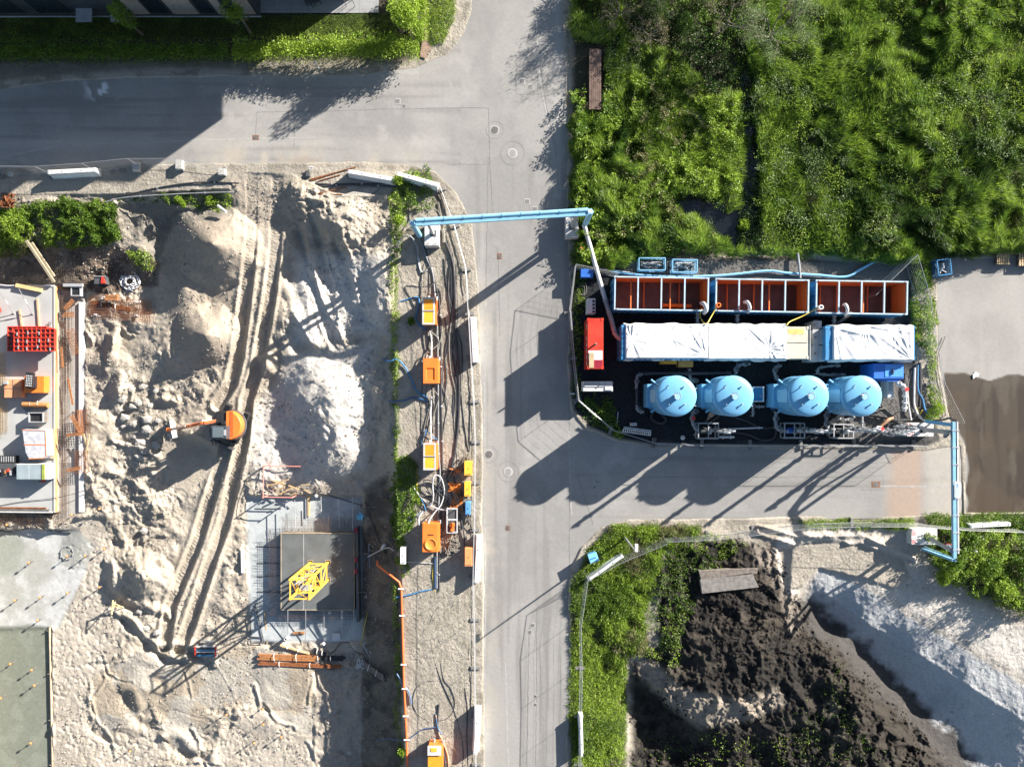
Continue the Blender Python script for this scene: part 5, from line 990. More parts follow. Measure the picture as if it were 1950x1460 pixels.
hose("outlet_pipe", "tan bent outlet pipe hooked over the right open tank's rim", "pipe", [(1607, 580, 2.0), (1611, 581, 2.75), (1614, 591, 2.7), (1610, 600, 1.8)], .11, HOSEP)
for u, v, m_, lb in ((1368, 581, ORG, "round orange pipe end at the middle open tank's lower left corner"), (1563, 585, WHITE, "round white pipe end at the right open tank's lower left corner")):
    x, y, _ = P(u, v, 2.6); t = thing("pipe_end", lb, "pipe end", (x, y, 2.2)); mb = MB(); mb.lathe(x, y, [(.10, 2.2), (.15, 2.2), (.16, 2.72), (.10, 2.72), (.10, 2.3)], 18); mb.build("collar", m_, t); mb = MB(); mb.cyl(x, y, 2.3, 2.32, .10, 16); mb.build("opening", BLKP, t)
hose("yellow_hose", "pale yellow hose hanging from the left open tank to the tarpaulin", "hose", [(1336, 589, 2.4), (1333, 600, 1.6), (1338, 612, 2.2), (1344, 617, 2.8)], .03, YHOSE); hose("yellow_hose", "yellow hose from the orange pipe end to the tarpaulin seam", "hose", [(1364, 586, 2.5), (1356, 600, 2.5), (1347, 616, 2.8)], .035, YHOSE)
hose("yellow_hose", "long yellow hose from the white pipe end to the beige unit", "hose", [(1557, 587, 2.5), (1528, 602, 2.4), (1505, 612, 2.6), (1498, 619, 2.8)], .035, YHOSE)
for u, v0, v1, lb in ((1328, 592, 618, "grey standing pipe between left open tank and tarpaulin"), (1404, 598, 618, "grey standing pipe between middle open tank and tarpaulin"), (1588, 600, 620, "grey standing pipe between right open tank and tarpaulin")):
    x0, y0, _ = P(u, v0, 1.4); x1, y1, _ = P(u, v1, 1.4); t = thing("feed_pipe", lb, "pipe", (x0, y0, 0)); mb = MB(); mb.tube([(x0, y0, 1.4), (x1, y1, 1.4)], .11, 10); mb.build("pipe", PIPE, t, smooth=True)
    for q in (.1, .5, .9): yy = y0+(y1-y0)*q; mb = MB(); mb.tube([(x0, yy-.03, 1.4), (x0, yy+.03, 1.4)], .18, 12); mb.build("flange", PIPE, t)
    mb = MB(); mb.tube([(x0, y0+.1, 0), (x0, y0+.1, 1.4)], .06, 8); mb.build("leg", PIPE, t)
t = thing("ladder", "grey access ladder leaning below the right open tank", "ladder", P(1600, 605, 0)); 
for s_ in (-5, 5):
    mb = MB(); mb.beam(PV(1625+s_, 594, 2.3), PV(1592+s_, 617, .3), .05, .05); mb.build("stile", DGREY, t)
for k in range(9):
    q = (k+.5)/9; mb = MB(); mb.beam(PV(1620, 594, 2.3).lerp(PV(1587, 617, .3), q), PV(1630, 594, 2.3).lerp(PV(1597, 617, .3), q), .05, .04); mb.build("rung", LGREY, t)
# ---------------- covered containers ----------------
def cbox(u0, v0, u1, v1, h, name, lab, cat, m, group=None, ribs=True, z0=.05):
    a = P(u0, v0, h); b_ = P(u1, v1, h); x0, x1 = a[0], b_[0]; y1, y0 = a[1], b_[1]; t = thing(name, lab, cat, ((x0+x1)/2, (y0+y1)/2, 0), group)
    mb = MB(); mb.box(x0, x1, y0, y1, z0, h); mb.build("body", m, t, bevel=.015)
    if ribs:
        mb = MB()
        for k in range(int((x1-x0)/.35)): q = x0+.2+k*.35; mb.box(q-.07, q+.07, y0-.035, y0-.001, z0+.15, h-.12); mb.box(q-.07, q+.07, y1+.001, y1+.035, z0+.15, h-.12)
        for k in range(int((y1-y0)/.35)): q = y0+.2+k*.35; mb.box(x0-.035, x0-.001, q-.07, q+.07, z0+.15, h-.12); mb.box(x1+.001, x1+.035, q-.07, q+.07, z0+.15, h-.12)
        mb.build("corrugation", m, t)
    for s_ in (x0+.08, x1-.08):
        for r_ in (y0+.08, y1-.08): mb = MB(); mb.box(s_-.1, s_+.1, r_-.1, r_+.1, h, h+.02); mb.build("corner_casting", m, t)
    return t, (x0, x1, y0, y1, h)
_, c1 = cbox(1184, 619, 1496, 684, 2.6, "filter_container", "long blue container under the two left white tarpaulins", "container", BLUE); _, c2 = cbox(1572, 621, 1742, 685, 2.6, "filter_container", "blue container under the right white tarpaulin", "container", BLUE)
def tarp(u0, v0, u1, v1, seed, lab, foci, drop=.55, bag=()):
    h = 2.68; a = P(u0, v0, h); b_ = P(u1, v1, h); x0, x1 = a[0], b_[0]; y1, y0 = a[1], b_[1]; nx, ny = 190, 96; R = np.random.default_rng(seed)
    s_ = np.linspace(-1, 1, nx); t_ = np.linspace(-1, 1, ny); Sx, Ty = np.meshgrid(s_, t_); W_, D_ = (x1-x0)/2, (y1-y0)/2; ox, oy = drop/W_, drop/D_
    fx, fy = Sx*(1+ox), Ty*(1+oy); ex = np.clip(np.abs(fx)-1, 0, None)*W_; ey = np.clip(np.abs(fy)-1, 0, None)*D_
    X = (x0+x1)/2+np.clip(fx, -1, 1)*W_; Y = (y0+y1)/2+np.clip(fy, -1, 1)*D_; dr = np.maximum(ex, ey); hem = 1+.28*(fbm(X*1.1+seed, Y*1.1, 2, seed)-.5)*2
    Z = h-dr*hem; fl = .16*dr/drop; X = X+np.sign(fx)*(ex > 0)*(.04+fl*(.4+.9*vn(Y*2.3, X*2.3, seed))); Y = Y+np.sign(fy)*(ey > 0)*(.04+fl*(.4+.9*vn(X*2.3, Y*2.3, seed+1)))
    top = (dr < .01)*1.0; w_ = 0
    for (fu, fv, amp, nrad, rad) in foci:        # folds running out from a pull point
        px, py, _ = P(fu, fv, h); dx, dy = X-px, Y-py; rr = np.hypot(dx, dy)+1e-6; th = np.arctan2(dy, dx)
        cr = 1-np.abs(2*vn(th*nrad*.75+seed, rr*.35, seed+3)-1); w_ = w_+amp*np.exp(-(rr/rad)**2)*(cr**2)*np.clip(rr*1.6, 0, 1)*.62
    w_ = w_+.05*(fbm(X*.9, Y*.9, 3, seed+6)-.5)+.012*ridge(X*2.2+Y*1.5, Y*1.1, 2, seed+7)**4
    for (bu, bv, r_, dp) in bag: px, py, _ = P(bu, bv, h); w_ = w_-dp*np.exp(-((X-px)**2+(Y-py)**2)/r_**2)
    Z = Z+w_*(top*.9+.1)
    I = np.arange(nx*ny).reshape(ny, nx); F_ = np.stack([I[:-1, :-1], I[:-1, 1:], I[1:, 1:], I[1:, :-1]], -1).reshape(-1, 4)
    c = np.array([(x0+x1)/2, (y0+y1)/2, h]); me = npmesh("tarpaulin", np.stack([X, Y, Z], -1).reshape(-1, 3)-c, F_, smooth=True); me.materials.append(TARP)
    o = bpy.data.objects.new("tarpaulin", me); sc.collection.objects.link(o); o.location = tuple(c); tagp(o, lab, "tarpaulin", "white tarpaulins over the blue containers")
    m_ = o.modifiers.new("thickness", 'SOLIDIFY'); m_.thickness = .012; return o
tarp(1193, 619, 1346, 681, 11, "white tarpaulin with folds fanning from its left edge, leftmost of three", ((1202, 646, .14, 5.5, 2.9), (1344, 676, .10, 4.5, 2.6), (1335, 625, .09, 5, 2.0), (1278, 640, .06, 6, 1.3)), bag=((1282, 655, .55, .07), (1320, 645, .5, .06)))
tarp(1350, 620, 1496, 682, 12, "white tarpaulin with a sunken square patch, middle one of three", ((1466, 662, .13, 6, 1.7), (1494, 676, .08, 5, 1.6), (1420, 622, .05, 6, 2.0)), bag=((1464, 664, .5, .07), (1410, 646, .5, .03)))
tarp(1588, 621, 1739, 684, 13, "white tarpaulin with a ragged hem, rightmost of three", ((1590, 628, .13, 4.5, 3.0), (1735, 684, .13, 4.5, 2.6), (1645, 622, .12, 5, 1.8), (1700, 630, .08, 6, 1.8)), drop=.75, bag=((1615, 648, .5, .10), (1660, 650, .7, .06)))
t, (x0, x1, y0, y1, h) = cbox(1498, 622, 1541, 683, 2.5, "service_unit", "beige flat-topped unit between two tarpaulins", "equipment unit", BEIGE, ribs=False)
mb = MB(); mb.box(x0, x1-.15, (y0+y1)/2-.015, (y0+y1)/2+.015, h, h+.02); mb.build("roof_seam", DGREY, t); mb = MB(); mb.box(x0+.1, x1-.35, y1-.5, y1-.15, h, h+.008); mb.build("yellow_patch", mat("faded_yellow", (.55, .38, .12), .7, var=.3, scale=4), t); mb = MB(); mb.box(x1+.02, x1+.08, y0-.1, y1+.1, h-.3, h+.05); mb.build("side_rail", GREY, t)
for (u0, v0, u1, v1, hh, lb) in ((1550, 611, 1565, 626, 1.9, "small grey cabinet beside the beige unit, topmost of three"), (1548, 628, 1571, 656, 2.1, "grey two-door cabinet beside the beige unit, middle one of three"), (1547, 658, 1571, 688, 2.1, "grey two-door cabinet beside the beige unit, bottom one of three")):
    a = P(u0, v0, hh); b_ = P(u1, v1, hh); t = thing("control_cabinet", lb, "cabinet", ((a[0]+b_[0])/2, (a[1]+b_[1])/2, 0), "grey control cabinets"); mb = MB(); mb.box(a[0], b_[0], b_[1], a[1], .1, hh); mb.build("body", LGREY, t, bevel=.015)
    mb = MB(); mb.box(a[0]-.03, a[0]+.02+(b_[0]-a[0])*.5, b_[1]-.03, a[1]+.03, hh, hh+.04); mb.build("lid", GREY, t); mb = MB(); xm = a[0]+(b_[0]-a[0])*.5; mb.box(xm-.3, xm-.22, (a[1]+b_[1])/2-.05, (a[1]+b_[1])/2+.05, hh+.04, hh+.1); mb.build("latch", DGREY, t); mb = MB(); mb.box(a[0]+.05, b_[0]-.05, b_[1]+.05, a[1]-.05, 0, .1); mb.build("feet", DGREY, t)
# ---------------- pressure tanks ----------------
def tank(ug, lab, boxside=True):
    x, y, _ = P(ug, 753.5, 0); t = thing("filter_tank", lab, "tank", (x, y, 0), "tall sky blue filter tanks"); r = 1.31; zt = 4.3
    mb = MB(); prof = [(.5, .55), (.9, .62), (1.18, .78), (r, 1.0), (r, zt-.03)]; mb.lathe(x, y, prof, 56); mb.build("shell", TBLUE, t, smooth=True)
    mb = MB(); pr = [(r+.02, zt-.06), (r+.025, zt), (r+.02, zt+.04), (r*.985, zt+.09), (r*.94, zt+.14), (r*.82, zt+.20), (r*.66, zt+.25), (r*.45, zt+.29), (r*.22, zt+.315), (.02, zt+.32)]; mb.lathe(x, y, pr, 56); d = mb.build("dome", TBLUE, t, smooth=True)
    for z_ in (1.9, 3.1): mb = MB(); mb.lathe(x, y, [(r+.001, z_-.03), (r+.02, z_-.02), (r+.02, z_+.02), (r+.001, z_+.03)], 56); mb.build("weld_band", TBLUE, t)
    mb = MB(); mb.cyl(x, y, zt+.2, zt+.56, .2, 24); mb.build("manway", TBLUE, t, smooth=True); mb = MB(); mb.cyl(x, y, zt+.56, zt+.61, .25, 24); f = mb.build("manway_cover", mat("pale_blue_flange", (.22, .40, .52), .4, var=.15), t)
    mb = MB()
    for k in range(12): a = k*math.pi/6; mb.cyl(x+.22*math.cos(a), y+.22*math.sin(a), zt+.61, zt+.64, .022, 6)
    mb.build("bolts", GREY, f)
    mb = MB(); mb.tube([(x-.15, y+.02, zt+.63), (x-.22, y+.05, zt+.68), (x-.32, y+.09, zt+.56)], .04, 8); mb.build("vent_pipe", LGREY, t)
    for (dx, dy, hh, rr) in ((-.62, .55, .2, .035), (.48, .62, .12, .04), (.52, -.52, .14, .04), (-.52, -.52, .12, .03), (.05, .25, .1, .022), (.2, .27, .12, .022), (-.5, .72, .05, .02)):
        zz = zt+.31-.16*((dx*dx+dy*dy)/r/r); mb = MB(); mb.cyl(x+dx, y+dy, zz-.12, zz+hh, rr, 10); mb.cyl(x+dx, y+dy, zz+hh, zz+hh+.035, rr*1.7, 12); mb.build("nozzle", mat("nozzle_paint", (.22, .34, .40), .5, var=.15), t)
    for a in (.2, 1.9, 3.6, 5.1): mb = MB(); q = a+ug*.01; cx, cy = x+(r+.004)*math.cos(q), y+(r+.004)*math.sin(q); mb.beam((cx, cy, 1.0), (cx, cy, zt-.1), .03, .012); mb.build("vertical_weld", TBLUE, t)
    for a in (.6, 2.5, 3.9, 5.4):
        cx, cy = x+(r-.12)*math.cos(a), y+(r-.12)*math.sin(a); mb = MB(); mb.box(cx-.08, cx+.08, cy-.08, cy+.08, .0, 1.1); mb.build("leg", TBLUE, t); mb = MB(); mb.box(cx-.16, cx+.16, cy-.16, cy+.16, .0, .03); mb.build("foot_plate", TBLUE, t)
    for a in (.35, -.45): cx, cy = x+(r+.02)*math.cos(a), y+(r+.02)*math.sin(a); mb = MB(); mb.beam((cx, cy, zt-.25), (cx+.18*math.cos(a), cy+.18*math.sin(a), zt-.22), .05, .05); mb.build("lifting_lug", LGREY, t)
    if boxside:
        mb = MB(); mb.box(x-r-.18, x-r+.35, y-.8, y+.8, .35, 2.0); mb.build("pipe_box", SKYB if False else TBLUE, t, bevel=.03)
        for s_ in (-1, 1): mb = MB(); mb.tube([(x-r*.75, y+s_*(r*.66), 2.3), (x-r*.98, y+s_*(r*.84), 2.34)], .07, 10); mb.build("side_nozzle", TBLUE, t)
    mb = MB(); mb.box(x-r-.03, x-r+.05, y-.42, y+.42, 2.3, 4.2); mb.build("name_plate", mat("pale_blue_plate", (.25, .45, .60), .4, var=.05), t)
    return x, y
TX = [tank(1263, "sky blue filter tank standing furthest left"), tank(1363, "sky blue filter tank, second from the left beside the small blue tray"), tank(1495, "sky blue filter tank, third from the left"), tank(1588, "sky blue filter tank furthest right beside the dark blue hut")]
def pipe(name, lab, pts, r=.1, m=None, fl=(), z=.7, valve=()):
    m = m or PIPE; q = [PV(p[0], p[1], p[2] if len(p) > 2 else z) for p in pts]; t = thing(name, lab, "pipework", (q[0].x, q[0].y, 0)); rr = []
    for i, p in enumerate(q):     # rounded corners
        if 0 < i < len(q)-1:
            a = (q[i-1]-p); b_ = (q[i+1]-p); la = min(.28, a.length*.4); lb = min(.28, b_.length*.4); rr += spline([p+a.normalized()*la, p+a.normalized()*la*.2+b_.normalized()*lb*.2, p+b_.normalized()*lb], 3)
        else: rr.append(p)
    mb = MB(); mb.tube(rr, r, 10); mb.build("pipe", m, t, smooth=True)
    for i in range(len(q)-1):
        d = (q[i+1]-q[i]); L_ = d.length; d.normalize()
        for s_ in ([.25, L_-.25] if L_ > .9 else [L_/2]):
            c = q[i]+d*s_; mb = MB(); mb.tube([c-d*.035, c+d*.035], r*1.7, 12); mb.build("flange", m, t)
    for (i, s_) in valve:
        d = (q[i+1]-q[i]); c = q[i]+d*s_; d.normalize(); mb = MB(); mb.tube([c-d*.13, c+d*.13], r*1.45, 10); v_ = mb.build("valve", GREY, t); mb = MB(); mb.cyl(c.x, c.y, c.z, c.z+.32, .03, 8); mb.lathe(c.x, c.y, [(.10, c.z+.3), (.14, c.z+.3), (.14, c.z+.33), (.10, c.z+.33)], 12); mb.build("hand_wheel", REDP if random.random() < .3 else DGREY, v_)
    for i in (0, len(q)-1): mb = MB(); mb.cyl(q[i].x, q[i].y, 0, q[i].z, .035, 6); mb.build("support", GREY, t)
    return t
DPIPE = mat("dark_pipe", (.05, .05, .055), .5, var=.2)
pipe("pipework", "grey elbow pipework left of the first tank", [(1224, 712), (1213, 714), (1212, 738)], .1, valve=((1, .5),)); pipe("pipework", "dark upright pipe left of the first tank", [(1213, 740), (1213, 773), (1226, 782)], .09, DPIPE); pipe("pipework", "grey elbow below left of the first tank", [(1213, 772), (1215, 783), (1226, 784)], .1)
pipe("pipework", "long dark pipe above the first and second tanks", [(1224, 711, 1.0), (1300, 711, 1.0), (1392, 710, 1.0)], .10, DPIPE); pipe("pipework", "grey valve group between the first and second tanks, upper side", [(1313, 702), (1314, 723), (1330, 725)], .11, valve=((0, .4), (1, .6)))
pipe("pipework", "grey pipe rising right of the second tank with a red valve", [(1401, 712), (1402, 698), (1410, 693), (1428, 692)], .12, valve=((0, .6), (2, .5))); pipe("pipework", "grey pipe with valves below and between the first and second tanks", [(1330, 782), (1318, 784), (1319, 808), (1330, 820)], .12, valve=((0, .5), (1, .5)))
pipe("pipework", "grey branch pipe right of the second tank", [(1434, 765), (1434, 792)], .08, valve=((0, .3),)); pipe("pipework", "grey side branch with a coupling right of the second tank", [(1436, 774), (1455, 774)], .08)
pipe("pipework", "pale S-shaped pipe with red mark left of the third tank", [(1488, 696), (1476, 698), (1475, 712), (1482, 724)], .11, valve=((1, .5),)); pipe("pipework", "grey valve pipe below left of the third tank", [(1478, 784), (1477, 806), (1481, 818), (1494, 820)], .13, valve=((0, .6),)); pipe("pipework", "grey pipe with valves between the third and fourth tanks", [(1575, 782), (1573, 800), (1575, 816), (1590, 818)], .12, valve=((0, .5), (1, .4)))
pipe("pipework", "long pale pipe between tarpaulin and the third tank", [(1556, 712), (1558, 700), (1590, 695), (1600, 696)], .09); pipe("pipework", "grey pipe above the fourth tank", [(1560, 712), (1578, 714), (1610, 713)], .09, valve=((1, .4),)); pipe("pipework", "white U-shaped pipe right of the fourth tank", [(1706, 704, 1.2), (1708, 732, 1.3), (1722, 733, 1.4), (1724, 760, 1.0), (1722, 782, .6)], .12, HOSEP, valve=((0, .5), (2, .3)))
pipe("pipework", "pale standing pipe under the fourth tank", [(1642, 792), (1641, 815)], .08); pipe("pipework", "rusty and grey valve chain below the fourth tank", [(1592, 797), (1612, 800), (1624, 797), (1626, 790)], .08, valve=((0, .5), (1, .4)))
pipe("pipework", "pale thick pipe with three valves near the lower right of the tanks", [(1662, 824), (1672, 812), (1680, 820), (1690, 828), (1705, 824)], .12, HOSEP, valve=((0, .4), (1, .5), (3, .5))); pipe("pipework", "long pale pipe running left from the valve cluster", [(1492, 820, .5), (1560, 822, .5), (1660, 820, .5)], .10, HOSEP, valve=((0, .3), (1, .4)))
def standpipe(u, v, h, lab, n=2, sp=.32):
    x, y, _ = P(u, v, 0); t = thing("standpipe", lab, "standpipe", (x, y, 0), "tall twin standpipes in front of the tanks")
    for k in range(n):
        xx = x+k*sp; yy = y+k*.1; mb = MB(); mb.tube(spline([(xx, yy, .1), (xx, yy, h*.5), (xx, yy, h-.3), (xx+.03, yy, h-.06), (xx+.22, yy+.02, h)], 4), .07, 10); mb.build("riser", (LGREY, HOSEP)[k % 2], t, smooth=True)
        for z_ in (.6, 1.6, 2.9, h-.5): mb = MB(); mb.cyl(xx, yy, z_-.04, z_+.04, .12, 12); mb.build("flange", PIPE, t)
        mb = MB(); mb.cyl(xx, yy, 1.9, 2.2, .11, 10); mb.build("valve", DGREY, t)
    for z_ in (1.2, h-.9): mb = MB(); mb.beam((x-.1, y-.03, z_), (x+(n-1)*sp+.12, y+(n-1)*.1, z_), .06, .06); mb.build("crossbar", GREY, t)
standpipe(1350, 818, 4.7, "tall pale twin standpipe below the second tank"); standpipe(1512, 817, 4.6, "tall pale twin standpipe below the third tank"); standpipe(1602, 815, 4.8, "tall pale twin standpipe below the fourth tank"); standpipe(1668, 822, 3.8, "tall triple standpipe at the lower right of the tanks", 3, .28); standpipe(1700, 812, 3.0, "shorter twin standpipe left of the second bridge's block")
pipe("pipework", "thin pale lance beneath the second tank", [(1381, 817, .5), (1452, 814, .5)], .05, HOSEP)
pipe("pipework", "short white pipe lying below the bundled hoses", [(1370, 832, .3), (1398, 832, .3)], .08, HOSEP)
def pumpframe(u0, v0, u1, v1, lab):
    h = .9; a = P(u0, v0, h); b_ = P(u1, v1, h); x0, x1, y0, y1 = a[0], b_[0], b_[1], a[1]; t = thing("pump_skid", lab, "pump", ((x0+x1)/2, (y0+y1)/2, 0), "pump frames in front of the tanks")
    mb = MB()
    for z_ in (.08, h):
        for p, q in (((x0, y0), (x1, y0)), ((x1, y0), (x1, y1)), ((x1, y1), (x0, y1)), ((x0, y1), (x0, y0))): mb.beam((*p, z_), (*q, z_), .07, .07)
    for p in ((x0, y0), (x1, y0), (x1, y1), (x0, y1)): mb.beam((*p, 0), (*p, h), .07, .07)
    mb.beam(((x0+x1)/2, y0, h), ((x0+x1)/2, y1, h), .06, .06); mb.build("frame", GREY, t)
    cx, cy = (x0+x1)/2-.1, (y0+y1)/2; mb = MB(); mb.tube([(cx-.35, cy, .45), (cx+.2, cy, .45)], .2, 14); mb.build("motor", RBLUE if random.random() < .3 else DGREY, t, smooth=True)
    mb = MB(); mb.tube([(cx+.2, cy, .45), (cx+.4, cy, .45)], .26, 14); mb.build("volute", GREY, t, smooth=True); mb = MB(); mb.cyl(cx+.3, cy, .45, 1.0, .07, 10); mb.build("outlet", HOSEP, t)
pumpframe(1330, 806, 1368, 835, "grey pump frame below the second tank"); pumpframe(1494, 806, 1532, 834, "grey pump frame below the third tank"); pumpframe(1588, 808, 1625, 834, "grey pump frame below the fourth tank, among pipes")
for pts, r, m_, lb in (([(1400, 795, .1), (1425, 803, .1), (1450, 815, .1), (1475, 815, .1), (1474, 833, .1), (1452, 838, .1), (1420, 826, .1), (1390, 824, .1)], .07, HOSED, "black looped hose on the gravel between second and third tanks"),
    ([(1688, 815, .2), (1700, 802, .2), (1735, 798, .25), (1760, 800, .3), (1790, 800, 1.4), (1808, 796, 3.4), (1816, 800, 4.1)], .07, HOSED, "black hose rising to the second bridge's upper end"), ([(1645, 790, .2), (1680, 795, .2), (1705, 800, .3), (1732, 799, .3)], .08, HOSED, "black hose running right from the fourth tank"),
    ([(1727, 740, .8), (1730, 770, .5), (1735, 800, .3)], .06, HOSEP, "pale hose with couplings right of the white U pipe"), ([(1700, 760, .3), (1690, 775, .2), (1660, 782, .2), (1640, 790, .2)], .04, HOSEG, "thin grey cable curling round the fourth tank"), ([(1742, 700, .3), (1741, 740, .3), (1742, 775, .3), (1755, 797, .4), (1768, 803, 1.5)], .07, HOSEP, "pale hose running up toward the right tarpaulin"),
    ([(1748, 695, .15), (1748, 740, .15), (1757, 760, .2), (1762, 780, .3), (1775, 797, .5)], .06, HOSEB, "blue hose in the bundle at the enclosure's right end"), ([(1736, 706, .2), (1729, 735, .2), (1732, 765, .2), (1740, 785, .3)], .035, HOSEG, "thin pale hose curving left of the hose bundle"), ([(1752, 690, .12), (1753, 730, .12), (1752, 775, .12)], .10, HOSED, "thick black pipe in the hose bundle, right one"), ([(1745, 696, .1), (1745, 740, .1), (1744, 775, .1)], .10, DPIPE, "thick black pipe in the hose bundle, left one"),
    ([(1757, 780, .3), (1750, 790, .3), (1745, 775, .3)], .03, YHOSE, "short yellow hose among the bundle near the round bush"), ([(1676, 812, .4), (1690, 800, .5), (1700, 795, .4)], .11, mat("tan_hose", (.42, .22, .12), .6), "short tan hose joint among the valves"), ([(1250, 775, .1), (1240, 795, .1), (1258, 806, .1), (1268, 798, .1), (1256, 786, .1)], .09, HOSED, "black ring of hose under the first tank"), ([(1800, 640, .1), (1785, 690, .1), (1800, 790, .1), (1775, 770, .1)], .02, HOSED, "thin black cable along the yard fence")):
    hose("hose", lb, "hose", pts, r, m_)
# header hoses north of the open tanks
hose("supply_pipe", "long light blue hose winding behind the open tanks", "hose", [(1160, 516, .15), (1225, 524, .15), (1300, 527, .15), (1380, 524, .15), (1460, 516, .15), (1500, 520, .15), (1560, 524, .15), (1610, 527, .15), (1640, 512, .15), (1680, 490, .15)], .09, LBLUE)
hose("supply_pipe", "grey-blue hose behind the left open tank", "hose", [(1150, 512, .12), (1190, 518, .12), (1240, 526, .12), (1290, 529, .12)], .06, HOSEP); hose("drain_pipe", "grey pipe crossing down from the field behind the middle open tank", "pipe", [(1519, 482, .3), (1522, 505, .35), (1524, 530, .4)], .08, PIPE, sm=False)
hose("hose_coil", "loose grey hose loops right of the second mesh crate", "hose coil", [(1335, 495, .1), (1345, 502, .1), (1358, 498, .15), (1350, 492, .1), (1338, 500, .15), (1356, 502, .1)], .03, HOSEG)
# mesh crates
def crate(u0, v0, u1, v1, lab, h=.85, m=LBLUE, nx=6, rz=0., fill=1, seed=0):
    R = random.Random(seed); a = P(u0, v0, h); b_ = P(u1, v1, h); x0, x1, y0, y1 = a[0], b_[0], b_[1], a[1]; c = ((x0+x1)/2, (y0+y1)/2); t = thing("mesh_crate", lab, "crate", (c[0], c[1], 0), "light blue mesh crates")
    def bd(f, nm, mm): mb = MB(); f(mb); mb.rot(rz, c); mb.build(nm, mm, t)
    def fr(m_):
        for z_ in (.1, h):
            for p, q in (((x0, y0), (x1, y0)), ((x1, y0), (x1, y1)), ((x1, y1), (x0, y1)), ((x0, y1), (x0, y0))): m_.beam((*p, z_), (*q, z_), .05, .05)
        for p in ((x0, y0), (x1, y0), (x1, y1), (x0, y1)): m_.beam((*p, 0), (*p, h), .05, .05)
    bd(fr, "frame", m)
    def gr(m_):
        for k in range(1, 12):
            q = x0+(x1-x0)*k/12; m_.beam((q, y0, .1), (q, y0, h), .012, .012); m_.beam((q, y1, .1), (q, y1, h), .012, .012)
        for k in range(1, 7):
            q = y0+(y1-y0)*k/7; m_.beam((x0, q, .1), (x0, q, h), .012, .012); m_.beam((x1, q, .1), (x1, q, h), .012, .012)
        for z_ in (.3, .5, .7):
            for p, q in (((x0, y0), (x1, y0)), ((x1, y0), (x1, y1)), ((x1, y1), (x0, y1)), ((x0, y1), (x0, y0))): m_.beam((*p, z_), (*q, z_), .012, .012)
    bd(gr, "side_mesh", m)
    def fl(m_):
        m_.box(x0, x1, y0, y1, .06, .08) if fill else None
        for k in range(1, nx+1): q = x0+(x1-x0)*k/(nx+1); m_.beam((q, y0, .12), (q, y1, .12), .03, .03)
        for k in range(1, 4): q = y0+(y1-y0)*k/4; m_.beam((x0, q, .12), (x1, q, .12), .03, .03)
    bd(fl, "base", m if not fill else DGREY)
    for k in range(5 if fill else 2):
        q = [Vector((R.uniform(x0+.15, x1-.15), R.uniform(y0+.12, y1-.12), R.uniform(.2, .6))) for _ in range(4)]; mb = MB(); mb.tube(spline(q, 5), R.choice((.03, .045, .06)), 7); mb.rot(rz, c)
        single(mb, "hose_fitting", R.choice((HOSED, HOSEP, GREY)), f"loose hose piece inside the {lab.split(',')[0]}"[:], "hose piece", "hose pieces in "+lab.split(',')[0], smooth=True)
crate(1217, 491, 1267, 514, "light blue mesh crate full of fittings, left of a near empty one", seed=1); crate(1281, 494, 1328, 518, "light blue mesh crate almost empty, right of the full one", rz=-.02, fill=0, seed=2); crate(1786, 494, 1811, 523, "blue crate of tangled fittings, at the concrete yard's corner", m=BLUE, rz=.12, seed=3)
hose("hose_coil", "black hose coil squeezed between the two mesh crates", "hose coil", [(1271, 497, .1), (1275, 505, .3), (1273, 518, .1), (1269, 508, .4), (1272, 498, .3), (1277, 512, .2)], .05, HOSED)
# red container
t, (x0, x1, y0, y1, h) = cbox(1119, 606, 1149, 702, 2.7, "generator_container", "bright red generator container at the enclosure's left side", "generator", RED, ribs=False)
mb = MB(); ym = y1-(y1-y0)*.64; mb.box(x0+.06, x1-.06, ym-.62, ym, h, h+.01); mb.build("white_band", WHITE, t); mb = MB(); mb.box(x0+.06, x1-.06, y0+.06, ym-.64, h, h+.01); mb.build("rear_roof_panel", DRED, t)
mb = MB(); mb.box(x0+.1, x0+.42, y0+.06, ym-.14, h+.012, h+.05); mb.build("hatch", TAN, t); mb = MB(); mb.tube([(x0+.45, (y0+y1)/2-.1, h), (x0+.45, (y0+y1)/2-.1, h+.35), (x0+.52, (y0+y1)/2-.02, h+.45)], .06, 10); mb.build("exhaust", DGREY, t)
mb = MB(); mb.box(x0-.012, x0-.002, y0+.3, y1-.3, .5, 2.3); mb.build("side_panel", RED, t)
for k in range(7): mb = MB(); mb.box(x0-.02, x0-.012, y1-.6-k*.42, y1-.35-k*.42, 2.0, 2.3) if k > 1 else mb.box(x0-.02, x0-.012, y1-.5-k*.2, y1-.36-k*.2, 2.0, 2.3); mb.build("side_letter_block", WHITE, t)
# smaller boxes in the enclosure
def ubox(u0, v0, u1, v1, h, name, lab, cat, m, top=None, group=None, z0=.0, bev=.02):
    a = P(u0, v0, h); b_ = P(u1, v1, h); t = thing(name, lab, cat, ((a[0]+b_[0])/2, (a[1]+b_[1])/2, z0), group); x0, x1, y0, y1 = a[0], b_[0], b_[1], a[1]
    mb = MB(); mb.box(x0, x1, y0, y1, z0+.06, h); mb.build("body", m, t, bevel=bev); mb = MB(); mb.box(x0+.06, x1-.06, y0+.06, y1-.06, z0, z0+.06); mb.build("skid", DGREY, t)
    return t, (x0, x1, y0, y1, h)
t, (x0, x1, y0, y1, h) = ubox(1118, 568, 1134, 597, 1.25, "switch_cabinet", "light grey cabinet with dark openings above the red container", "cabinet", LGREY)
for k in range(4):
    mb = MB(); mb.box(x0+.36, x1-.04, y1-.12-k*.24-.16, y1-.12-k*.24, h, h+.004); mb.build("opening", BLKP, t)
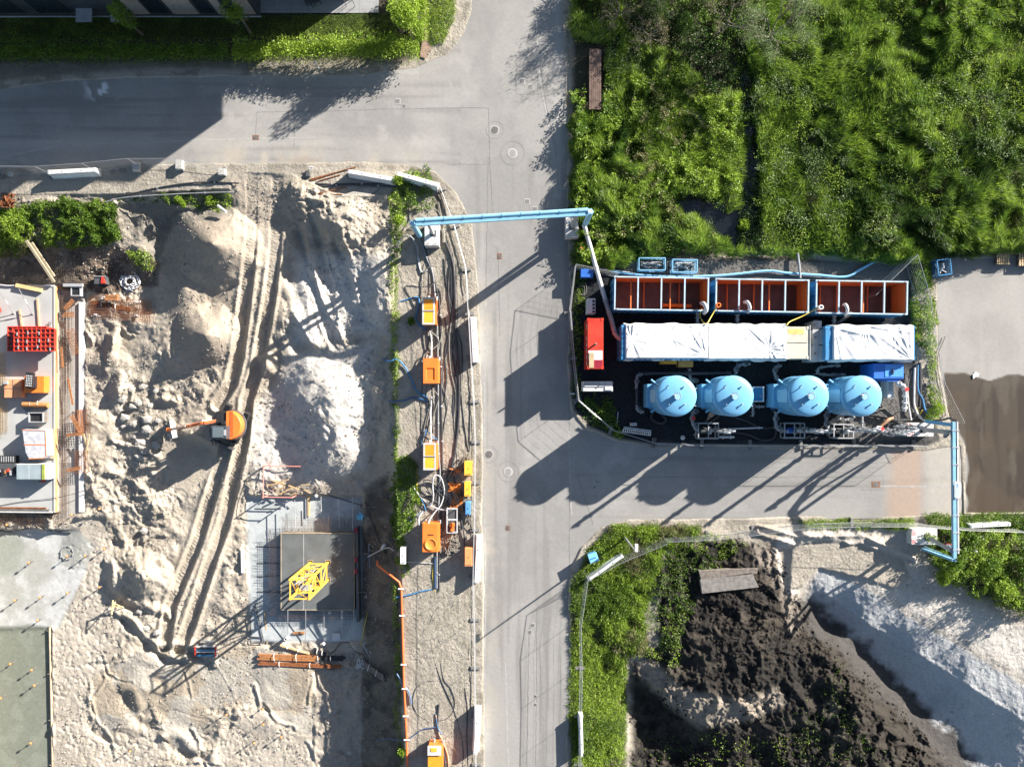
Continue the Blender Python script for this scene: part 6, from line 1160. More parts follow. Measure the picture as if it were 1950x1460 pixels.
t, (x0, x1, y0, y1, h) = ubox(1110, 726, 1167, 745, 1.4, "pump_container", "long grey open-topped pump unit below the red container", "equipment unit", LGREY)
mb = MB(); mb.box(x0+.08, x0+1.2, y0+.42, y1-.06, h, h+.01); mb.build("recess", GREY, t); mb = MB(); mb.box(x1-.55, x1-.05, y0+.08, y1-.08, h, h+.05); mb.build("lid", LGREY, t); mb = MB(); mb.tube([(x0+.1, (y0+y1)/2, h+.04), (x1-.6, (y0+y1)/2, h+.04)], .025, 6); mb.build("rail", WHITE, t); mb = MB(); mb.tube([(x0+.9, y0+.2, h+.02), (x0+1.1, y0+.4, h+.1)], .02, 6); mb.build("lever", BLKP, t)
t, (x0, x1, y0, y1, h) = ubox(1106, 512, 1130, 528, .95, "blue_tank_box", "small bright blue box on legs in the enclosure's top left corner", "box", RBLUE, z0=.3)
for p in ((x0+.05, y0+.05), (x1-.05, y0+.05), (x0+.05, y1-.05), (x1-.05, y1-.05)): mb = MB(); mb.box(p[0]-.03, p[0]+.03, p[1]-.03, p[1]+.03, 0, .3); mb.build("leg", GREY, t)
hose("hose_coil", "loose pale hose loops below the small blue box", "hose coil", [(1105, 545, .1), (1115, 540, .15), (1116, 558, .1), (1103, 560, .15), (1100, 548, .1), (1112, 545, .2), (1113, 562, .1)], .022, HOSEG)
t, (x0, x1, y0, y1, h) = ubox(1664, 692, 1721, 721, 2.2, "blue_hut", "royal blue equipment hut with light lid above the fourth tank", "hut", RBLUE)
mb = MB(); mb.box(x0+.75, x1-.04, y0+.12, y1-.08, h, h+.03); mb.build("roof_hatch", mat("hatch_blue", (.07, .24, .58), .4, var=.05), t); mb = MB(); mb.box(x0+1.15, x0+1.35, y0+.45, y0+.5, h+.03, h+.12); mb.box(x0+1.22, x0+1.28, y0+.3, y0+.66, h+.03, h+.14); mb.build("handle", BLKP, t); mb = MB(); mb.prism([(x0+.7, y0), (x1, y0), (x1-.3, y0-.18), (x0+1.0, y0-.18)], .1, 2.1); mb.build("rounded_end", RBLUE, t)
ubox(1258, 684, 1289, 693, .9, "toolbox", "orange box under the tarpaulin's edge, left of a larger one", "box", YORG); ubox(1292, 686, 1320, 699, .9, "toolbox", "larger orange-tan box above the first tank", "box", paint("tan_orange", (.55, .27, .07), .5, .2))
t, (x0, x1, y0, y1, h) = ubox(1431, 736, 1454, 765, .8, "blue_tray", "light blue open tray right of the second tank", "tray", BLUE)
mb = MB()
for b4 in ((x0, x1, y1-.06, y1), (x0, x1, y0, y0+.06), (x1-.06, x1, y0+.06, y1-.06), (x0, x0+.06, y0+.06, y1-.06)): mb.box(*b4, h, h+.12)
mb.build("rim", WHITE, t); mb = MB(); mb.tube([(x0+.6, y0+.4, h), (x0+.6, y0+.4, h+.12)], .05, 8); mb.build("stub", GREY, t)
t, _ = ubox(1690, 724, 1702, 758, 1.1, "pale_cabinet", "narrow white rimmed cabinet right of the fourth tank", "cabinet", LGREY); x0, x1, y0, y1, h = _
mb = MB(); mb.box(x0+.08, x1-.08, y0+.5, y1-.1, h, h+.01); mb.build("window", GREY, t)
# louvre frame
p0, p1 = P(1188, 813, .9), P(1240, 820, .9); t = thing("slatted_screen", "white slotted panel standing in the enclosure's lower left", "panel", (p0[0], p0[1], 0)); mb = MB(); A_, B_ = Vector(p0), Vector(p1); n_ = Vector((0, -.34, -.3))
for q in (0, .33, 1): mb.beam(A_+n_*q, B_+n_*q, .05, .05)
for k in range(15): mb.beam(A_.lerp(B_, k/14)+n_*.33, A_.lerp(B_, k/14)+n_, .04, .04)
mb.build("slats", WHITE, t); mb = MB(); mb.beam(A_+n_, Vector((A_.x, A_.y-.3, 0)), .05, .05); mb.beam(B_+n_, Vector((B_.x, B_.y-.3, 0)), .05, .05); mb.build("legs", WHITE, t)
ubox(1201, 805, 1213, 811, .5, "small_box", "tiny pale box behind the white slotted panel", "box", LGREY)
mb = MB(); p = P(1300, 833, 0); mb.cyl(p[0], p[1], 0, .03, .16, 12); mb.cyl(p[0], p[1], .03, .42, .11, 12, .02); single(mb, "traffic_cone", WHITE, "small white cone on the gravel near the south fence", "cone")
hose("steel_bar", "thin white bar lying left of the slotted panel", "bar", [(1177, 784, .05), (1175, 806, .05)], .03, HOSEP, sm=False)
# white pedestal by the west fence
ubox(1086, 748, 1095, 751, .4, "kerb_block", "small white block in the shade at the enclosure's west fence", "block", LGREY)
# red-white guide beacon and blue bin, street lamp
x, y, _ = P(1104, 478, 0); t = thing("guide_beacon", "red and white striped guide beacon beside the white ballast block", "road beacon", (x, y, 0)); mb = MB(); mb.box(x-.3, x+.3, y-.15, y+.15, 0, .1); mb.build("foot", DBLK, t)
for nm, z0_, z1_, m_ in (("white_field", .1, .45, WHITE), ("red_field", .45, .7, REDP), ("white_field", .7, .95, WHITE), ("red_field", .95, 1.15, mat("beacon_orange", (.7, .1, .05), .4))): 
    mb = MB(); mb.prism([(x-.1, y-.02), (x+.12, y-.02), (x+.12, y+.02), (x-.1, y+.02)], z0_, z1_); mb.build(nm, m_, t)
x, y, _ = P(1127, 1056, 0); t = thing("blue_bin", "light blue wheeled bin at the grass corner, casting a long shadow", "bin", (x, y, 0)); mb = MB(); mb.prism([(x-.25, y-.25), (x+.25, y-.25), (x+.25, y+.25), (x-.25, y+.25)], .06, .95, [(x-.3, y-.3), (x+.3, y-.3), (x+.3, y+.3), (x-.3, y+.3)]); mb.rot(.35, (x, y)); mb.build("body", RBLUE if False else mat("bin_blue", (.10, .33, .62), .4, var=.08), t, bevel=.02)
mb = MB(); mb.box(x-.32, x+.32, y-.32, y+.32, .955, 1.0); mb.rot(.35, (x, y)); mb.build("lid", mat("bin_lid", (.17, .42, .68), .4, var=.08), t, bevel=.02); mb = MB(); mb.box(x-.2, x+.2, y-.06, y+.0, 1.0, 1.03); mb.rot(.35, (x, y)); mb.build("grip", RBLUE, t)
for s_ in (-.2, .2): mb = MB(); mb.tube([(x+s_-.03, y+.3, .1), (x+s_+.03, y+.3, .1)], .1, 12); mb.build("wheel", DBLK, t)
x, y, _ = P(1189, 1022, 0); t = thing("street_lamp", "slim grey street lamp on the grassy corner by the pit", "street lamp", (x, y, 0)); mb = MB(); mb.tube([(x, y, -.1), (x, y, 5.0)], .06, 10, rr=[.08, .045]); mb.build("pole", GALV, t); mb = MB(); mb.tube([(x, y, 4.9), (x+.02, y, 5.02), (x+.05, y+.12, 5.06)], .045, 8); mb.build("arm", GALV, t)
mb = MB(); mb.box(x-.08, x+.14, y-.02, y+.5, 5.04, 5.14); h_ = mb.build("lamp_head", LGREY, t, bevel=.02); mb = MB(); mb.box(x-.04, x+.1, y+.08, y+.44, 5.025, 5.039); mb.build("lens", WHITE, h_)
# timber trough near the field, planks in the pit, pallets
t = thing("timber_bridge", "long brown slatted timber platform at the field's edge by the road", "timber platform", P(1132, 150, 0)); h = .75
x0, y1_, _ = P(1122, 93, h); x1, y0_, _ = P(1145, 209, h)
for k in range(6):
    mb = MB(); q0 = x0+(x1-x0)*k/6+.006; mb.box(q0, x0+(x1-x0)*(k+1)/6-.006, y0_+random.uniform(-.02, .05), y1_-random.uniform(-.02, .05), h-.05, h+random.uniform(-.006, .006)); mb.build("plank", mat("brown_timber", (.115, .075, .06), .85, var=.35, scale=3), t)
for q in (.05, .35, .65, .95): yy = y0_+(y1_-y0_)*q; mb = MB(); mb.box(x0+.03, x1-.03, yy-.08, yy+.08, .02, h-.05); mb.build("bearer", OWOOD, t)
def pallet(u0, v0, u1, v1, lab, n=7, st=3):
    h = .14*st; a = P(u0, v0, h); b_ = P(u1, v1, h); t = thing("pallet_stack", lab, "pallets", ((a[0]+b_[0])/2, (a[1]+b_[1])/2, 0), "wooden pallets at the yard's top edge"); x0, x1, y0, y1 = a[0], b_[0], b_[1], a[1]
    for s_ in range(st):
        pm = MB(); z_ = s_*.14
        for k in range(n): q = x0+(x1-x0)*k/n; pm.box(q, q+(x1-x0)/n*.62, y0, y1, z_+.12, z_+.14)
        for q in (y0, (y0+y1)/2-.05, y1-.1): pm.box(x0, x1, q, q+.1, z_+.02, z_+.12)
        pm.build("pallet", WOOD if s_ == st-1 else OWOOD, t)
pallet(1899, 472, 1923, 503, "stack of wooden pallets on the concrete yard, whole one"); pallet(1941, 476, 1975, 506, "stack of wooden pallets cut off by the right edge")
mb = MB(); x, y, _ = P(1858, 714, .05)
for k in range(6): mb.prism([(x+random.uniform(-.2, .2)+math.cos(a)*random.uniform(.08, .25), y+random.uniform(-.1, .1)+math.sin(a)*random.uniform(.06, .2)) for a in (0, 1.6, 3.1, 4.6)], .01, .03+.012*k)
single(mb, "crumpled_sheet", WHITE, "crumpled white scrap on the edge of the wet stain", "litter")
for (pts, lb, m_) in (([(1333, 1103), (1432, 1090), (1445, 1118), (1337, 1130)], "big weathered plank slab lying on the dark soil, lower one", mat("weathered_slab", (.155, .145, .135), .9, var=.3, scale=4, bump=.5)), ([(1330, 1086), (1444, 1082), (1442, 1092), (1335, 1103)], "narrow old beam in the dark soil above the big plank", OWOOD)):
    zz = .75; mb = MB(); mb.pprism(pts, .2, zz); single(mb, "old_timber", m_, lb, "timber beam", bevel=.02)
# ================= building site, left =================
# ---- crane foundation and mast ----
zc = -2.2; zf = -2.88
t = thing("crane_foundation", "dark grey square concrete foundation with four recessed crane anchors", "foundation", P(604, 1088, zf))
SLABM = mat("fresh_concrete", (.10, .107, .107), .75, var=.18, scale=1.2, fine=.06, bump=.15); FORM = mat("formwork_board", (.30, .25, .18), .8, var=.2)
a = P(536, 1016, zc); b_ = P(674, 1160, zc); X0_, X1_, Y0_, Y1_ = a[0], b_[0], b_[1], a[1]
mb = MB(); anch = [(591, 1071), (624, 1071), (624, 1104), (591, 1104)]; cxs = [P(u, v, zc)[0] for u, v in anch]; cys = [P(u, v, zc)[1] for u, v in anch]
# slab cut round the four pockets: build as strips
hx = .2; xl = [X0_, cxs[0]-hx, cxs[0]+hx, cxs[1]-hx, cxs[1]+hx, X1_]; yl = [Y0_, cys[2]-hx, cys[2]+hx, cys[0]-hx, cys[0]+hx, Y1_]
for i in range(5):
    for j in range(5):
        if i in (1, 3) and j in (1, 3): mb.box(xl[i], xl[i+1], yl[j], yl[j+1], zf, zc-.35)
        else: mb.box(xl[i], xl[i+1], yl[j], yl[j+1], zf, zc)
mb.build("slab", SLABM, t)
for i, (cx, cy) in enumerate(zip(cxs, cys)):
    mb = MB()
    for bb in ((cx-hx, cx+hx, cy-hx, cy-hx+.04), (cx-hx, cx+hx, cy+hx-.04, cy+hx), (cx-hx, cx-hx+.04, cy-hx+.04, cy+hx-.04), (cx+hx-.04, cx+hx, cy-hx+.04, cy+hx-.04)): mb.box(*bb, zc-.3, zc+.02)
    mb.build("pocket_frame", FORM, t); mb = MB(); mb.box(cx-.07, cx+.07, cy-.07, cy+.07, zc-.34, zc+.05)
    for k in range(8): q = k*math.pi/4; mb.beam((cx, cy, zc-.1), (cx+.17*math.cos(q), cy+.17*math.sin(q), zc-.12), .025, .02)
    mb.build("anchor", YEL, t)
for bb in ((X0_-.05, X1_+.05, Y1_+.002, Y1_+.05), (X0_-.05, X1_+.05, Y0_-.05, Y0_-.002), (X0_-.05, X0_-.002, Y0_, Y1_), (X1_+.002, X1_+.05, Y0_, Y1_)): mb = MB(); mb.box(*bb, zf, zc+.03); mb.build("formwork", FORM, t)
mb = MB(); mb.box(cxs[0]-.52, cxs[0]-.47, Y0_, Y1_, zc, zc+.008); mb.build("pale_joint", mat("laitance", (.30, .31, .30), .8), t)
# starter bars round the foundation: four cages, each one countless bars
def bars(name, pts_f, m, parent, r=.009):
    mb = MB()
    for p, q in pts_f: mb.tube([p, q], r, 3, caps=False)
    return mb.build(name, m, parent)
segs = []
for k in range(58):
    x = X0_+.1+k*(X1_-X0_-.1)/57; segs += [((x, Y1_+.05, zc-.05), (x+random.uniform(-.05, .05), Y1_+random.uniform(.75, 1.35), zc-.05+random.uniform(-.05, .1)))]
for k in range(9): y = Y1_+.15+k*.12; segs.append(((X0_, y, zc-.1), (X1_+.1, y, zc-.1)))
bars("north_rebar", segs, REBAR, t); segs = []
for k in range(58): x = X0_+.1+k*(X1_-X0_-.1)/57; segs += [((x, Y0_-.05, zc-.2), (x+random.uniform(-.04, .04), Y0_-random.uniform(.6, 1.0), zc-.25))]
for k in range(7): y = Y0_-.12-k*.11; segs.append(((X0_-.3, y, zc-.25), (X1_+.1, y, zc-.25)))
bars("south_rebar", segs, REBAR, t); segs = []
for k in range(64): y = Y0_-.5+k*(Y1_-Y0_+.6)/63; segs += [((X0_-.05, y, zc-.1), (X0_-random.uniform(.8, 1.35), y+random.uniform(-.05, .05), zc-.15))]
for k in range(7): x = X0_-.12-k*.14; segs.append(((x, Y0_-.5, zc-.2), (x, Y1_-.2+random.uniform(-.3, .3), zc-.2)))
bars("west_rebar", segs, REBAR, t)
# mast
t = thing("crane_mast", "short yellow lattice crane mast section standing on its foundation", "crane mast", P(608, 1087, zc)); zt = 3.1; n = 3
bx = [(cxs[i], cys[i]) for i in range(4)]
for i in range(4): mb = MB(); mb.beam((*bx[i], zc-.2), (*bx[i], zt), .13, .13); mb.build("corner_post", YEL, t)
for s_ in range(4):
    p, q = bx[s_], bx[(s_+1) % 4]
    for k in range(n+1):
        z_ = zc+.35+(zt-.08-zc-.35)*k/n; mb = MB(); mb.beam((*p, z_), (*q, z_), .075, .075); mb.build("cross_member", YEL, t)
    for k in range(n):
        z0_ = zc+.35+(zt-.08-zc-.35)*k/n; z1_ = zc+.35+(zt-.08-zc-.35)*(k+1)/n; A_, B_ = (p, q) if (k+s_) % 2 else (q, p); mb = MB(); mb.beam((*A_, z0_), (*B_, z1_), .06, .06); mb.build("diagonal", YEL, t)
mb = MB(); cx, cy = sum(cxs)/4, sum(cys)/4
for s_ in (-.14, .14): mb.beam((cx+s_-.2, cy+.3, zc+.2), (cx+s_-.2, cy+.3, zt), .03, .03)
for k in range(17): mb.beam((cx-.34, cy+.3, zc+.4+k*.28), (cx-.06, cy+.3, zc+.4+k*.28), .022, .022)
mb.build("ladder", LGREY, t)
mb = MB(); mb.box(cx-.4, cx+.45, cy-.45, cy-.1, zt-1.7, zt-1.66); mb.build("platform", GREY, t)
# props, planks, ladder and pipes on the blinding slab
def bar(name, lab, cat, a, b_, w_, m, z0=None, z1=None, group=None, tube=False):
    za = (Gf(*a)+w_/2+.01) if z0 is None else z0; zb = (Gf(*b_)+w_/2+.01) if z1 is None else z1; mb = MB()
    if tube: mb.tube([PV(*a, za), PV(*b_, zb)], w_/2, 8)
    else: mb.beam(PV(*a, za), PV(*b_, zb), w_, w_*.7)
    return single(mb, name, m, lab, cat, group)
props = [((486, 968), (536, 968), "dark tie bar at the blinding slab's upper left, first from above"), ((488, 1040), (532, 1042), "dark tie bar lying left of the foundation, second from above"), ((490, 1072), (532, 1072), "dark tie bar lying left of the foundation, third from above"), ((490, 1097), (532, 1096), "dark tie bar lying left of the foundation, fourth from above"), ((490, 1126), (540, 1127), "dark tie bar lying left of the foundation, lowest")]
for a, b_, lb in props: bar("tie_bar", lb, "tie bar", a, b_, .045, DGREY, group="tie bars left of the crane foundation")
for i, (u, v0, v1) in enumerate(((611, 945, 974), (645, 950, 1005), (671, 948, 1010), (582, 950, 1008), (561, 952, 1006), (544, 955, 1010))): bar("steel_prop", f"thin grey steel prop above the crane foundation, {ORD[5-[544, 561, 582, 611, 645, 671][::-1].index(u)]} from the left", "steel prop", (u, v0), (u+1, v1), .05, GALV, zc+.1, zc+.1, "steel props above the foundation", True)
for i, (u, v0, v1) in enumerate(((548, 1162, 1218), (582, 1162, 1222), (617, 1162, 1222), (651, 1162, 1222), (674, 1162, 1222))): bar("steel_prop", f"thin grey steel prop below the crane foundation, {ORD[i]} from the left", "steel prop", (u, v0), (u, v1), .05, GALV, zc+.05, zf+.1, "steel props below the foundation", True)
bar("plank", "short upright brown plank above the foundation among steel props", "plank", (588, 942), (588, 982), .16, WOOD, zf+.1, zf+.1); bar("plank", "short orange-brown plank lying on the blinding slab below the foundation", "plank", (558, 1205), (580, 1204), .14, RUSTL)
t = thing("steel_ladder", "grey steel ladder frame lying at the slab's lower left corner", "ladder", P(490, 1180, zf))
for a, b_ in (((477, 1170), (477, 1224)), ((486, 1152), (503, 1224)), ((477, 1224), (503, 1224)), ((477, 1212), (500, 1213)), ((478, 1170), (490, 1146))): mb = MB(); mb.beam(PV(*a, zf+.06), PV(*b_, zf+.06), .06, .05); mb.build("ladder_bar", DGREY, t)
bar("plank", "long thin plank standing beside the steel ladder frame", "plank", (504, 1165), (509, 1224), .09, WOOD)
bar("wall_board", "white board on edge at the slab's left side", "board", (462, 1047), (463, 1090), .22, WHITE)
ubox(632, 1205, 648, 1220, zf+.16, "insulation_sheet", "pale square sheet lying on the blinding slab below the foundation", "sheet", LGREY, z0=zf)
for u, v, r, lb in ((548, 1212, .12, "upright white pipe stub casting a long shadow on the blinding slab"), (685, 964, .1, "white pipe ring stub at the slab's upper right corner"), (699, 1132, .11, "white pipe ring stub in the dark trench right of the foundation")):
    x, y, z_ = P(u, v, zf); mb = MB(); mb.lathe(x, y, [(r*.7, zf), (r, zf), (r, zf+.6), (r*.7, zf+.6), (r*.7, zf+.1)], 16); single(mb, "pipe_stub", HOSEP, lb, "pipe stub")
for u, v, lb in ((626, 1168, "white round lamp-like cap on the rebar below the foundation"), (614, 1228, "pale round cap lying by the slab's lower edge"), (600, 945, "pale pipe end on top edge of the slab")): x, y, z_ = P(u, v, zc); mb = MB(); mb.lathe(x, y, [(.02, zf+.3), (.12, zf+.32), (.12, zf+.42), (.02, zf+.46)], 14); single(mb, "pipe_plug", WHITE, lb, "cap")
# sheet pile / waler along the east side of the foundation
mb = MB(); mb.pprism([(676, 1005), (681, 1005), (684, 1184), (679, 1184)], zf, zc+.25); single(mb, "steel_waler", DGREY, "long dark steel beam along the foundation's right side", "steel beam")
bar("drain_tube", "long grey tube along the dark trench right of the foundation", "pipe", (698, 962), (711, 1208), .12, PIPE, tube=True, z0=-2.3, z1=-2.5)
for (a, b_, lb) in (((676, 1054), (703, 1054), "upper crosswise strut between foundation and trench tube"), ((678, 1127), (716, 1127), "lower crosswise strut between foundation and trench tube")): bar("strut", lb, "strut", a, b_, .1, OWOOD, -2.25, -2.25)
for v, lb in ((1062, "small red clamp on the foundation's right edge, upper"), (1005, "small red clamp at the foundation's upper right corner"), (1084, "small red clamp on the foundation's right edge, lower")): ubox(675, v, 680, v+8, zc+.4, "clamp", lb, "clamp", DRED, z0=zc+.2, bev=0)
hose("yellow_rod", "thin yellow rod leaning in the trench right of the foundation", "rod", [(700, 1165), (686, 1229)], .025, YHOSE, sm=False)
hose("trench_hose", "dark hose running down into the trench beside the foundation", "hose", [(695, 955), (705, 985), (722, 1030), (735, 1055)], .04, HOSED); hose("trench_hose", "thin dark cable crossing over the slab's top edge", "cable", [(575, 942), (612, 940), (650, 950), (690, 962)], .03, HOSED)
hose("bent_bar", "zigzag pair of bent dark bars below the slab", "rebar", [(628, 1244), (636, 1240), (650, 1222), (664, 1223), (676, 1240), (692, 1247)], .03, REBAR, sm=False)
mb = MB(); x, y, z_ = P(691, 982, zf)
for k in range(5): mb.prism([(x+random.uniform(-.3, .2)+math.cos(a)*random.uniform(.1, .3), y+random.uniform(-.2, .2)+math.sin(a)*random.uniform(.1, .3)) for a in (0, 1.6, 3.1, 4.6)], Gf(691, 982)+.02, Gf(691, 982)+.08+.05*k)
single(mb, "blue_sheeting", mat("blue_sheeting", (.15, .45, .60), .4, var=.2), "crumpled light blue sheeting right of the slab's top corner", "sheeting")
# red edge-protection frame
t = thing("guard_rail", "pale red guard rail frame round the rubble above the slab", "guard rail", P(502, 940, -2.5)); RP = paint("faded_red_paint", (.62, .22, .18), .5, .3)
for z_ in (-1.6, -2.1):
    for a, b_ in (((502, 886), (501, 948)), ((502, 887), (572, 888)), ((501, 946), (556, 947))): mb = MB(); mb.tube([PV(*a, z_), PV(*b_, z_)], .035, 6); mb.build("rail", RP, t)
for u, v in ((502, 886), (501, 947), (556, 947)): x, y, _ = P(u, v, -1.6); mb = MB(); mb.tube([(x, y, -2.9), (x, y, -1.5)], .045, 8); mb.build("post", RP, t)
R5 = random.Random(5)
for i in range(16):
    u, v = R5.uniform(512, 585), R5.uniform(912, 942); a = R5.uniform(-.5, .5); l = R5.uniform(6, 26); z_ = Gf(u, v)+.1+.03*i
    mb = MB(); mb.beam(PV(u-l*math.cos(a)/2, v-l*math.sin(a)/2, z_), PV(u+l*math.cos(a)/2, v+l*math.sin(a)/2, z_+.05), .1, .05)
    single(mb, "scrap_board", R5.choice((WOOD, TAN, OWOOD)), "short scrap board jumbled inside the red guard rail", "board", "scrap boards inside the red guard rail")
# ---- steel beams and bundles ----
def bundle(a, b_, n, w_, m, lab, name="steel_bundle", zz=.0, part="beam"):
    p0 = PV(*a, Gf(*a)); p1 = PV(*b_, Gf(*b_)); d = (p1-p0).normalized(); s_ = Vector((-d.y, d.x, 0)); t = thing(name, lab, "steel beams", tuple((p0+p1)/2))
    for k in range(n):
        o = s_*(k-(n-1)/2)*w_*1.15; j = d*random.uniform(-.15, .15); mb = MB(); mb.beam(p0+o+j+Vector((0, 0, .12+zz)), p1+o+j+Vector((0, 0, .12+zz)), w_, w_); mb.build(part, m, t)
    for q in (.25, .62): c = p0.lerp(p1, q); mb = MB(); mb.tube(spline([c+s_*w_*n*.7+Vector((0, 0, .05)), c+s_*w_*.5*n+Vector((0, 0, .3)), c-s_*w_*.5*n+Vector((.05, 0, .3)), c-s_*w_*n*.8+Vector((0, 0, .05))], 4), .022, 6); mb.build("sling", WHITE, t)
    return t
bundle((495, 1249), (608, 1252), 3, .13, RUSTL, "bundle of rusty brown steel beams with white slings, upper of two"); bundle((494, 1261), (650, 1268), 2, .12, RUST, "long rusty brown steel beams, lower of two"); bundle((590, 1251), (655, 1252), 2, .14, DBLK, "black steel beams continuing right of the upper rusty bundle"); bundle((598, 1238), (624, 1244), 2, .12, DBLK, "short black beams above the rusty bundles")
bundle((534, 1227), (590, 1243), 1, .12, WOOD, "single slanting brown timber above the rusty bundle", "squared_timber"); bundle((692, 1262), (732, 1290), 3, .13, OWOOD, "dark slanting beams in the trench by the white cable heap", "squared_timber")
t = thing("steel_trestle", "dark folded steel trestle in the trench", "trestle", P(704, 1235, -2.6))
for a, b_ in (((690, 1225), (706, 1252)), ((712, 1219), (706, 1250)), ((690, 1225), (712, 1219)), ((697, 1236), (709, 1233))): mb = MB(); mb.beam(PV(*a, -2.3), PV(*b_, -2.4), .08, .06); mb.build("trestle_bar", GREY, t)
def tangle(u, v, ru, rv, n, r, m, name, lab, cat, seed, h=.25):
    R = random.Random(seed); z_ = Gf(u, v); q = [PV(u+R.uniform(-ru, ru), v+R.uniform(-rv, rv), z_+.05+R.random()*h) for _ in range(n)]; mb = MB(); mb.tube(spline(q, 6), r, 6); return single(mb, name, m, lab, cat, smooth=True)
tangle(687, 1263, 9, 10, 26, .03, HOSEP, "cable_heap", "small heap of white cable in the trench", "cable heap", 3)
# red-blue clamps and wire
t = thing("clamp_crate", "low rack of blue and red clamps below the ramp's end", "rack", P(391, 1239, -2.9)); x0, y1, _ = P(372, 1230, -2.6); x1, y0, _ = P(413, 1247, -2.6); zg = Gf(391, 1239)
for k in range(6): yy = y0+(y1-y0)*k/5; mb = MB(); mb.box(x0, x1, yy-.035, yy+.035, zg+.1, zg+.25); mb.build("rack_bar", (BLUE, DGREY, LGREY)[k % 3], t)
for xx in (x0, x1-.08): mb = MB(); mb.box(xx, xx+.08, y0-.05, y1+.05, zg+.26, zg+.34); mb.build("red_end", RED, t)
tangle(395, 1222, 16, 6, 30, .014, GALV, "wire_heap", "tangle of thin bright wire above the blue clamps", "wire heap", 4)
# ---- deck on the left ----
zd = -2.05; DECK = mat("deck_concrete", (.31, .315, .31), .75, var=.1, scale=.8, fine=.04, bump=.08)
t = thing("concrete_deck", "large pale concrete deck at the left edge carrying site material", "concrete deck", P(40, 760, zf)); a = P(-60, 546, zd); b_ = P(103, 974, zd); mb = MB(); mb.box(a[0], b_[0], b_[1], a[1], -2.9, zd); mb.build("slab", DECK, t)
mb = MB(); mb.box(b_[0]+.003, b_[0]+.09, b_[1]-.05, a[1]+.05, -2.9, zd+.06); mb.build("edge_form", mat("pale_edge_form", (.52, .48, .42), .7, var=.1), t); mb = MB(); mb.box(a[0], b_[0], a[1]+.003, a[1]+.12, -2.9, zd+.05); mb.build("upper_edge_form", LGREY, t)
mb = MB(); mb.box(b_[0]+.10, b_[0]+.14, b_[1]-.05, a[1]+.02, zd-.2, zd+.03); mb.build("edge_board", paint("orange_edge", (.50, .22, .10), .7, .2), t)
for u, lb in ((139, 0),): mb = MB(); mb.pprism([(150, 575), (160, 575), (160, 975), (150, 975)], -2.9, zd-.45); mb.build("kicker_strip", LGREY, t)
# mesh in the strip: one countless mat of bars
def grid(name, poly, z_, st, r, m, lab, cat, par=None, jit=.02, skew=0.0):
    us = [p[0] for p in poly]; vs = [p[1] for p in poly]; mb = MB(); q = st*S; u = min(us)
    def clip(a, b_):
        n = max(2, int(math.hypot(b_[0]-a[0], b_[1]-a[1])/6)); T_ = np.linspace(0, 1, n); A = a[0]+(b_[0]-a[0])*T_; B = a[1]+(b_[1]-a[1])*T_; k = sdp(poly, A, B) > 0
        return (A[k], B[k]) if k.any() else None
    while u < max(us):
        c = clip((u, min(vs)), (u+skew, max(vs)))
        if c is not None: mb.tube([PV(c[0][0]+random.uniform(-jit, jit)*S, c[1][0], z_(c[0][0], c[1][0])), PV(c[0][-1]+random.uniform(-jit, jit)*S, c[1][-1], z_(c[0][-1], c[1][-1]))], r, 3, caps=False)
        u += q
    v = min(vs)
    while v < max(vs):
        c = clip((min(us), v), (max(us), v-skew))
        if c is not None: mb.tube([PV(c[0][0], c[1][0]+random.uniform(-jit, jit)*S, z_(c[0][0], c[1][0])+2*r), PV(c[0][-1], c[1][-1]+random.uniform(-jit, jit)*S, z_(c[0][-1], c[1][-1])+2*r)], r, 3, caps=False)
        v += q
    if par is not None: return mb.build(name, m, par)
    return single(mb, name, m, lab, cat)
REB2 = mat("weathered_rebar", (.20, .13, .085), .8, .2, var=.35, scale=3)
grid("rebar_mat", [(109, 560), (148, 560), (150, 700), (134, 760), (133, 1000), (109, 1000)], lambda u, v: zd-.25, .125, .010, REB2, "long strip of rebar mesh along the deck's right edge, upper layer", "rebar mesh", jit=.03); grid("rebar_mat", [(107, 570), (136, 570), (134, 990), (107, 990)], lambda u, v: zd-.5, .15, .010, REBAR, "dark lower layer of rebar mesh beside the deck", "rebar mesh", jit=.05)
grid("rebar_mat", [(164, 560), (290, 570), (292, 618), (250, 612), (162, 606)], lambda u, v: Gf(u, v)+.15, .16, .011, RUSTL, "rusty orange reinforcing mesh lying below the coiled pale hose", "rebar mesh", skew=3); grid("rebar_mat", [(166, 556), (294, 572), (294, 620), (165, 600)], lambda u, v: Gf(u, v)+.24, .17, .010, RUST, "dark second layer of rusty mesh below the coiled pale hose", "rebar mesh", skew=-2)
grid("rebar_mat", [(-10, 672), (14, 672), (16, 830), (-10, 830)], lambda u, v: zd+.08, .13, .012, mat("yellow_rebar", (.35, .22, .07), .8, var=.3), "yellowish rebar mesh at the picture's left edge on the deck", "rebar mesh")
grid("slope_net", [(0, 480), (110, 470), (150, 505), (150, 545), (0, 545)], lambda u, v: Gf(u, v)+.05, .13, .006, mat("net_grey", (.28, .24, .20), .8), "thin grey safety net over the brown slope", "net", skew=8)
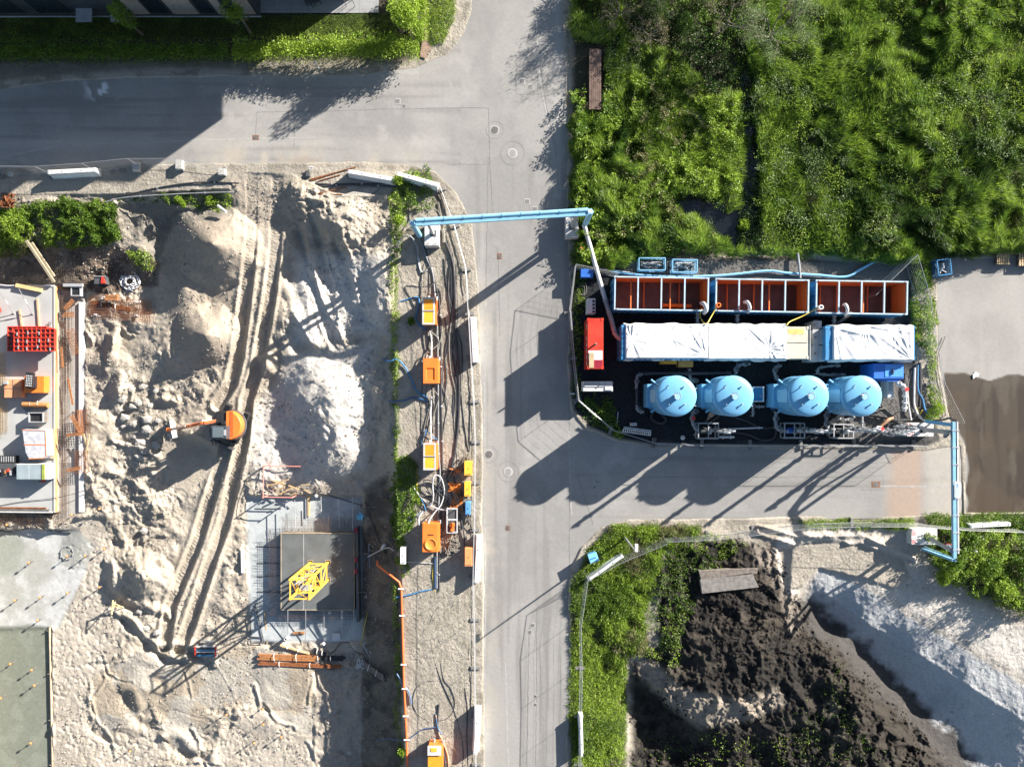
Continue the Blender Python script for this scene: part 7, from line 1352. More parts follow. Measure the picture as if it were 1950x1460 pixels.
def cage(poly, h, n, lab, m=RUSTL, z0=None, seed=1):
    R = random.Random(seed); zb = Gf(*poly[0]) if z0 is None else z0; t = thing("rebar_cage", lab, "rebar cage", P(sum(p[0] for p in poly)/len(poly), sum(p[1] for p in poly)/len(poly), zb)); L_ = []
    a, b_, c, d = [Vector(p) for p in poly]; mb = MB()
    for lay in range(2):
        z_ = zb+.05+h*lay
        for k in range(n+1): q = k/n; A_ = a.lerp(b_, q); B_ = d.lerp(c, q); mb.tube([PV(*A_, z_), PV(*B_, z_)], .016, 3, caps=False)
        mm = int(n*1.6)
        for k in range(mm+1): q = k/mm; A_ = a.lerp(d, q); B_ = b_.lerp(c, q); mb.tube([PV(*A_, z_+.03), PV(*B_, z_+.03)], .014, 3, caps=False)
    mb.build("bars", m, t); mb = MB()
    for p in (a, b_, c, d): mb.beam(PV(*p, zb), PV(*p, zb+h+.1), .035, .035)
    mb.build("corner_bars", m, t); return t
cage([(125, 628), (140, 626), (150, 672), (138, 676)], .3, 6, "flat orange-brown rebar cage over the mesh strip, topmost", z0=zd-.3); cage([(140, 783), (165, 780), (172, 826), (142, 826)], .6, 6, "tall brown rebar cage beside the deck, upper of two", RUST, seed=2); cage([(142, 858), (167, 858), (168, 898), (143, 900)], .6, 6, "dark brown rebar cage beside the deck, lower of two", RUST, seed=3)
for (a, b_, w_, lb) in (((150, 574), (134, 592), .28, "short rusty board above the orange rebar cages"), ((126, 600), (150, 600), .35, "bundle of rusty stirrups on the mesh strip"), ((163, 780), (166, 830), .3, "upright rusty stirrup bundle on the upper cage"), ((152, 790), (167, 826), .26, "leaning rusty stirrup bundle across the upper cage"), ((143, 827), (168, 824), .2, "rusty stirrup bundle along the upper cage's lower end"), ((128, 662), (131, 700), .12, "thin orange rod bundle beside the top cage"), ((137, 720), (146, 770), .12, "thin orange rod bundle on the pale strip"), ((142, 893), (166, 888), .22, "rusty stirrup bundle at the lower cage's bottom end")):
    p0, p1 = PV(*a, Gf(*a)), PV(*b_, Gf(*b_)); d = (p1-p0); L_ = d.length; d.normalize(); s_ = Vector((-d.y, d.x, 0)); mb = MB(); zz = max(p0.z, p1.z)+.75 if "cage" in lb else max(p0.z, p1.z)+.5
    for k in range(int(L_/.07)): c = p0+d*k*.07; c.z = zz; mb.beam(c-s_*w_/2, c+s_*w_/2, .03, .03)
    for q in (-.5, -.2, .2, .5): A_ = p0+s_*w_*q; B_ = p1+s_*w_*q; A_.z = B_.z = zz+.02; mb.beam(A_, B_, .03, .03)
    single(mb, "stirrup_bundle", RUSTL, lb, "stirrups")
for a, b_, lb in (((159, 826), (167, 858), "pale timber slat between the two cages, leaning right"), ((170, 826), (161, 878), "long pale timber slat crossing between the two cages")): bar("batten", lb, "timber slat", a, b_, .1, TAN, -1.9, -2.1)
# rusty beams with slings on the mesh
bundle((178, 576), (250, 590), 2, .14, RUST, "rusty beams with white slings lying on the orange mesh"); bundle((205, 568), (228, 568), 2, .2, RUSTL, "short stubby rusty posts stacked on the orange mesh", zz=.3)
for k, (u, v, lb) in enumerate(((261, 574, "small white plastic chair lookalike clip at the mesh's upper right"), (259, 602, "small white clip at the mesh's lower right"), (192, 567, "pale bent strap at the mesh's left end"), (185, 600, "pale bent strap at the mesh's lower left"))): tangle(u, v, 7, 2.5, 6, .03, HOSEP, "strap", lb.replace("plastic chair lookalike ", ""), "strap", 20+k)
# coiled hose
x, y, _ = P(250, 536, -2.4); zg = Gf(250, 536); q = []
for k in range(190): a = k*.22; r = .28+.42*(.5+.5*math.sin(k*.093)); q.append((x+r*math.cos(a)*1.05+.08*math.sin(a*.31), y+r*math.sin(a)*.85+.06*math.cos(a*.23), zg+.1+.12*((k*7) % 5)/5+.3*(1-r/.75)))
q += [(x+.1, y-.72, zg+.1), (x-.4, y-.66, zg+.1)]; mb = MB(); mb.tube(q, .045, 8); single(mb, "hose_coil", HOSEP, "big coil of pale ribbed hose above the orange mesh", "hose coil", smooth=True)
t, (x0, x1, y0, y1, h) = ubox(179, 526, 202, 541, -1.9, "small_machine", "small red and black machine beside the coiled pale hose", "machine", DGREY, z0=-2.5); mb = MB(); mb.prism([(x1-.35, y0+.05), (x1-.03, y0+.05), (x1-.15, y1-.05), (x1-.3, y1-.05)], h, h+.08); mb.build("red_hood", RED, t); mb = MB(); mb.tube([(x0, y1-.02, h+.05), (x1, y1-.02, h+.05)], .03, 6); mb.build("handle", GREY, t)
t, (x0, x1, y0, y1, h) = ubox(137, 548, 152, 562, -2.0, "sump_frame", "dark square sump frame at the deck's upper right corner", "sump", DBLK, z0=-2.6, bev=0); mb = MB()
for bb in ((x0-.06, x1+.06, y1, y1+.07), (x0-.06, x1+.06, y0-.07, y0), (x0-.07, x0, y0, y1), (x1, x1+.07, y0, y1)): mb.box(*bb, h-.3, h+.05)
mb.build("rim", GREY, t); bar("grey_board", "grey board lying above the dark sump frame", "board", (121, 543), (158, 543), .22, GREY, -1.95, -1.95)
# long boards over the slope
for a, b_, lb in (((50, 458), (103, 537), "long pale plank leaning down the brown slope, left one"), ((60, 462), (103, 526), "shorter pale plank beside the long one on the slope")): bar("plank", lb, "plank", a, b_, .17, mat("pale_plank", (.33, .28, .19), .8, var=.2), Gf(*a)+.5, zd+.3)
bar("timber_beam", "light yellow timber beam along the deck's upper edge", "timber beam", (31, 543), (80, 553), .28, mat("fresh_timber", (.52, .38, .18), .75, var=.15), zd+.15, zd+.15)
hose("edge_hose", "pale hose lying along the deck's upper edge", "hose", [(-10, 541, zd+.1), (15, 544, zd+.1), (32, 543, zd+.1)], .05, HOSEP)
for a, b_, lb in (((71, 568), (75, 622), "long pale batten standing above the red formwork, right one"), ((37, 589), (42, 622), "short pale batten above the red formwork, left one")): bar("batten", lb, "batten", a, b_, .13, TAN, zd+.08, zd+.08)
for a, b_, lb in (((-2, 553), (26, 597), "thin grey strut on the deck, left one"), ((36, 550), (62, 598), "thin grey strut on the deck, right one with foot plate")):
    t = thing("raking_strut", lb, "strut", P(*b_, zd)); mb = MB(); mb.tube([PV(*a, zd+1.6), PV(*b_, zd+.05)], .025, 6); mb.build("tube", GALV, t); x, y, _ = P(*b_, zd); mb = MB(); mb.box(x-.1, x+.1, y-.06, y+.06, zd, zd+.04); mb.build("foot_plate", GREY, t); mb = MB(); c = PV(*a, zd+1.6).lerp(PV(*b_, zd+.05), .5); d = (PV(*b_, zd)-PV(*a, zd+1.6)).normalized(); mb.tube([c-d*.2, c+d*.2], .04, 6); mb.build("sleeve", WHITE, t)
x, y, _ = P(-3, 591, zd); mb = MB(); mb.lathe(x, y, [(.05, zd+.05), (.3, zd+.12), (.36, zd+.4), (.3, zd+.65), (.05, zd+.75)], 20); single(mb, "orange_drum", RED, "round orange-red drum at the left picture edge on the deck", "drum", smooth=True)
x, y, _ = P(96, 616, zd); t = thing("anchor_ring", "small black ring with base on the deck's right edge", "anchor ring", (x, y, zd)); mb = MB(); mb.tube([(x+.09*math.cos(a*.5), y+.09*math.sin(a*.5), zd+.12) for a in range(14)], .02, 6); mb.build("ring", DBLK, t); mb = MB(); mb.box(x-.1, x+.1, y-.3, y-.12, zd, zd+.06); mb.build("base", GREY, t)
# red formwork stacks
def formstack(u0, v0, u1, v1, nx, ny, lab, z0, h):
    a = P(u0, v0, z0+h); b_ = P(u1, v1, z0+h); x0, x1, y0, y1 = a[0], b_[0], b_[1], a[1]; t = thing("formwork_stack", lab, "formwork", ((x0+x1)/2, (y0+y1)/2, z0), "red formwork panels on the deck"); mb = MB()
    for k in range(ny+1): yy = y0+(y1-y0)*k/ny; mb.box(x0, x1, yy-.03, yy+.03, z0+h-.14, z0+h)
    for k in range(nx+1): xx = x0+(x1-x0)*k/nx; mb.box(xx-.02, xx+.02, y0, y1, z0+h-.13, z0+h-.01)
    mb.build("frame_ribs", RED, t); mb = MB(); mb.box(x0+.01, x1-.01, y0+.01, y1-.01, z0+h-.17, z0+h-.145); mb.build("plywood", OWOOD, t)
    mb = MB()
    for k in range(int(h/.16)-1): mb.box(x0, x1, y0, y1, z0+.04+k*.16, z0+.16+k*.16)
    mb.build("lower_panels", RED, t); return (x0, x1, y0, y1)
formstack(14, 622, 88, 668, 8, 5, "red gridded formwork stack on the deck, the lower left one", zd, .85); x0, x1, y0, y1 = formstack(26, 626, 103, 668, 9, 5, "red gridded formwork stack with grey clamps, the upper right one", zd+.87, .35)
for k in range(11):
    cx, cy = x0+.3+(k % 4)*.75+random.uniform(-.1, .1), y0+.2+(k//4)*.5+random.uniform(-.1, .1); mb = MB(); mb.box(cx-.03, cx+.03, cy-.12, cy+.12, zd+1.225, zd+1.29); single(mb, "formwork_clamp", GALV, "grey clamp lying on the upper red formwork stack", "clamp", "grey clamps on the red formwork")
# orange machines and goods on the deck
t, (x0, x1, y0, y1, h) = ubox(46, 716, 84, 748, zd+.75, "orange_rack", "bright orange L-shaped steel rack holding a black crate", "rack", ORG, z0=zd)
mb = MB(); mb.box(x0+.35, x0+.95, y0+.35, y1-.02, h, h+.25); c_ = mb.build("crate_holder", DBLK, t)
t = thing("black_crate", "black crate sitting in the orange rack on the deck", "crate", (x0+.7, y0+.9, h+.25)); mb = MB(); mb.box(x0+.38, x0+.92, y0+.4, y1+.25, h+.25, h+.5); mb.rot(-.08, (x0+.65, y0+.8)); mb.build("body", DBLK, t); mb = MB()
for k in range(5):
    for j in range(4): mb.box(x0+.44+j*.12, x0+.5+j*.12, y0+.48+k*.17, y0+.58+k*.17, h+.5, h+.515)
mb.rot(-.08, (x0+.65, y0+.8)); mb.build("slots", LGREY, t)
tangle(64, 706, 9, 4, 14, .02, HOSEP, "strap_heap", "bundle of pale straps above the orange rack", "straps", 8)
t, (x0, x1, y0, y1, h) = ubox(8, 722, 41, 757, zd+.6, "orange_box_pallet", "faded orange flat boxes on a pallet at the deck's left", "boxes", mat("faded_orange", (.62, .25, .12), .7, var=.2, dirt=GRIME, dirtamt=.4), z0=zd); mb = MB(); mb.box(x0-.05, x1+.05, (y0+y1)/2-.02, (y0+y1)/2+.02, h, h+.02); mb.box((x0+x1)/2, (x0+x1)/2+.03, y0, y1, h, h+.02); mb.build("joints", OWOOD, t); mb = MB(); mb.box(x0+.05, x0+.3, y1-.35, y1-.1, h, h+.1); mb.build("grey_inset", GREY, t)
x0, y0, _ = P(44, 770, zd+.2); x1, _, _ = P(92, 770, zd+.2); t = thing("rolled_mat", "brown rolled mat bundle tied with white cord on the deck", "roll", (x0+.8, y0, zd)); mb = MB(); mb.tube([(x0, y0, zd+.22), (x1, y0-.05, zd+.22)], .2, 14); mb.build("roll", mat("brown_mat", (.33, .15, .055), .85, var=.3, scale=8), t, smooth=True)
for q in (.3, .6): c = x0+(x1-x0)*q; mb = MB(); mb.tube([(c, y0-.2, zd+.2), (c+.05, y0, zd+.44), (c-.05, y0+.25, zd+.2)], .02, 6); mb.build("cord", WHITE, t)
mb = MB(); mb.pprism([(38, 771), (60, 765), (92, 776), (88, 786), (52, 787)], zd+.004, zd+.07); single(mb, "grey_cloth", mat("grey_cloth", (.16, .17, .18), .8, var=.2), "crumpled grey cloth under the brown rolled mat", "cloth")
t, (x0, x1, y0, y1, h) = ubox(56, 785, 84, 804, zd+.5, "tool_tray", "grey-brown open tool tray on the deck below the rolled mat", "tray", OWOOD, z0=zd); mb = MB(); mb.box(x0+.1, x1-.1, y0+.1, y1-.1, h, h+.02); mb.build("inside", DBLK, t)
for bb in ((x0, x1, y0-.001, y0+.06), (x0, x1, y1-.06, y1), (x0, x0+.06, y0+.06, y1-.06), (x1-.06, x1, y0+.06, y1-.06)): mb = MB(); mb.box(*bb, h, h+.14); mb.build("wall", GREY, t)
tangle(70, 795, 6, 3, 8, .03, HOSEP, "strap_heap", "white strap curled inside the grey tool tray", "straps", 9)
t = thing("wrapped_pallet", "large pallet load wrapped in shiny clear film with orange straps", "wrapped pallet", P(66, 846, zd)); a = P(40, 818, zd+1.0); b_ = P(90, 875, zd+1.0); x0, x1, y0, y1 = a[0], b_[0], b_[1], a[1]
mb = MB(); mb.prism([(x0-.1, y1+.05), (x1-.1, y1), (x1, y0+.3), (x1-.25, y0+.05), (x0+.5, y0), (x0+.2, y0+.5)], zd+.12, zd+1.0, [(x0+.05, y1), (x1-.15, y1-.04), (x1-.08, y0+.32), (x1-.3, y0+.1), (x0+.55, y0+.05), (x0+.3, y0+.5)]); mb.build("film_load", PLAS, t, bevel=.05); mb = MB(); mb.box(x0, x1, y0, y1, zd, zd+.11); mb.build("pallet", WOOD, t)
for yy in ((y0+y1)/2,): mb = MB(); mb.box(x0+.2, x1-.05, yy-.025, yy+.025, zd+1.0, zd+1.02); mb.build("strap", ORG, t)
mb = MB(); mb.tube([(x0+.1, y1-.02, zd+1.01), (x1-.13, y1-.06, zd+1.01), (x1-.06, y0+.3, zd+1.01), (x1-.3, y0+.1, zd+1.01), (x0+.55, y0+.06, zd+1.01)], .025, 6); mb.build("edge_band", ORG, t)
t, (x0, x1, y0, y1, h) = ubox(31, 883, 91, 913, zd+1.0, "glazed_container", "low box with glassy grey-blue lid and green end on the deck", "container", LGREY, z0=zd); mb = MB(); mb.box(x0+.04, x1-.45, y0+.04, y1-.04, h, h+.015); mb.build("glassy_lid", mat("glassy_lid", (.24, .29, .31), .15, var=.1), t); mb = MB(); mb.box(x1-.4, x1-.2, y0+.02, y1-.02, h, h+.06); mb.build("green_end", mat("green_bar", (.22, .26, .05), .5, var=.2), t); mb = MB(); mb.box(x0+.9, x0+.93, y0+.04, y1-.04, h+.015, h+.02); mb.build("lid_joint", LGREY, t)
t, (x0, x1, y0, y1, h) = ubox(-14, 882, 29, 907, zd+.7, "dark_goods_rack", "dark rack of small goods left of the glassy box", "rack", DGREY, z0=zd)
for k in range(8):
    cx = x0+.15+k*.19; mb = MB(); mb.box(cx, cx+.12, y0+.1+.12*(k % 3), y0+.45+.1*(k % 2), h, h+.12); mb.build("item", (RUSTL, RED, GREY, DBLK)[k % 4], t)
t, (x0, x1, y0, y1, h) = ubox(-14, 868, 28, 880, zd+.6, "cable_crate", "black slatted crate above the dark rack of small goods", "crate", DBLK, z0=zd); mb = MB()
for k in range(9): mb.box(x0+.1+k*.17, x0+.16+k*.17, y0+.03, y1-.03, h, h+.02)
mb.build("slots", GREY, t)
x, y, _ = P(84, 916, zd); t = thing("wheel_tool", "small red-handled tool beside the glassy box", "tool", (x, y, zd)); mb = MB(); mb.tube([(x-.35, y-.02, zd+.1), (x, y, zd+.12)], .03, 6); mb.build("shaft", DBLK, t); mb = MB(); mb.tube([(x-.08, y, zd+.15), (x+.16, y+.03, zd+.15)], .08, 10); mb.build("red_body", RED, t)
tangle(65, 935, 12, 9, 12, .018, DBLK, "wire_scraps", "black wire scraps on the deck below the glassy box", "wire scraps", 10, h=.1)
for i, (v, lb) in enumerate(((966, "long brown board along the deck's lower edge, upper one"), (969.5, "long brown board along the deck's lower edge, middle one"), (974, "long pale board along the deck's lower edge, lowest"))): bar("board", lb, "board", (-12, v), (88+i*6, v+1), .09, (RUST, OWOOD, LGREY)[i], zd+.05, zd+.05)
hose("cable", "thin black cable crossing the deck, mesh strip and sand", "cable", [(-10, 964, zd+.06), (40, 955, zd+.06), (104, 948, zd+.08), (140, 940, -2.0), (185, 928), (230, 930), (290, 945)], .02, HOSED)
# starter bars south of the deck
segs = []; rr = random.Random(12)
for k in range(75): x = (-12+k*1.6-CU)/S*1.04; y = P(0, 978, zd)[1]; segs += [((x, y, zd-.1), (x+rr.uniform(-.08, .08), y-rr.uniform(.55, 1.15), zd-.4))]
for k in range(3): segs.append((P(-20, 984+k*7, -2.4), P(105, 985+k*8, -2.4)))
mb = MB()
for p, q in segs: mb.tube([p, q], .012, 3, caps=False)
single(mb, "starter_bars", REBAR, "comb of grey starter bars along the deck's lower side", "rebar")
hose("sheeting_edge", "dark crumpled sheeting edge below the starter bars", "sheeting", [(-10, 1008), (20, 1012), (50, 1006), (80, 1008), (110, 1012), (135, 1014)], .05, DGREY)
# ring hose, formwork edge, stakes, trestle
x, y, _ = P(129, 1052, -2.95); zg = Gf(129, 1052); mb = MB(); mb.tube([(x+.44*math.cos(a*.26), y+.5*math.sin(a*.26), zg+.04+.03*(a % 3)) for a in range(27)], .03, 6); single(mb, "hose_ring", PIPE, "loose ring of thin grey hose on the powdery slab", "hose ring")
t = thing("form_edge", "long thin formwork board edging the grey-green slab", "formwork", P(99, 1330, -3)); mb = MB(); mb.beam(PV(95, 1194, -2.93), PV(101, 1470, -2.93), .07, .16); mb.build("board", mat("pale_form_board", (.42, .33, .23), .8, var=.2), t)
for v in (1200, 1282, 1370, 1455): p = PV(94+(v-1194)*.022, v, -2.95); mb = MB(); mb.box(p.x-.16, p.x-.04, p.y-.02, p.y+.02, -3.0, -2.82); mb.build("stay", OWOOD, t)
stakes = [(129, 1058, "inside the hose ring"), (163, 1058, "just right of the hose ring"), (199, 1044, "by the round sand mound's upper left"), (56, 1070, "on the powdery slab's upper left"), (190, 1118, "left of the round sand mound's foot"), (129, 1128, "at the powdery slab's right edge"), (78, 1136, "middle of the powdery slab's lower part"), (28, 1143, "left on the powdery slab's lower part"), (73, 1181, "at the bottom of the powdery slab"), (21, 1263, "on the grey-green slab, upper left"), (62, 1274, "on the grey-green slab, right of another"), (66, 1303, "in the middle of the grey-green slab"), (4, 1327, "at the left picture edge on the grey-green slab"), (60, 1414, "low on the grey-green slab"), (433, 1359, "on the sand left of the tan mats"), (502, 1377, "on the sand below the tan mats"), (484, 1413, "on the flat sand near the bottom"), (536, 1402, "on the flat sand right of another near the bottom"), (137, 980, "below the rebar strip's end"), (190, 969, "on the pale strip beside the rebar strip"), (500, 1349, "at the tan mats' lower edge"), (248, 1428, "near the bottom edge left of the tyre pan"), (27, 1460, "at the bottom edge of the grey-green slab"), (14, 998, "at the deck's lower left among starter bars")]
def stake():
    t = thing("marker_stake", "", "marker stake", (0, 0, 0), "orange-tipped marker stakes"); mb = MB(); mb.tube([(0, 0, -.05), (.01, 0, .62)], .025, 6); local(mb, "rod", OWOOD, t); mb = MB(); mb.lathe(.01, 0, [(.01, .56), (.085, .6), (.085, .66), (.01, .72)], 10); local(mb, "cap", ORG if False else mat("cap_orange", (.55, .20, .06), .5, var=.2), t); mb = MB(); mb.lathe(0, 0, [(.01, .28), (.07, .3), (.07, .34), (.01, .36)], 8); local(mb, "collar", OWOOD, t); return t
SK = stake()
for i, (u, v, w_) in enumerate(stakes):
    t = SK if i == 0 else copy_tree(SK); z_ = Gf(u, v); x, y, _ = P(u, v, z_+.5); t.location = (x, y, z_); t["label"] = "orange-tipped marker stake "+w_; t.rotation_euler = (random.uniform(-.06, .06), random.uniform(-.06, .06), random.uniform(0, 6))
t = thing("batter_trestle", "yellow timber trestle casting a star-shaped shadow", "trestle", P(214, 1160, -2.8)); zg = Gf(214, 1160); x, y, _ = P(216, 1155, zg+1.0); LT = mat("light_timber", (.58, .45, .24), .75, var=.15)
for dx, dy, ex, ey in ((-.25, -.35, -.05, .35), (.25, -.35, .05, .35), (-.3, .35, .02, -.3)): mb = MB(); mb.beam((x+dx, y+dy, zg), (x+ex, y+ey, zg+1.2), .07, .05); mb.build("leg", LT, t)
mb = MB(); mb.beam((x-.45, y-.1, zg+.55), (x+.45, y-.1, zg+.55), .06, .1); mb.build("crossbar", LT, t); mb = MB(); mb.beam((x-.02, y-.5, zg+1.2), (x+.1, y+.55, zg+1.25), .09, .05); mb.build("top_board", LT, t)
# stones
R6 = random.Random(6)
def rock(u, v, r, lab=None, m=None):
    z_ = Gf(u, v); x, y, _ = P(u, v, z_); n = 9; mb = MB(); rr = [r*R6.uniform(.7, 1.15) for _ in range(n)]; rz = R6.uniform(0, 6)
    lv = [(.9, -.1), (1, .25), (.75, .55), (.3, .68)]; base = []
    for s_, z1 in lv:
        for k in range(n): a = 2*math.pi*k/n+rz; mb.v.append((x+rr[k]*s_*math.cos(a)*1.15, y+rr[k]*s_*math.sin(a)*.85, z_+r*z1*.9*R6.uniform(.9, 1.1)))
    for i in range(3):
        for k in range(n): a = i*n+k; b_ = i*n+(k+1) % n; mb.f.append((a, b_, b_+n, a+n))
    mb.f.append(tuple(3*n+k for k in range(n)))
    return single(mb, "stone", m, lab, "stone", "pale broken stones")
STN = mat("pale_stone", (.31, .29, .26), .9, var=.15, scale=3, bump=.4, bscale=8)
spots = [(250, 770), (268, 762), (288, 775), (300, 800), (275, 795), (262, 812), (245, 790), (238, 760), (255, 832), (270, 842), (283, 820), (240, 815), (268, 740), (292, 745), (250, 745), (230, 800), (276, 860), (262, 868), (292, 850), (246, 850)]
for i, (u, v) in enumerate(spots): rock(u+R6.uniform(-6, 6), v+R6.uniform(-6, 6), R6.uniform(.18, .42), "pale broken stone in the rubble left of the excavator's bucket", STN)
for u, v, r, lb in ((268, 1164, .3, "pale white stone below the round sand mound"), (275, 1010, .34, "pale boulder above the round sand mound"), (300, 1205, .3, "grey boulder beside the ramp's lower left end, right one"), (278, 1196, .28, "grey boulder beside the ramp's lower left end, left one"), (665, 1452-20, .2, "small stone on the shaded sand near the bottom")): rock(u, v, r, lb, STN)
# ---- excavator ----
ze = Gf(428, 812); ex, ey, _ = P(430, 808, ze+1.6); EX = thing("excavator", "orange tracked excavator with black cab and boom reaching left", "excavator", (ex, ey, ze)); OEX = mat("excavator_orange", (.72, .17, .03), .35, var=.06, dirt=GRIME, dirtamt=.2)
def ebuild(f, nm, m, rz=0., **k): mb = MB(); f(mb); mb.rot(rz, (ex, ey)); return mb.build(nm, m, EX, **k)
tr_ = math.radians(-24)
for s_ in (-1, 1):
    def trk(m_):
        prof = [(-1.35, .35), (-1.2, .08), (1.2, .08), (1.35, .35), (1.2, .62), (-1.2, .62)]; x_ = ex+s_*.78; n = len(prof)
        m_.add([(x_-.2, ey+a, ze+b) for a, b in prof]+[(x_+.2, ey+a, ze+b) for a, b in prof], [tuple(range(n)), tuple(range(2*n-1, n-1, -1))]+[(i, n+i, n+(i+1) % n, (i+1) % n) for i in range(n)])
        for k in range(16): yy = ey-1.2+k*.16; m_.box(x_-.22, x_+.22, yy-.03, yy+.03, ze+.62, ze+.66)
    ebuild(trk, "track", DBLK, tr_)
ebuild(lambda m_: m_.box(ex-.6, ex+.6, ey-.8, ey+.8, ze+.3, ze+.75), "undercarriage", DGREY, tr_)
ebuild(lambda m_: (m_.beam((ex-.9, ey-1.75, ze+.35), (ex+.9, ey-1.75, ze+.35), .14, .5), m_.beam((ex-.4, ey-.9, ze+.4), (ex-.4, ey-1.7, ze+.35), .12, .12), m_.beam((ex+.4, ey-.9, ze+.4), (ex+.4, ey-1.7, ze+.35), .12, .12)), "dozer_blade", DGREY, tr_)
rz = math.radians(0)
def ctw(m_):
    pts = [(ex+.05, ey+1.0)]+[(ex+.2+1.05*math.cos(a), ey-.08+1.12*math.sin(a)) for a in [math.radians(x) for x in range(80, -81, -10)]]+[(ex+.05, ey-1.12)]; pts = pts[::-1]
    top = [(ex+.1+(p[0]-ex-.1)*.93, ey+(p[1]-ey)*.95) for p in pts]; m_.prism(pts, ze+.9, ze+1.7); m_.prism(pts, ze+1.7, ze+1.85, top)
ebuild(ctw, "engine_cover", OEX, bevel=.03)
ebuild(lambda m_: m_.prism([(ex+.2+1.12*math.cos(a), ey-.08+1.2*math.sin(a)) for a in [math.radians(x) for x in range(-75, 76, 10)]]+[(ex+.3, ey+1.1), (ex+.3, ey-1.2)], ze+.85, ze+1.15), "bumper", DGREY)
ebuild(lambda m_: (m_.box(ex-.75, ex+.35, ey+.1, ey+1.0, ze+.85, ze+1.75), m_.box(ex-.3, ex+.05, ey-.02, ey+.28, ze+1.75, ze+1.95)), "tank_cover", DBLK, bevel=.03)
ebuild(lambda m_: (m_.box(ex+.35, ex+.6, ey-.9, ey+1.0, ze+1.851, ze+1.87)), "vent_strip", mat("dark_orange", (.45, .09, .02), .4), bevel=.0)
CAB = mat("cab_grey", (.045, .055, .065), .3, var=.1)
ebuild(lambda m_: m_.prism([(ex-1.0, ey-1.1), (ex+.38, ey-1.1), (ex+.38, ey-.05), (ex-1.0, ey-.05)], ze+.85, ze+2.55, [(ex-.85, ey-1.05), (ex+.35, ey-1.05), (ex+.35, ey-.1), (ex-.85, ey-.1)]), "cab", CAB, bevel=.04)
ebuild(lambda m_: m_.box(ex-.7, ex+.12, ey-.95, ey-.18, ze+2.555, ze+2.6), "roof_panel", mat("roof_grey", (.10, .125, .14), .35, var=.1), bevel=.02)
ebuild(lambda m_: m_.box(ex-1.0, ex-.88, ey-1.0, ey-.15, ze+1.4, ze+2.3), "windscreen", GLASS); ebuild(lambda m_: m_.box(ex+.16, ex+.33, ey-.8, ey-.35, ze+2.555, ze+2.62), "lamp_bar", GREY)
ebuild(lambda m_: (m_.beam((ex-.95, ey-1.15, ze+2.3), (ex-.75, ey-1.45, ze+2.2), .04, .04), m_.box(ex-.82, ex-.62, ey-1.55, ey-1.42, ze+2.05, ze+2.35)), "mirror", DBLK)
bp = [Vector((ex-.55, ey+.28, ze+1.3)), Vector((ex-1.5, ey+.15, ze+2.3)), Vector((ex-2.7, ey-.12, ze+2.2))]; dp = PV(312, 819, ze+1.0)
for i in range(2): mb = MB(); mb.beam(bp[i], bp[i+1], .24, .34); mb.build("boom", OEX, EX, bevel=.02)
mb = MB(); mb.beam(bp[2]+Vector((.3, .05, .15)), dp, .2, .24); mb.build("stick", OEX, EX, bevel=.02)
for o in (-.16, .16): mb = MB(); mb.tube([Vector((ex-.7, ey+.28+o, ze+1.1)), Vector((ex-1.7, ey+.12+o, ze+2.05))], .05, 8); mb.build("boom_cylinder", LGREY, EX, smooth=True)
mb = MB(); mb.tube([bp[1]+Vector((-.1, 0, .32)), bp[2]+Vector((.25, .05, .4))], .06, 8); mb.build("stick_cylinder", DGREY, EX, smooth=True)
mb = MB(); mb.tube([bp[2]+Vector((-.1, 0, .2)), dp+Vector((.3, .05, .25))], .05, 8); mb.build("bucket_cylinder", LGREY, EX, smooth=True)
for o in (.06, -.06): mb = MB(); mb.tube(spline([Vector((ex-.5, ey+.3+o, ze+1.6)), bp[1]+Vector((.1, o, .3)), bp[2]+Vector((.2, o, .35)), dp+Vector((.8, o, .5))], 5), .022, 6); mb.build("hydraulic_hose", DBLK, EX)
def bucket(m_):
    c = dp; L_ = 1.35; d = Vector((-.18, 1, 0)).normalized(); f = Vector((-1, -.18, 0)).normalized(); prof = [(.15, -.05), (.32, -.35), (.25, -.72), (-.05, -.92), (-.35, -.75), (-.3, -.70), (-.05, -.85), (.2, -.68), (.26, -.35), (.1, -.08)]; n = len(prof)
    for s_ in (-1, 1): m_.v += [tuple(c+d*s_*L_/2+f*a*-1+Vector((0, 0, b))) for a, b in prof]
    base = len(m_.v)-2*n; m_.f += [(base+i, base+n+i, base+n+(i+1) % n, base+(i+1) % n) for i in range(n)]
    for s_ in (-1, 1):
        b0 = len(m_.v); m_.v += [tuple(c+d*s_*L_/2+f*a*-1+Vector((0, 0, b))) for a, b in prof[:5]]; m_.f.append(tuple(range(b0, b0+5)) if s_ > 0 else tuple(range(b0+4, b0-1, -1)))
mb = MB(); bucket(mb); mb.build("bucket", LGREY, EX); mb = MB(); mb.beam(dp+Vector((0, 0, -.1)), dp+Vector((0, 0, .1)), .3, .3); mb.build("quick_coupler", OEX, EX)
EX.scale = (.93, .93, .93)
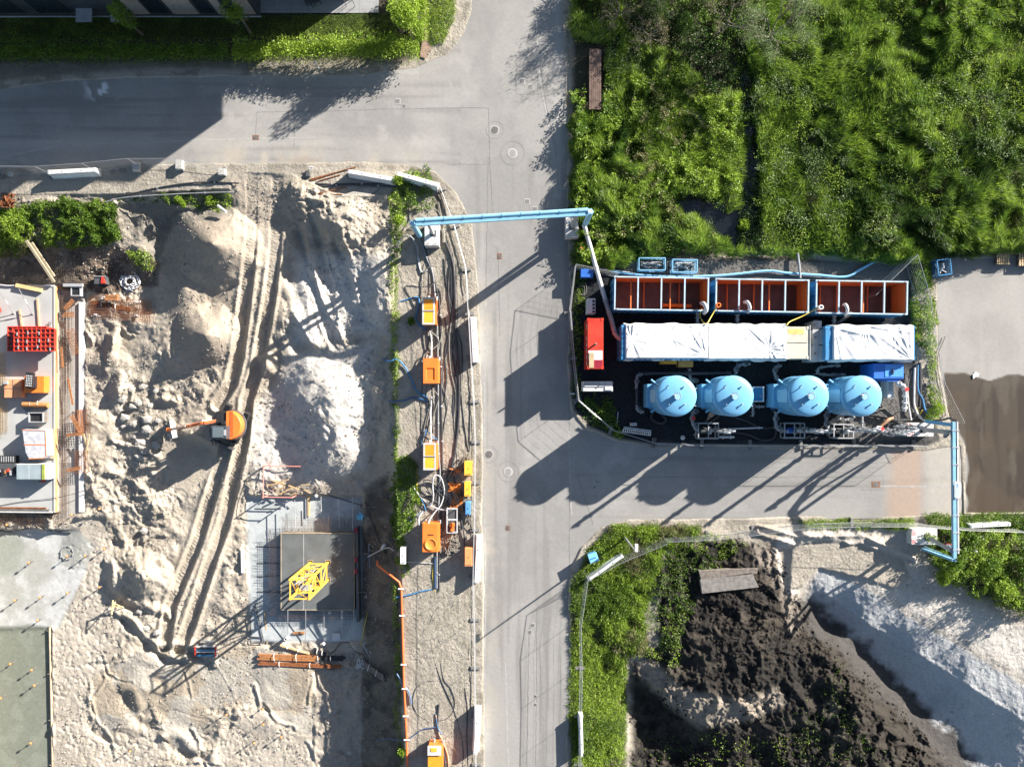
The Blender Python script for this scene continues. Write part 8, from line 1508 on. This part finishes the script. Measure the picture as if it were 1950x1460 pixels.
# ---- verge: pumps, boxes and hoses ----
def pumpbox(u0, v0, u1, v1, h, lab, kind):
    a = P(u0, v0, h); b_ = P(u1, v1, h); x0, x1, y0, y1 = a[0], b_[0], b_[1], a[1]; t = thing("pump_box", lab, "pump", ((x0+x1)/2, (y0+y1)/2, 0), "orange dewatering pumps on the verge")
    mb = MB(); mb.box(x0+.02, x1+.08, y0+.02, y1-.02, .15, h-.06); mb.build("body", ORG, t, bevel=.02)
    mb = MB(); mb.box(x0+.05, x1-.02, y0+.05, y1-.05, .0, .15); mb.build("skid", DGREY, t)
    if kind == 'panel':
        mb = MB()
        for bb in ((x0, x1, y1-.13, y1), (x0, x1, y0, y0+.13), (x0, x0+.12, y0+.13, y1-.13), (x1-.12, x1, y0+.13, y1-.13), (x0+.12, x1-.12, (y0+y1)/2-.06, (y0+y1)/2+.06)): mb.box(*bb, h-.06, h)
        mb.build("grey_frame", mat("frame_grey", (.40, .385, .37), .6, var=.08), t); mb = MB(); mb.box(x0+.12, x1-.12, y0+.13, (y0+y1)/2-.06, h-.06, h-.012); mb.build("lower_lid", YORG, t); mb = MB(); mb.box(x0+.12, x1-.12, (y0+y1)/2+.06, y1-.13, h-.06, h-.012); mb.build("upper_lid", mat("amber_orange", (.72, .25, .02), .4, var=.1), t)
        mb = MB(); mb.box(x0+.05, x1-.05, (y0+y1)/2-.02, (y0+y1)/2+.01, h, h+.03); mb.build("hinge_bar", DGREY, t)
    elif kind == 'hopper':
        mb = MB(); cx, cy = (x0+x1)/2, y0+.65; w_, l_ = .3, .42; ww, ll = .14, .28
        P8 = [(x0, y0), (x1, y0), (x1, y1), (x0, y1)]; I8 = [(cx-w_, cy-l_), (cx+w_, cy-l_), (cx+w_, cy+l_), (cx-w_, cy+l_)]; J8 = [(cx-ww, cy-ll), (cx+ww, cy-ll), (cx+ww, cy+ll), (cx-ww, cy+ll)]
        v_ = [(*p, h) for p in P8]+[(*p, h) for p in I8]+[(*p, h-.3) for p in J8]+[(p[0], p[1], h-.12) for p in P8]; mb.add(v_, [(0, 1, 5, 4), (1, 2, 6, 5), (2, 3, 7, 6), (3, 0, 4, 7), (4, 5, 9, 8), (5, 6, 10, 9), (6, 7, 11, 10), (7, 4, 8, 11), (8, 9, 10, 11), (12, 13, 1, 0), (13, 14, 2, 1), (14, 15, 3, 2), (15, 12, 0, 3)]); mb.build("hood", ORG, t)
        mb = MB(); mb.cyl(cx, cy, h-.3, h-.27, .1, 12); mb.build("recess_cap", DRED, t)
    elif kind == 'round':
        mb = MB(); mb.box(x0, x1, y0, y1, h-.07, h); mb.build("hood", ORG, t, bevel=.03); cx, cy = (x0+x1)/2+.05, y0+.55; mb = MB(); mb.lathe(cx, cy, [(.02, h+.0), (.40, h+.0), (.42, h+.06), (.36, h+.07), (.3, h+.02), (.02, h+.015)], 28); mb.build("round_lid", mat("orange_lid", (.75, .22, .04), .4, var=.05), t, smooth=True); mb = MB(); mb.box(cx-.2, cx+.2, cy+.62, cy+.68, h, h+.02); mb.build("slot", BLKP, t)
    else:
        mb = MB(); mb.box(x0, x1, y0, y1-.62, h-.06, h); mb.build("hood", MATS['amber_orange'], t); mb = MB(); mb.box(x0-.02, x1, y1-.6, y1, h-.06, h+.1); mb.build("grey_top", LGREY, t); mb = MB(); mb.box(x0+.2, x0+.62, y1-.32, y1-.08, h+.1, h+.13); mb.build("orange_label", YORG, t); mb = MB(); mb.cyl(x0+.45, y0+.3, h, h+.08, .18, 18); mb.build("cap", DGREY, t)
    mb = MB(); mb.tube([(x1+.05, y1-.15, .6), (x1+.05, y1+.12, .6)], .1, 10); mb.build("inlet", GALV, t); mb = MB(); mb.tube([(x0+.35, y1-.05, .5), (x0+.35, y1+.2, .5)], .09, 10); mb.build("outlet", GALV, t)
pumpbox(804, 566, 828, 618, 1.25, "amber pump box with grey frame, nearest the pipe bridge", 'panel'); pumpbox(806, 682, 833, 730, 1.2, "orange pump box with a sunken square hopper", 'hopper'); pumpbox(806, 843, 830, 895, 1.25, "amber pump box with grey frame, beside the small yellow boxes", 'panel'); pumpbox(804, 996, 834, 1051, 1.3, "orange pump box with a round lid", 'round'); pumpbox(815, 1420, 840, 1475, 1.25, "orange pump box with grey top at the bottom edge", 'end')
def dbox(u0, v0, u1, v1, h, m, lab):
    t, (x0, x1, y0, y1, hh) = ubox(u0, v0, u1, v1, h, "distribution_box", lab, "electric box", m); mb = MB(); mb.box(x0+.08, x1-.1, y0+.06, y0+.1, hh, hh+.01); mb.cyl((x0+x1)/2, (y0+y1)/2, hh, hh+.02, .04, 8); mb.build("fittings", DGREY, t)
    mb = MB(); mb.box(x1-.005, x1+.03, y0+.1, y1-.1, .3, h-.2); mb.build("socket_row", DGREY, t)
AMB = mat("yellow_box_paint", (.80, .45, .05), .45, var=.06, dirt=GRIME, dirtamt=.15)
dbox(884, 879, 899, 905, .9, AMB, "yellow distribution box by the road, upper one"); dbox(884, 918, 896, 945, .9, AMB, "yellow distribution box by the road, lower one"); dbox(886, 956, 896, 980, .8, mat("box_blue", (.10, .27, .55), .45, var=.08), "small blue distribution box below the two yellow ones"); dbox(885, 1044, 899, 1078, 1.0, paint("salmon_orange", (.72, .26, .10), .5, .15), "salmon orange box beside the white barrier on the verge"); dbox(762, 1043, 772, 1074, 1.0, WHITE, "white upright box at the edge of the excavation")
t, (x0, x1, y0, y1, h) = ubox(852, 967, 871, 1012, .45, "frame_pump", "open grey frame holding an orange pump and hose", "pump", DGREY); mb = MB()
for z_ in (.5, .95):
    for p, q in (((x0, y0), (x1, y0)), ((x1, y0), (x1, y1)), ((x1, y1), (x0, y1)), ((x0, y1), (x0, y0))): mb.beam((*p, z_), (*q, z_), .05, .05)
for p in ((x0, y0), (x1, y0), (x1, y1), (x0, y1)): mb.beam((*p, 0), (*p, .95), .05, .05)
mb.beam((x0, (y0+y1)/2+.1, .95), (x1, (y0+y1)/2+.1, .95), .1, .06); mb.build("frame", LGREY, t); mb = MB(); mb.cyl((x0+x1)/2, (y0+y1)/2-.35, .45, .75, .17, 14); mb.build("motor", ORG, t); mb = MB(); mb.box((x0+x1)/2-.12, (x0+x1)/2+.12, (y0+y1)/2-.75, (y0+y1)/2-.55, .45, .7); mb.build("orange_block", ORG, t)
OC = mat("orange_cable", (.68, .22, .04), .5, var=.15)
for u, v, ru, rv, n, r, m_, lb, sd in ((864, 970, 8, 7, 40, .022, OC, "coil of orange cable lying on the framed pump", 31), (866, 928, 12, 8, 46, .02, OC, "coil of orange cable left of the lower yellow box", 32), (868, 900, 14, 10, 16, .015, OC, "loose orange cable left of the upper yellow box", 33), (862, 1035, 13, 18, 46, .028, HOSEG, "big heap of grey cable below the framed pump", 34), (852, 1050, 8, 10, 22, .028, HOSEG, "smaller heap of grey cable left of the salmon orange box", 35),
    (873, 890, 20, 14, 12, .03, HOSEG, "loose grey cable loops above the yellow boxes", 36), (870, 960, 16, 26, 18, .015, OC, "thin orange wires strewn round the framed pump", 37), (891, 870, 6, 8, 12, .025, HOSEG, "grey cable loops over the upper yellow box", 38), (893, 990, 7, 20, 12, .03, DBLK, "black cable bunch between blue box and fence", 39)): tangle(u, v, ru, rv, n, r, m_, "cable_coil", lb, "cable coil", sd)
HS = [([(800, 452, .1), (812, 490, .1), (824, 520, .12), (828, 560, .15), (832, 600, .15), (834, 700, .12), (835, 850, .12), (838, 900, .12), (836, 950, .12), (833, 1000, .12), (832, 1060, .12), (832, 1120, .1)], .055, PIPE, "long grey header hose beside the pumps, inner one", 9), ([(808, 470, .1), (820, 505, .1), (830, 545, .1), (838, 600, .1), (840, 750, .1), (842, 880, .1), (840, 980, .1), (836, 1060, .1), (836, 1125, .1)], .06, HOSED, "long black header hose beside the pumps, outer one", 8),
    ([(756, 478, .1), (760, 460, .5), (775, 448, .7), (790, 460, .4), (797, 490, .1), (800, 510, .1)], .05, PIPE, "grey hose looping over the weed line below the bridge", 3), ([(795, 470, .1), (798, 505, .1), (804, 518, .15), (814, 514, .2)], .05, HOSEP, "pale coupled hose below the bridge's left block", 4), ([(811, 565, .5), (808, 540, .6), (810, 515, .8), (825, 507, .9), (838, 513, .8), (844, 535, .3), (843, 570, .1), (832, 600, .1), (829, 625, .1)], .035, HOSEG, "pale hose arching over the first amber pump", 0),
    ([(817, 566, .5), (818, 548, .7), (828, 540, .8), (840, 545, .5), (842, 556, .1)], .035, HOSEG, "small pale hose arch above the first amber pump", 0), ([(815, 412, .6), (816, 402, .8), (824, 398, .8), (834, 402, .6), (839, 414, .2)], .035, HOSEG, "grey hose loop above the pipe bridge's left block", 0), ([(843, 435, .2), (845, 450, .2), (845, 462, .2)], .12, HOSEG, "small upright coil beside the left ballast block", 0),
    ([(840, 440, .1), (850, 465, .1), (862, 500, .1), (866, 550, .1), (868, 640, .1), (874, 720, .1), (873, 800, .1), (866, 860, .1), (858, 900, .1)], .085, HOSED, "thick dark cable bundle snaking down the verge", 0), ([(835, 385, .1), (842, 420, .1), (850, 445, .1), (862, 480, .1), (866, 520, .1), (868, 600, .1), (876, 660, .1), (880, 760, .1), (888, 830, .1), (893, 858, .1)], .035, HOSEG, "thin grey cable down the verge, left of two", 0),
    ([(846, 400, .1), (862, 450, .1), (876, 500, .1), (886, 560, .1)], .022, HOSED, "thin black cable from the bridge toward the white barrier", 0), ([(893, 690, .1), (896, 740, .1), (895, 800, .1), (894, 860, .1)], .025, HOSED, "thin black cable beside the fence above the yellow boxes", 0),
    ([(750, 578, -.05), (770, 572, .05), (790, 566, .1), (798, 570, .1), (796, 590, .1), (792, 606, .1), (800, 620, .1), (812, 628, .1)], .05, HOSEB, "blue hose curving left of the first amber pump", 0), ([(728, 684, -.9), (742, 688, .05), (756, 684, .1), (772, 700, .1), (785, 725, .1), (794, 745, .1), (805, 752, .1), (815, 757, .1)], .05, HOSEB, "blue hose from the excavation curving to the header below the orange pump", 0),
    ([(730, 765, -1.0), (748, 764, 0), (770, 762, .1), (790, 757, .1), (815, 764, .1)], .055, mat("navy_hose", (.03, .09, .20), .5, var=.1), "dark blue hose running straight from the excavation edge", 0), ([(805, 628, .1), (820, 632, .2), (834, 645, .2), (836, 665, .1)], .045, HOSEG, "thick pale hose crossing above the orange hopper pump", 0), ([(842, 620, .1), (838, 650, .2), (820, 668, .3), (808, 676, .3), (806, 690, .4)], .045, HOSEG, "grey hose curving into the orange hopper pump", 0),
    ([(818, 630, .2), (822, 650, .2), (821, 680, .5)], .05, HOSEP, "pale coupled pipe entering the orange hopper pump", 3), ([(822, 735, .2), (828, 745, .5), (835, 755, .4), (832, 770, .2), (824, 800, .2), (820, 835, .3)], .035, HOSEG, "pale hose loop below the orange hopper pump", 0), ([(822, 755, .2), (820, 790, .2), (821, 845, .5)], .05, HOSEP, "pale coupled pipe above the second amber pump", 3), ([(815, 755, .1), (817, 775, .1), (809, 810, .1), (806, 840, .2)], .05, HOSEG, "grey pipe slanting to the second amber pump", 2),
    ([(802, 838, .1), (810, 828, .3), (812, 818, .2), (822, 830, .2), (835, 838, .1)], .03, HOSEB, "blue hose knot above the second amber pump", 0), ([(803, 838, .2), (804, 850, .2), (812, 848, .3)], .03, HOSEB, "short blue hose by the second amber pump's upper corner", 0), ([(786, 925, .1), (800, 945, .15), (820, 962, .2), (840, 970, .3), (852, 971, .5)], .045, HOSEP, "pale hose curving below the pumps toward the frame pump", 0),
    ([(818, 965, .2), (825, 950, .4), (824, 920, .5), (828, 905, .5), (840, 910, .4), (846, 935, .2), (840, 960, .2), (828, 975, .4), (818, 990, .8), (816, 998, 1.3)], .045, HOSEP, "pale hose looping into the round-lidded pump", 0), ([(806, 973, .2), (798, 985, .3), (798, 1002, .3)], .05, HOSEP, "short pale hose left of the round-lidded pump", 0), ([(793, 890, .1), (794, 925, .1), (796, 950, .1), (806, 962, .1)], .03, YHOSE, "thin yellow hose in the weeds above the round-lidded pump", 0),
    ([(797, 940, .1), (806, 958, .2), (811, 972, .1)], .035, HOSEB, "short blue hose near the round-lidded pump", 0), ([(775, 1000, .05), (790, 985, .1), (805, 974, .15)], .07, mat("faded_blue_hose", (.25, .35, .45), .6, var=.1), "faded blue flat hose in the weeds left of the round-lidded pump", 0), ([(700, 1060-0, -1.9), (735, 1043, -.9), (750, 1048, .05)], .03, HOSEP, "pale hose leading down toward the foundation trench", 0),
    ([(774, 1070, .1), (800, 1071, .1), (838, 1074, .1)], .025, HOSEP, "thin white hose right of the white upright box", 0), ([(825, 1075, .1), (824, 1100, .1), (829, 1128, .05)], .03, YHOSE, "thin yellow hose at the header hoses' lower end", 0), ([(828, 1060, .1), (829, 1120, .1)], .09, mat("navy_pipe", (.03, .06, .12), .5), "thick dark blue pipe ends at the header's lower end", 0), ([(754, 1137, .05), (780, 1132, .08), (800, 1126, .08), (822, 1122, .08)], .045, HOSEB, "dark blue hose crossing the orange pipe, upper one", 0),
    ([(890, 1080, .05), (878, 1100, .04), (866, 1125, .04), (848, 1145, .04), (830, 1160, .04), (820, 1180, .04), (817, 1200, .04), (822, 1230, .04), (828, 1260, .04), (842, 1300, .04), (860, 1340, .04), (876, 1390, .04), (882, 1430, .04), (880, 1475, .04)], .03, HOSED, "long black cable winding down the verge, left one", 0), ([(819, 1200, .04), (832, 1212, .04), (840, 1235, .04), (840, 1270, .04), (846, 1295, .04), (858, 1310, .04), (866, 1335, .04), (862, 1355, .04), (850, 1368, .04), (835, 1372, .04)], .028, HOSED, "black cable looping down the middle of the verge", 0),
    ([(898, 1110, .04), (899, 1150, .04), (890, 1180, .04), (886, 1192, .04)], .03, HOSED, "black cable beside the fence below the salmon box", 0), ([(893, 1192, .04), (892, 1240, .04), (893, 1270, .04), (897, 1310, .04), (896, 1350, .04)], .03, HOSED, "black cable beside the fence in the lower verge", 0), ([(828, 1296, .04), (810, 1297, .04), (793, 1310, .04), (787, 1335, .04), (795, 1358, .04), (812, 1370, .04), (820, 1375, .04)], .022, HOSEG, "thin grey cable ring round the dug patch of the verge", 0),
    ([(885, 1310, .04), (890, 1350, .04), (889, 1400, .04), (892, 1475, .04)], .04, HOSED, "black cable bundle beside the lowest white barrier", 0), ([(836, 1340, .1), (833, 1380, .1), (838, 1410, .1), (846, 1440, .1), (850, 1475, .1)], .06, DPIPE, "black pipe bundle above the bottom orange pump", 0), ([(830, 1360, .1), (834, 1390, .1), (845, 1415, .1), (853, 1440, .1), (855, 1475, .1)], .045, mat("tan_rubber", (.40, .28, .18), .6, var=.1), "tan hose curving past the bottom orange pump", 0),
    ([(829, 1358, .1), (834, 1385, .15), (842, 1398, .1)], .025, HOSEB, "thin blue hose above the bottom orange pump", 0), ([(718, 1408, -1.6), (740, 1406, -.9), (770, 1409, .1), (790, 1398, .1), (805, 1388, .1), (830, 1384, .1)], .035, mat("navy_thin_hose", (.04, .08, .18), .5), "dark blue hose crossing the orange pipe near the bottom", 0), ([(756, 1282, -.3), (766, 1302, .05), (776, 1312, .08), (782, 1330, .08), (783, 1340, .08)], .05, mat("faded_navy_hose", (.10, .16, .28), .5), "faded blue hose crossing the orange pipe in the middle", 0),
    ([(600, 350, .1), (640, 351, .1), (700, 350, .1), (770, 351, .1), (800, 352, .2), (812, 353, .4)], .055, HOSED, "long black pipe below the white barriers, upper of two", 4), ([(602, 355, .1), (660, 352, .1), (720, 354, .1), (755, 356, .1)], .05, DPIPE, "long black pipe below the white barriers, lower of two", 2), ([(240, 372, 0), (290, 360, .05), (350, 350, .05), (400, 347, .05), (455, 349, .05)], .055, HOSED, "black pipe along the bank under the left fence, upper one", 2), ([(200, 385, 0), (240, 376, .02), (330, 370, .05), (400, 367, .05), (445, 366, .05)], .045, PIPE, "grey pipe along the bank under the left fence, lower one", 2),
    ([(415, 392, .1), (431, 404, .3)], .10, HOSEP, "short stub of pale pipe at the cut bank's right end", 0), ([(760, 352, .1), (772, 370, .1), (778, 395, .1), (780, 420, .1), (786, 428, .8)], .04, HOSED, "dark hose on the corner verge running to the bridge", 0), ([(812, 352, .3), (830, 355, .2), (840, 375, .1), (850, 410, .1)], .05, HOSED, "black hose curving right of the corner verge", 0)]
for pts, r, m_, lb, fl in HS: hose("hose", lb, "cable" if "cable" in lb else ("pipe" if "pipe" in lb.split(",")[0].split()[-3:] else "hose"), pts, r, m_, flange=fl)
RH = random.Random(77)
for k, (u, v, du, dv) in enumerate(((848, 900, 22, 40), (862, 915, 20, 30), (872, 900, 20, 34), (850, 950, 26, 30), (840, 980, 18, 40), (868, 985, 18, 36), (878, 1000, 12, 40), (825, 935, 24, 26), (800, 965, 16, 22), (882, 940, 10, 40))):
    q = [(u+RH.uniform(-du, du), v+RH.uniform(-dv, dv), .06+.25*RH.random()) for _ in range(7)]
    hose("hose", f"dark hose in the tangle between pumps and yellow boxes, {ORD[k]} from the pile's top", "hose", q, RH.choice((.022, .03, .04)), (HOSED, HOSED, HOSEG)[k % 3], "dark hoses tangled between the pumps")
for k in range(12):
    u = RH.uniform(806, 872); q = []; v = RH.uniform(450, 620)
    for j in range(7): q.append((u, v, .05+.06*RH.random())); u = min(max(u+RH.uniform(-10, 10), 800), 880); v += RH.uniform(25, 75)
    hose("hose", f"dark hose wandering along the pump row, starting {ORD[k]} from the pipe bridge", "hose", q, RH.choice((.02, .028, .038)), (HOSED, HOSEG)[k % 3 == 0], "dark hoses along the pump row")
# orange drain pipe
t = thing("orange_pipe", "bright orange drain pipe along the excavation's lower right edge", "pipe", P(762, 1250, 0)); q = [PV(719, 1068, -.9), PV(718, 1075, -.6), PV(740, 1092, .0), PV(760, 1108, .2), PV(764, 1120, .15), PV(766, 1180, .12), PV(769, 1300, .12), PV(774, 1400, .12), PV(776, 1480, .12)]
mb = MB(); mb.tube(q, .075, 12); mb.build("tube", ORP, t, smooth=True)
for u, v in ((764, 1120), (766, 1171), (769, 1264), (771, 1310), (773, 1362), (775, 1407)): x, y, _ = P(u, v, .12); mb = MB(); mb.box(x-.2, x+.2, y-.04, y+.04, .16, .25); mb.build("bracket", WHITE, t); mb = MB(); mb.tube([(x, y-.1, .12), (x, y+.1, .12)], .095, 12); mb.build("socket", ORP, t)
# rusty bars near the corner
for a, b_, lb in (((590, 342), (678, 318), "long rusty bar beside the white barrier, upper one"), ((592, 344), (652, 325), "rusty bar beside the white barrier, middle one"), ((606, 345), (648, 333), "pale brown bar beside the white barrier"), ((607, 368), (660, 356), "rusty bar below the black pipes, upper one"), ((608, 369), (652, 371), "rusty bar below the black pipes, lower one")): bar("rusty_bar", lb, "steel bar", a, b_, .07, RUST, tube=True)
for pts, lb in (([(640, 375), (700, 356), (722, 358), (702, 374)], "grey board lying below the black pipes on the corner verge"), ([(660, 350), (720, 340), (745, 352), (700, 356)], "dark grey board behind the white barrier")):
    mb = MB(); vs = [P(u, v, max(Gf(u, v), 0)+.06) for u, v in pts]; vs += [(x, y, z-.05) for x, y, z in vs]; mb.add(vs, [(3, 2, 1, 0), (4, 5, 6, 7), (0, 1, 5, 4), (1, 2, 6, 5), (2, 3, 7, 6), (3, 0, 4, 7)]); single(mb, "ground_board", mat("ground_board", (.25, .235, .21), .85, var=.15), lb, "board")
tangle(14, 382, 16, 14, 60, .03, RUST, "rusty_wire_heap", "reddish brown heap of brushwood at the left picture edge", "brush heap", 41, h=.6)
for u, v, m_, lb in ((601, 322, GREY, "small pale ring coil on the sand by the ramp's top"),): tangle(u-8, v-2, 6, 3, 14, .025, HOSEP, "cable_coil", lb, "cable coil", 43)
ubox(582, 327, 590, 336, .3, "dark_block", "dark small block beside the ramp's top right", "block", DGREY)
# pale stump by the trench and small board pieces
hose("pipe_stub", "short pale pipe stub lying in the weeds by the trench", "pipe", [(727, 1045, -1.3), (733, 1036, -1.1)], .12, HOSEP, sm=False)
tangle(1785, 1050, 4, 3, 10, .03, RUST, "cable_coil", "reddish wire tangle at the second bridge's lower foot", "cable coil", 44)
for u, v, w_, h_, lb in ((1866, 1020, 9, 7, "small pale slab in the thicket beside the second bridge"), (1856, 1046, 6, 6, "tiny pale slab in the thicket, lower one")): ubox(u, v, u+w_, v+h_, .4, "small_slab", lb, "slab", LGREY)
hose("edge_rail", "thin pale pipe lying in the pit corner's sand", "pipe", [(1765, 1118, -.2), (1768, 1128, -.1), (1775, 1118, .2)], .03, GREY, sm=False)
